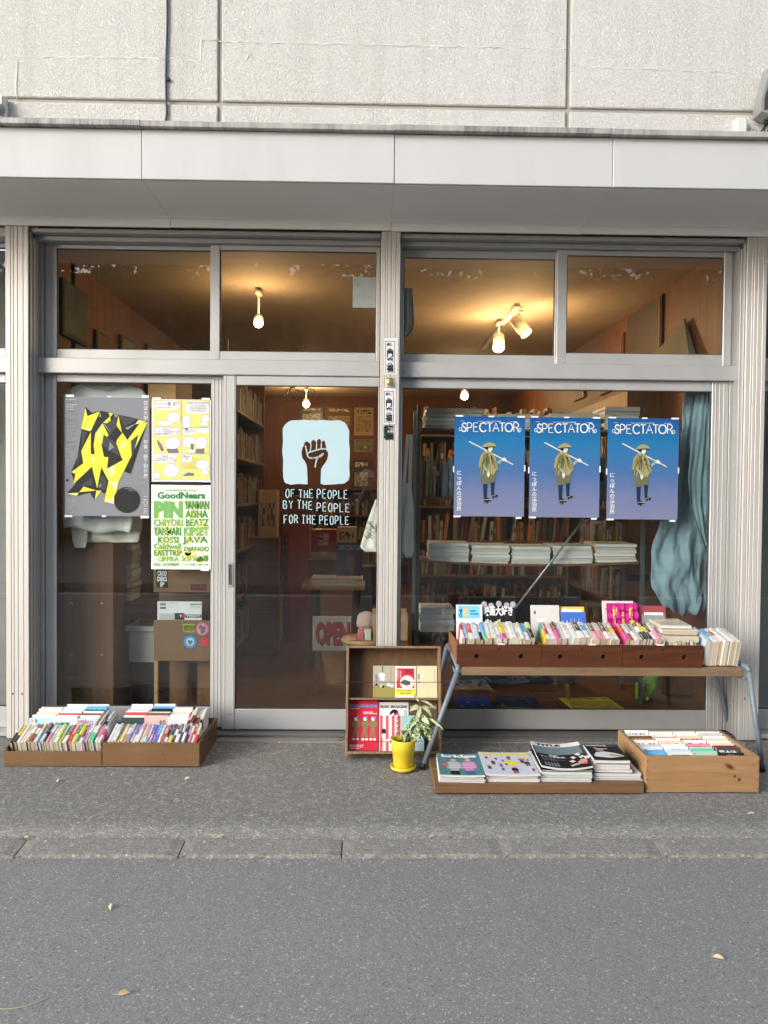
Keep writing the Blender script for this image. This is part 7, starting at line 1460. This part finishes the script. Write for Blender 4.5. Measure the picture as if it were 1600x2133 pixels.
def pt(px, py, Y): x, z = U(px, py, Y); return (x, Y, z)
stem0 = (pxx + .008, pyy + .0, .135)
tops = [pt(876, 1502, -.60), pt(847, 1520, -.62)]
for tp in tops: MB().tube([stem0, tuple(Vector(stem0).lerp(Vector(tp), .5) + Vector((.006, 0, .01))), tp], [.004, .003, .002], 7).build('stem', M('stem_green', (0.10, 0.16, 0.05), .6), pot, True)
MB().tube([tops[0], pt(876, 1470, -.6), pt(875, 1462, -.6)], [.0025, .002, .0015], 6).build('stem', M('stem_green', (0.10, 0.16, 0.05), .6), pot, True)
lv = [((876, 1474), (853, 1482), .030, 1, .012), ((876, 1472), (899, 1494), .026, 1, .02), ((876, 1472), (866, 1505), .026, 1, .0), ((872, 1462), (862, 1446), .016, 1, .004), ((876, 1460), (908, 1478), .014, 1, .012), ((880, 1495), (925, 1522), .014, 1, .018), ((876, 1480), (878, 1515), .034, 0, .0), ((872, 1490), (850, 1515), .03, 0, .008), ((876, 1490), (895, 1510), .034, 0, .006), ((876, 1502), (902, 1530), .038, 0, .008), ((874, 1502), (884, 1542), .036, 0, .0), ((870, 1505), (868, 1546), .038, 0, .0), ((878, 1510), (900, 1548), .034, 0, .004), ((880, 1505), (912, 1520), .03, 2, .012), ((866, 1500), (888, 1525), .034, 0, .0), ((847, 1520), (838, 1548), .034, 0, .0), ((848, 1520), (854, 1550), .03, 0, .0), ((846, 1522), (858, 1508), .032, 0, .004), ((846, 1528), (835, 1524), .024, 2, .004), ((866, 1508), (856, 1535), .03, 2, .0), ((880, 1498), (866, 1528), .03, 0, 0), ((884, 1512), (892, 1540), .03, 2, 0)]
for k, (a, b, w_, mi, sg_) in enumerate(lv): Y0 = -.60 + .03 * math.sin(k * 2.1); leaf(pt(*a, -.60 if k > 14 else -.605), pt(*b, Y0 - .02), w_, sg_, LF[mi], pot, roll=.5 * math.sin(k * 1.7))

rl_ = random.Random(14)
for k in range(16):
    cx_, cy_ = rl_.uniform(862, 892), rl_.uniform(1494, 1528); a_ = rl_.uniform(.2, 2.9); ln_ = rl_.uniform(14, 26)
    leaf(pt(cx_, cy_, -.60 + rl_.uniform(-.02, .02)), pt(cx_ + ln_ * math.cos(a_), cy_ + ln_ * math.sin(a_), -.61 + rl_.uniform(-.03, .03)), rl_.uniform(.018, .030), rl_.uniform(0, .012), LF[rl_.choice((0, 0, 0, 1, 2))], pot, roll=rl_.uniform(-.9, .9))
# ================================================================== the photographer, seen mirrored in the door glass
def make_person():
    V, E, Rr = [], [], []
    def v(x, y, z, r, par=None):
        V.append((x, y, z)); Rr.append(r if hasattr(r, '__len__') else (r, r))
        if par is not None: E.append((par, len(V) - 1))
        return len(V) - 1
    Y = -4.98; X = -.03
    pel = v(X, Y, .93, (.15, .115)); wst = v(X, Y, 1.08, (.135, .10), pel); chs = v(X, Y, 1.27, (.155, .11), wst); nb = v(X, Y, 1.42, (.075, .07), chs); nk = v(X, Y + .01, 1.475, .05, nb)
    jaw = v(X, Y + .03, 1.535, (.062, .066), nk); hd_ = v(X, Y + .02, 1.60, (.074, .084), jaw); crn = v(X, Y + .01, 1.655, (.064, .07), hd_)
    for s in (-1, 1):
        sh_ = v(X + s * .165, Y, 1.385, .07, chs); el = v(X + s * .25, Y + .10, 1.17, .046, sh_); wr = v(X + s * .085, Y + .30, 1.36, .03, el); pm = v(X + s * .06, Y + .335, 1.395, (.032, .02), wr)
        for k in range(4): a = v(X + s * (.05 - .004 * k), Y + .352, 1.405 + .017 * k, .0095, pm); b = v(X + s * .022, Y + .362, 1.412 + .018 * k, .0085, a)
        th = v(X + s * .05, Y + .33, 1.44, .011, pm); v(X + s * .028, Y + .335, 1.468, .009, th)
        hp = v(X + s * .095, Y, .86, .095, pel); kn = v(X + s * .11, Y + .02, .47, .062, hp); an = v(X + s * .115, Y - .01, .055, .042, kn); v(X + s * .13, Y + .15, .012, .036, an)
    me = bpy.data.meshes.new('person'); me.from_pydata(V, E, []); o = bpy.data.objects.new('person', me); COL.objects.link(o)
    md = o.modifiers.new('skin', 'SKIN'); md.use_smooth_shade = True
    for i, d in enumerate(me.skin_vertices[0].data): d.radius = Rr[i]; d.use_root = (i == 0)
    o.modifiers.new('subsurf', 'SUBSURF').levels = 1
    o.modifiers['subsurf'].render_levels = 1
    dg = bpy.context.evaluated_depsgraph_get(); m2 = bpy.data.meshes.new_from_object(o.evaluated_get(dg)); bpy.data.objects.remove(o)
    for mt in (M('skin_tone', (0.50, 0.33, 0.25), .55), M('navy_jacket', (0.03, 0.032, 0.05), .85), M('dark_trousers', (0.03, 0.03, 0.034), .9), M('grey_shoe', (0.25, 0.25, 0.25), .7), M('pale_collar', (0.45, 0.36, 0.36), .9)): m2.materials.append(mt)
    for f in m2.polygons:
        c = f.center; f.use_smooth = True
        f.material_index = 3 if c.z < .06 else 2 if c.z < .93 else 0 if (c.z > 1.455 and abs(c.x - X) < .12) or c.y > Y + .285 else 4 if c.z > 1.36 and abs(c.x - X) < .16 else 1
    o = bpy.data.objects.new('person', m2); COL.objects.link(o); recentre(o, (X, Y, -.028))
    tag(o, 'person in white cap and dark jacket raising a phone, mirrored in the door glass', 'person')
    cx, cy, cz = X, Y + .015, 1.625
    MB().lathe([(.088, 0), (.09, .03), (.078, .07), (.05, .092), (0, .1)], 20, (cx, cy, cz), 0).build('cap', M('white_cotton', (0.72, 0.71, 0.69), .9), o, True)
    br_ = [(cx + .08 * math.sin(a), cy + .04 + .12 * math.cos(a) * (1 if math.cos(a) > 0 else .2), cz + .004) for a in [math.pi * (-.5 + k / 12) for k in range(13)]]
    MB().add(br_ + [(x, y, z + .006) for x, y, z in br_], [tuple(range(13)), tuple(range(25, 12, -1))] + [(k, k + 1, k + 14, k + 13) for k in range(12)]).build('cap_brim', M('white_cotton', (0.72, 0.71, 0.69), .9), o)
    fz = MB(); fz.add([(cx - .012, cy + .088, 1.575), (cx + .012, cy + .088, 1.575), (cx, cy + .112, 1.577), (cx, cy + .086, 1.612)], [(0, 1, 2), (0, 2, 3), (2, 1, 3)]); fz.build('nose', M('skin_tone', (0.50, 0.33, 0.25)), o)
    for s in (-1, 1): MB().lathe([(0, .006), (.009, .004), (.011, 0), (0, -.004)], 10, (0, 0, 0), 0, Matrix.Translation((cx + s * .028, cy + .086, 1.61)) @ Matrix.Rotation(-math.pi / 2, 4, 'X')).build('eye', INK, o, True)
    for s in (-1, 1): MB().lathe([(0, .012), (.018, .006), (.022, 0), (0, -.006)], 10, (0, 0, 0), 0, Matrix.Translation((cx + s * .078, cy, 1.595)) @ Matrix.Rotation(s * math.pi / 2, 4, 'Y')).build('ear', M('skin_tone', (0.50, 0.33, 0.25)), o, True)
    MB().tube([(cx - .022, cy + .084, 1.548), (cx, cy + .09, 1.545), (cx + .022, cy + .084, 1.548)], .004, 6).build('mouth', M('lip', (0.35, 0.12, 0.1)), o)
    ph = thing('phone', 'dark phone held up by the person mirrored in the door', 'phone', (X, Y + .372, 1.40)); MB().box(X - .037, X + .037, Y + .366, Y + .374, 1.375, 1.52, .003).build('casing', M('phone_case', (0.03, 0.03, 0.035), .3), ph); MB().lathe([(.011, 0), (.011, .002), (0, .002)], 14, (0, 0, 0), 0, Matrix.Translation((X - .018, Y + .3741, 1.495)) @ Matrix.Rotation(-math.pi / 2, 4, 'X')).build('lens', BLACK, ph)
make_person()
# ================================================================== fallen leaves and the trees across the road
DRY = [M('dry_leaf_pale', (0.50, 0.43, 0.27), .7, 0, .2, 60.0), M('dry_leaf_tan', (0.44, 0.31, 0.19), .7, 0, .2, 60.0), M('dry_leaf_green', (0.42, 0.47, 0.38), .6, 0, .2, 60.0)]
for k, (px, py, z, ln, wd, ang, mi, lb) in enumerate(((230, 1892, -.028, .036, .015, 1.9, 0, 'pale dry leaf lying on the road at the left'), (258, 2073, -.028, .034, .017, .1, 1, 'tan curled leaf on the road near the bottom edge'), (1497, 1998, -.028, .032, .014, -.6, 0, 'small pale leaf on the road at the right'), (121, 1628, 0, .034, .016, 1.8, 2, 'pale green leaf on the pavement before the left boxes'), (1565, 1697, 0, .035, .012, -.1, 1, 'thin dry leaf on the pavement right of the crate'), (457, 1746, -.004, .022, .012, .1, 1, 'orange leaf scrap lying on the kerb'), (899, 1745, -.004, .022, .010, .2, 0, 'pale leaf scrap on the kerb below the magazines'), (1576, 1991, -.028, .03, .005, .5, 0, 'thin pale twig on the road at the right edge'), (55, 1747, -.004, .02, .01, -.4, 1, 'small orange leaf scrap in the left kerb joint'), (390, 1624, 0, .025, .014, .2, 0, 'pale scrap of leaf on the pavement by the taller box'))):
    x, y = G(px, py, z); d = Vector((math.cos(ang), math.sin(ang), 0))
    o = leaf(Vector((x, y, z + .004)) - d * ln / 2, Vector((x, y, z + .006)) + d * ln / 2, wd, .005, DRY[mi], None, 'fallen_leaf'); recentre(o, (x, y, z)); tag(o, lb, 'leaf', 'leaves blown onto the ground')
    MB().tube([(x - d.x * ln * .5, y - d.y * ln * .5, z + .003), (x - d.x * ln * .7, y - d.y * ln * .7, z + .002)], [.0012, .0008], 5).build('stalk', DRY[1], o)
pts = [(*G(-5 + 11 * i, 2103 - .9 * i * (i - 2) * .35, -.0275), -.0255) for i in range(11)]
gb = MB().tube(pts, [.0014] * 9 + [.0012, .0008], 5); tag(recentre(gb.build('grass_blade', M('straw', (0.42, 0.44, 0.28), .7), None, True), pts[0]), 'long pale grass blade lying on the road at the bottom left', 'grass blade')
gr_ = MB(); rq = random.Random(31)      # grit swept against the kerb
for _ in range(900):
    x = rq.uniform(-4, 4); y = (-1.552 - abs(rq.gauss(0, .018))) if rq.random() < .7 else -1.408 + rq.gauss(0, .012); z = -.0282 if y < -1.545 else -.006
    s_ = rq.uniform(.0012, .0042); gr_.add([(x - s_, y, z), (x, y - s_ * rq.uniform(.6, 1.4), z), (x + s_ * 1.3, y, z), (x, y + s_, z), (x, y, z + s_ * rq.uniform(.6, 1.2))], [(0, 1, 4), (1, 2, 4), (2, 3, 4), (3, 0, 4)], rq.choice((0, 0, 1, 2)))
gr_ = gr_.build('grit', [M('grit_pale', (0.40, 0.37, 0.31), .9), M('grit_dark', (0.06, 0.055, 0.05), .9), M('grit_tan', (0.34, 0.24, 0.14), .9)]); gr_['kind'] = 'stuff'; gr_['label'] = 'fine grit and crumbs gathered along both sides of the kerb'; gr_['category'] = 'grit'
# trees over the road, seen only as reflections in the glass
rt = random.Random(77)
LEAFM = M('tree_foliage', (0.055, 0.085, 0.03), .6, 0, .5, 3.0); TRK = M('tree_bark', (0.10, 0.075, 0.055), .9, 0, .3, 8.0, .5, 30.0)
def tree(x, y, h, r, lb):
    o = thing('street_tree', lb, 'tree', (x, y, -.2), 'trees across the road')
    m = MB(); m.tube([(x, y, -.2), (x + .05, y, h * .3), (x - .05, y, h * .6), (x, y, h * .85)], [.17, .13, .09, .03], 9)
    for k in range(9):
        a = k * 2.4; z = h * (.22 + .06 * k); m.tube([(x, y, z), (x + r * .4 * math.cos(a), y + r * .4 * math.sin(a), z + .4), (x + r * .8 * math.cos(a), y + r * .8 * math.sin(a), z + .6)], [.06, .04, .015], 6)
    m.build('trunk', TRK, o, True); c = MB(); vs = []; fs = []
    cl = [(rt.gauss(0, .45) * r, rt.gauss(0, .4) * r, h * rt.uniform(.12, 1.0), rt.uniform(.35, .8)) for _ in range(110)]
    for (cx, cy, cz, cr_) in cl:
        for _ in range(85):
            u = Vector((rt.gauss(0, 1), rt.gauss(0, 1), rt.gauss(0, 1))).normalized() * cr_ * rt.uniform(.4, 1); p = Vector((x + cx, y + cy, cz)) + u; s = rt.uniform(.07, .15); q = Quaternion(Vector((rt.gauss(0, 1), rt.gauss(0, 1), rt.gauss(0, 1))).normalized(), rt.uniform(0, 6)); e1, e2 = q @ Vector((s, 0, 0)), q @ Vector((0, s * .6, 0)); n = len(vs); vs += [p - e1, p - e2, p + e1, p + e2]; fs.append((n, n + 1, n + 2, n + 3))
    c.add(vs, fs).build('crown', LEAFM, o)
for k, x in enumerate((-8.6, -5.4, -2.2, 1.0, 4.2, 7.4, 10.8)): tree(x, -15.5 - (k % 2) * .8, 10.2 + .5 * (k % 3), 2.3, f'broad leafy tree across the road, {ORD[k]} from the left, mirrored in the glass')
hm = MB(); vs = []; fs = []
for _ in range(26000):
    p = Vector((rt.uniform(-11, 16), -16.9 + rt.gauss(0, .35), rt.uniform(-.1, 8.5) + .25 * math.sin(rt.uniform(0, 40)))); s = rt.uniform(.09, .18); q = Quaternion(Vector((rt.gauss(0, 1), rt.gauss(0, 1), rt.gauss(0, 1))).normalized(), rt.uniform(0, 6)); e1, e2 = q @ Vector((s, 0, 0)), q @ Vector((0, s * .7, 0)); n = len(vs); vs += [p - e1, p - e2, p + e1, p + e2]; fs.append((n, n + 1, n + 2, n + 3))
hd = hm.add(vs, fs).build('hedge', LEAFM); hd['kind'] = 'stuff'; hd['label'] = 'tall dense hedge added behind the trees to darken the reflections'; hd['category'] = 'hedge'  # unseen hedge, made tall and dense to close sky gaps in reflections
struct(recentre(MB().box(-45, 45, -6.42, -6.28, -.027, -.024).build('road_marking', M('road_paint', (0.78, 0.78, 0.76), .6, 0, .15, 8.0, 0, 60, (1, 1, 1), .4, .4)), (0, -6.35, -.027)))
struct(recentre(MB().box(-45, 45, -6.75, -6.6, -.2, .10, .02).build('kerb_opposite', KERBMAT), (0, -6.7, -.2))); struct(recentre(MB().box(-45, 45, -16.9, -6.752, -.2, .085).build('pavement_opposite', CONCRETE), (0, -12, -.2)))
gw_ = struct(MB().box(-12, 30, -18.2, -17.9, -.2, 7.7).build('sky_blocker_wall', M('sky_blocker_paint', (0.13, 0.12, 0.11), .9, 0, .2, 2.0)))  # unseen wall added to keep sky gaps out of the glass reflections
for o in S.objects:
    if '_w' in o.keys(): del o['_w']
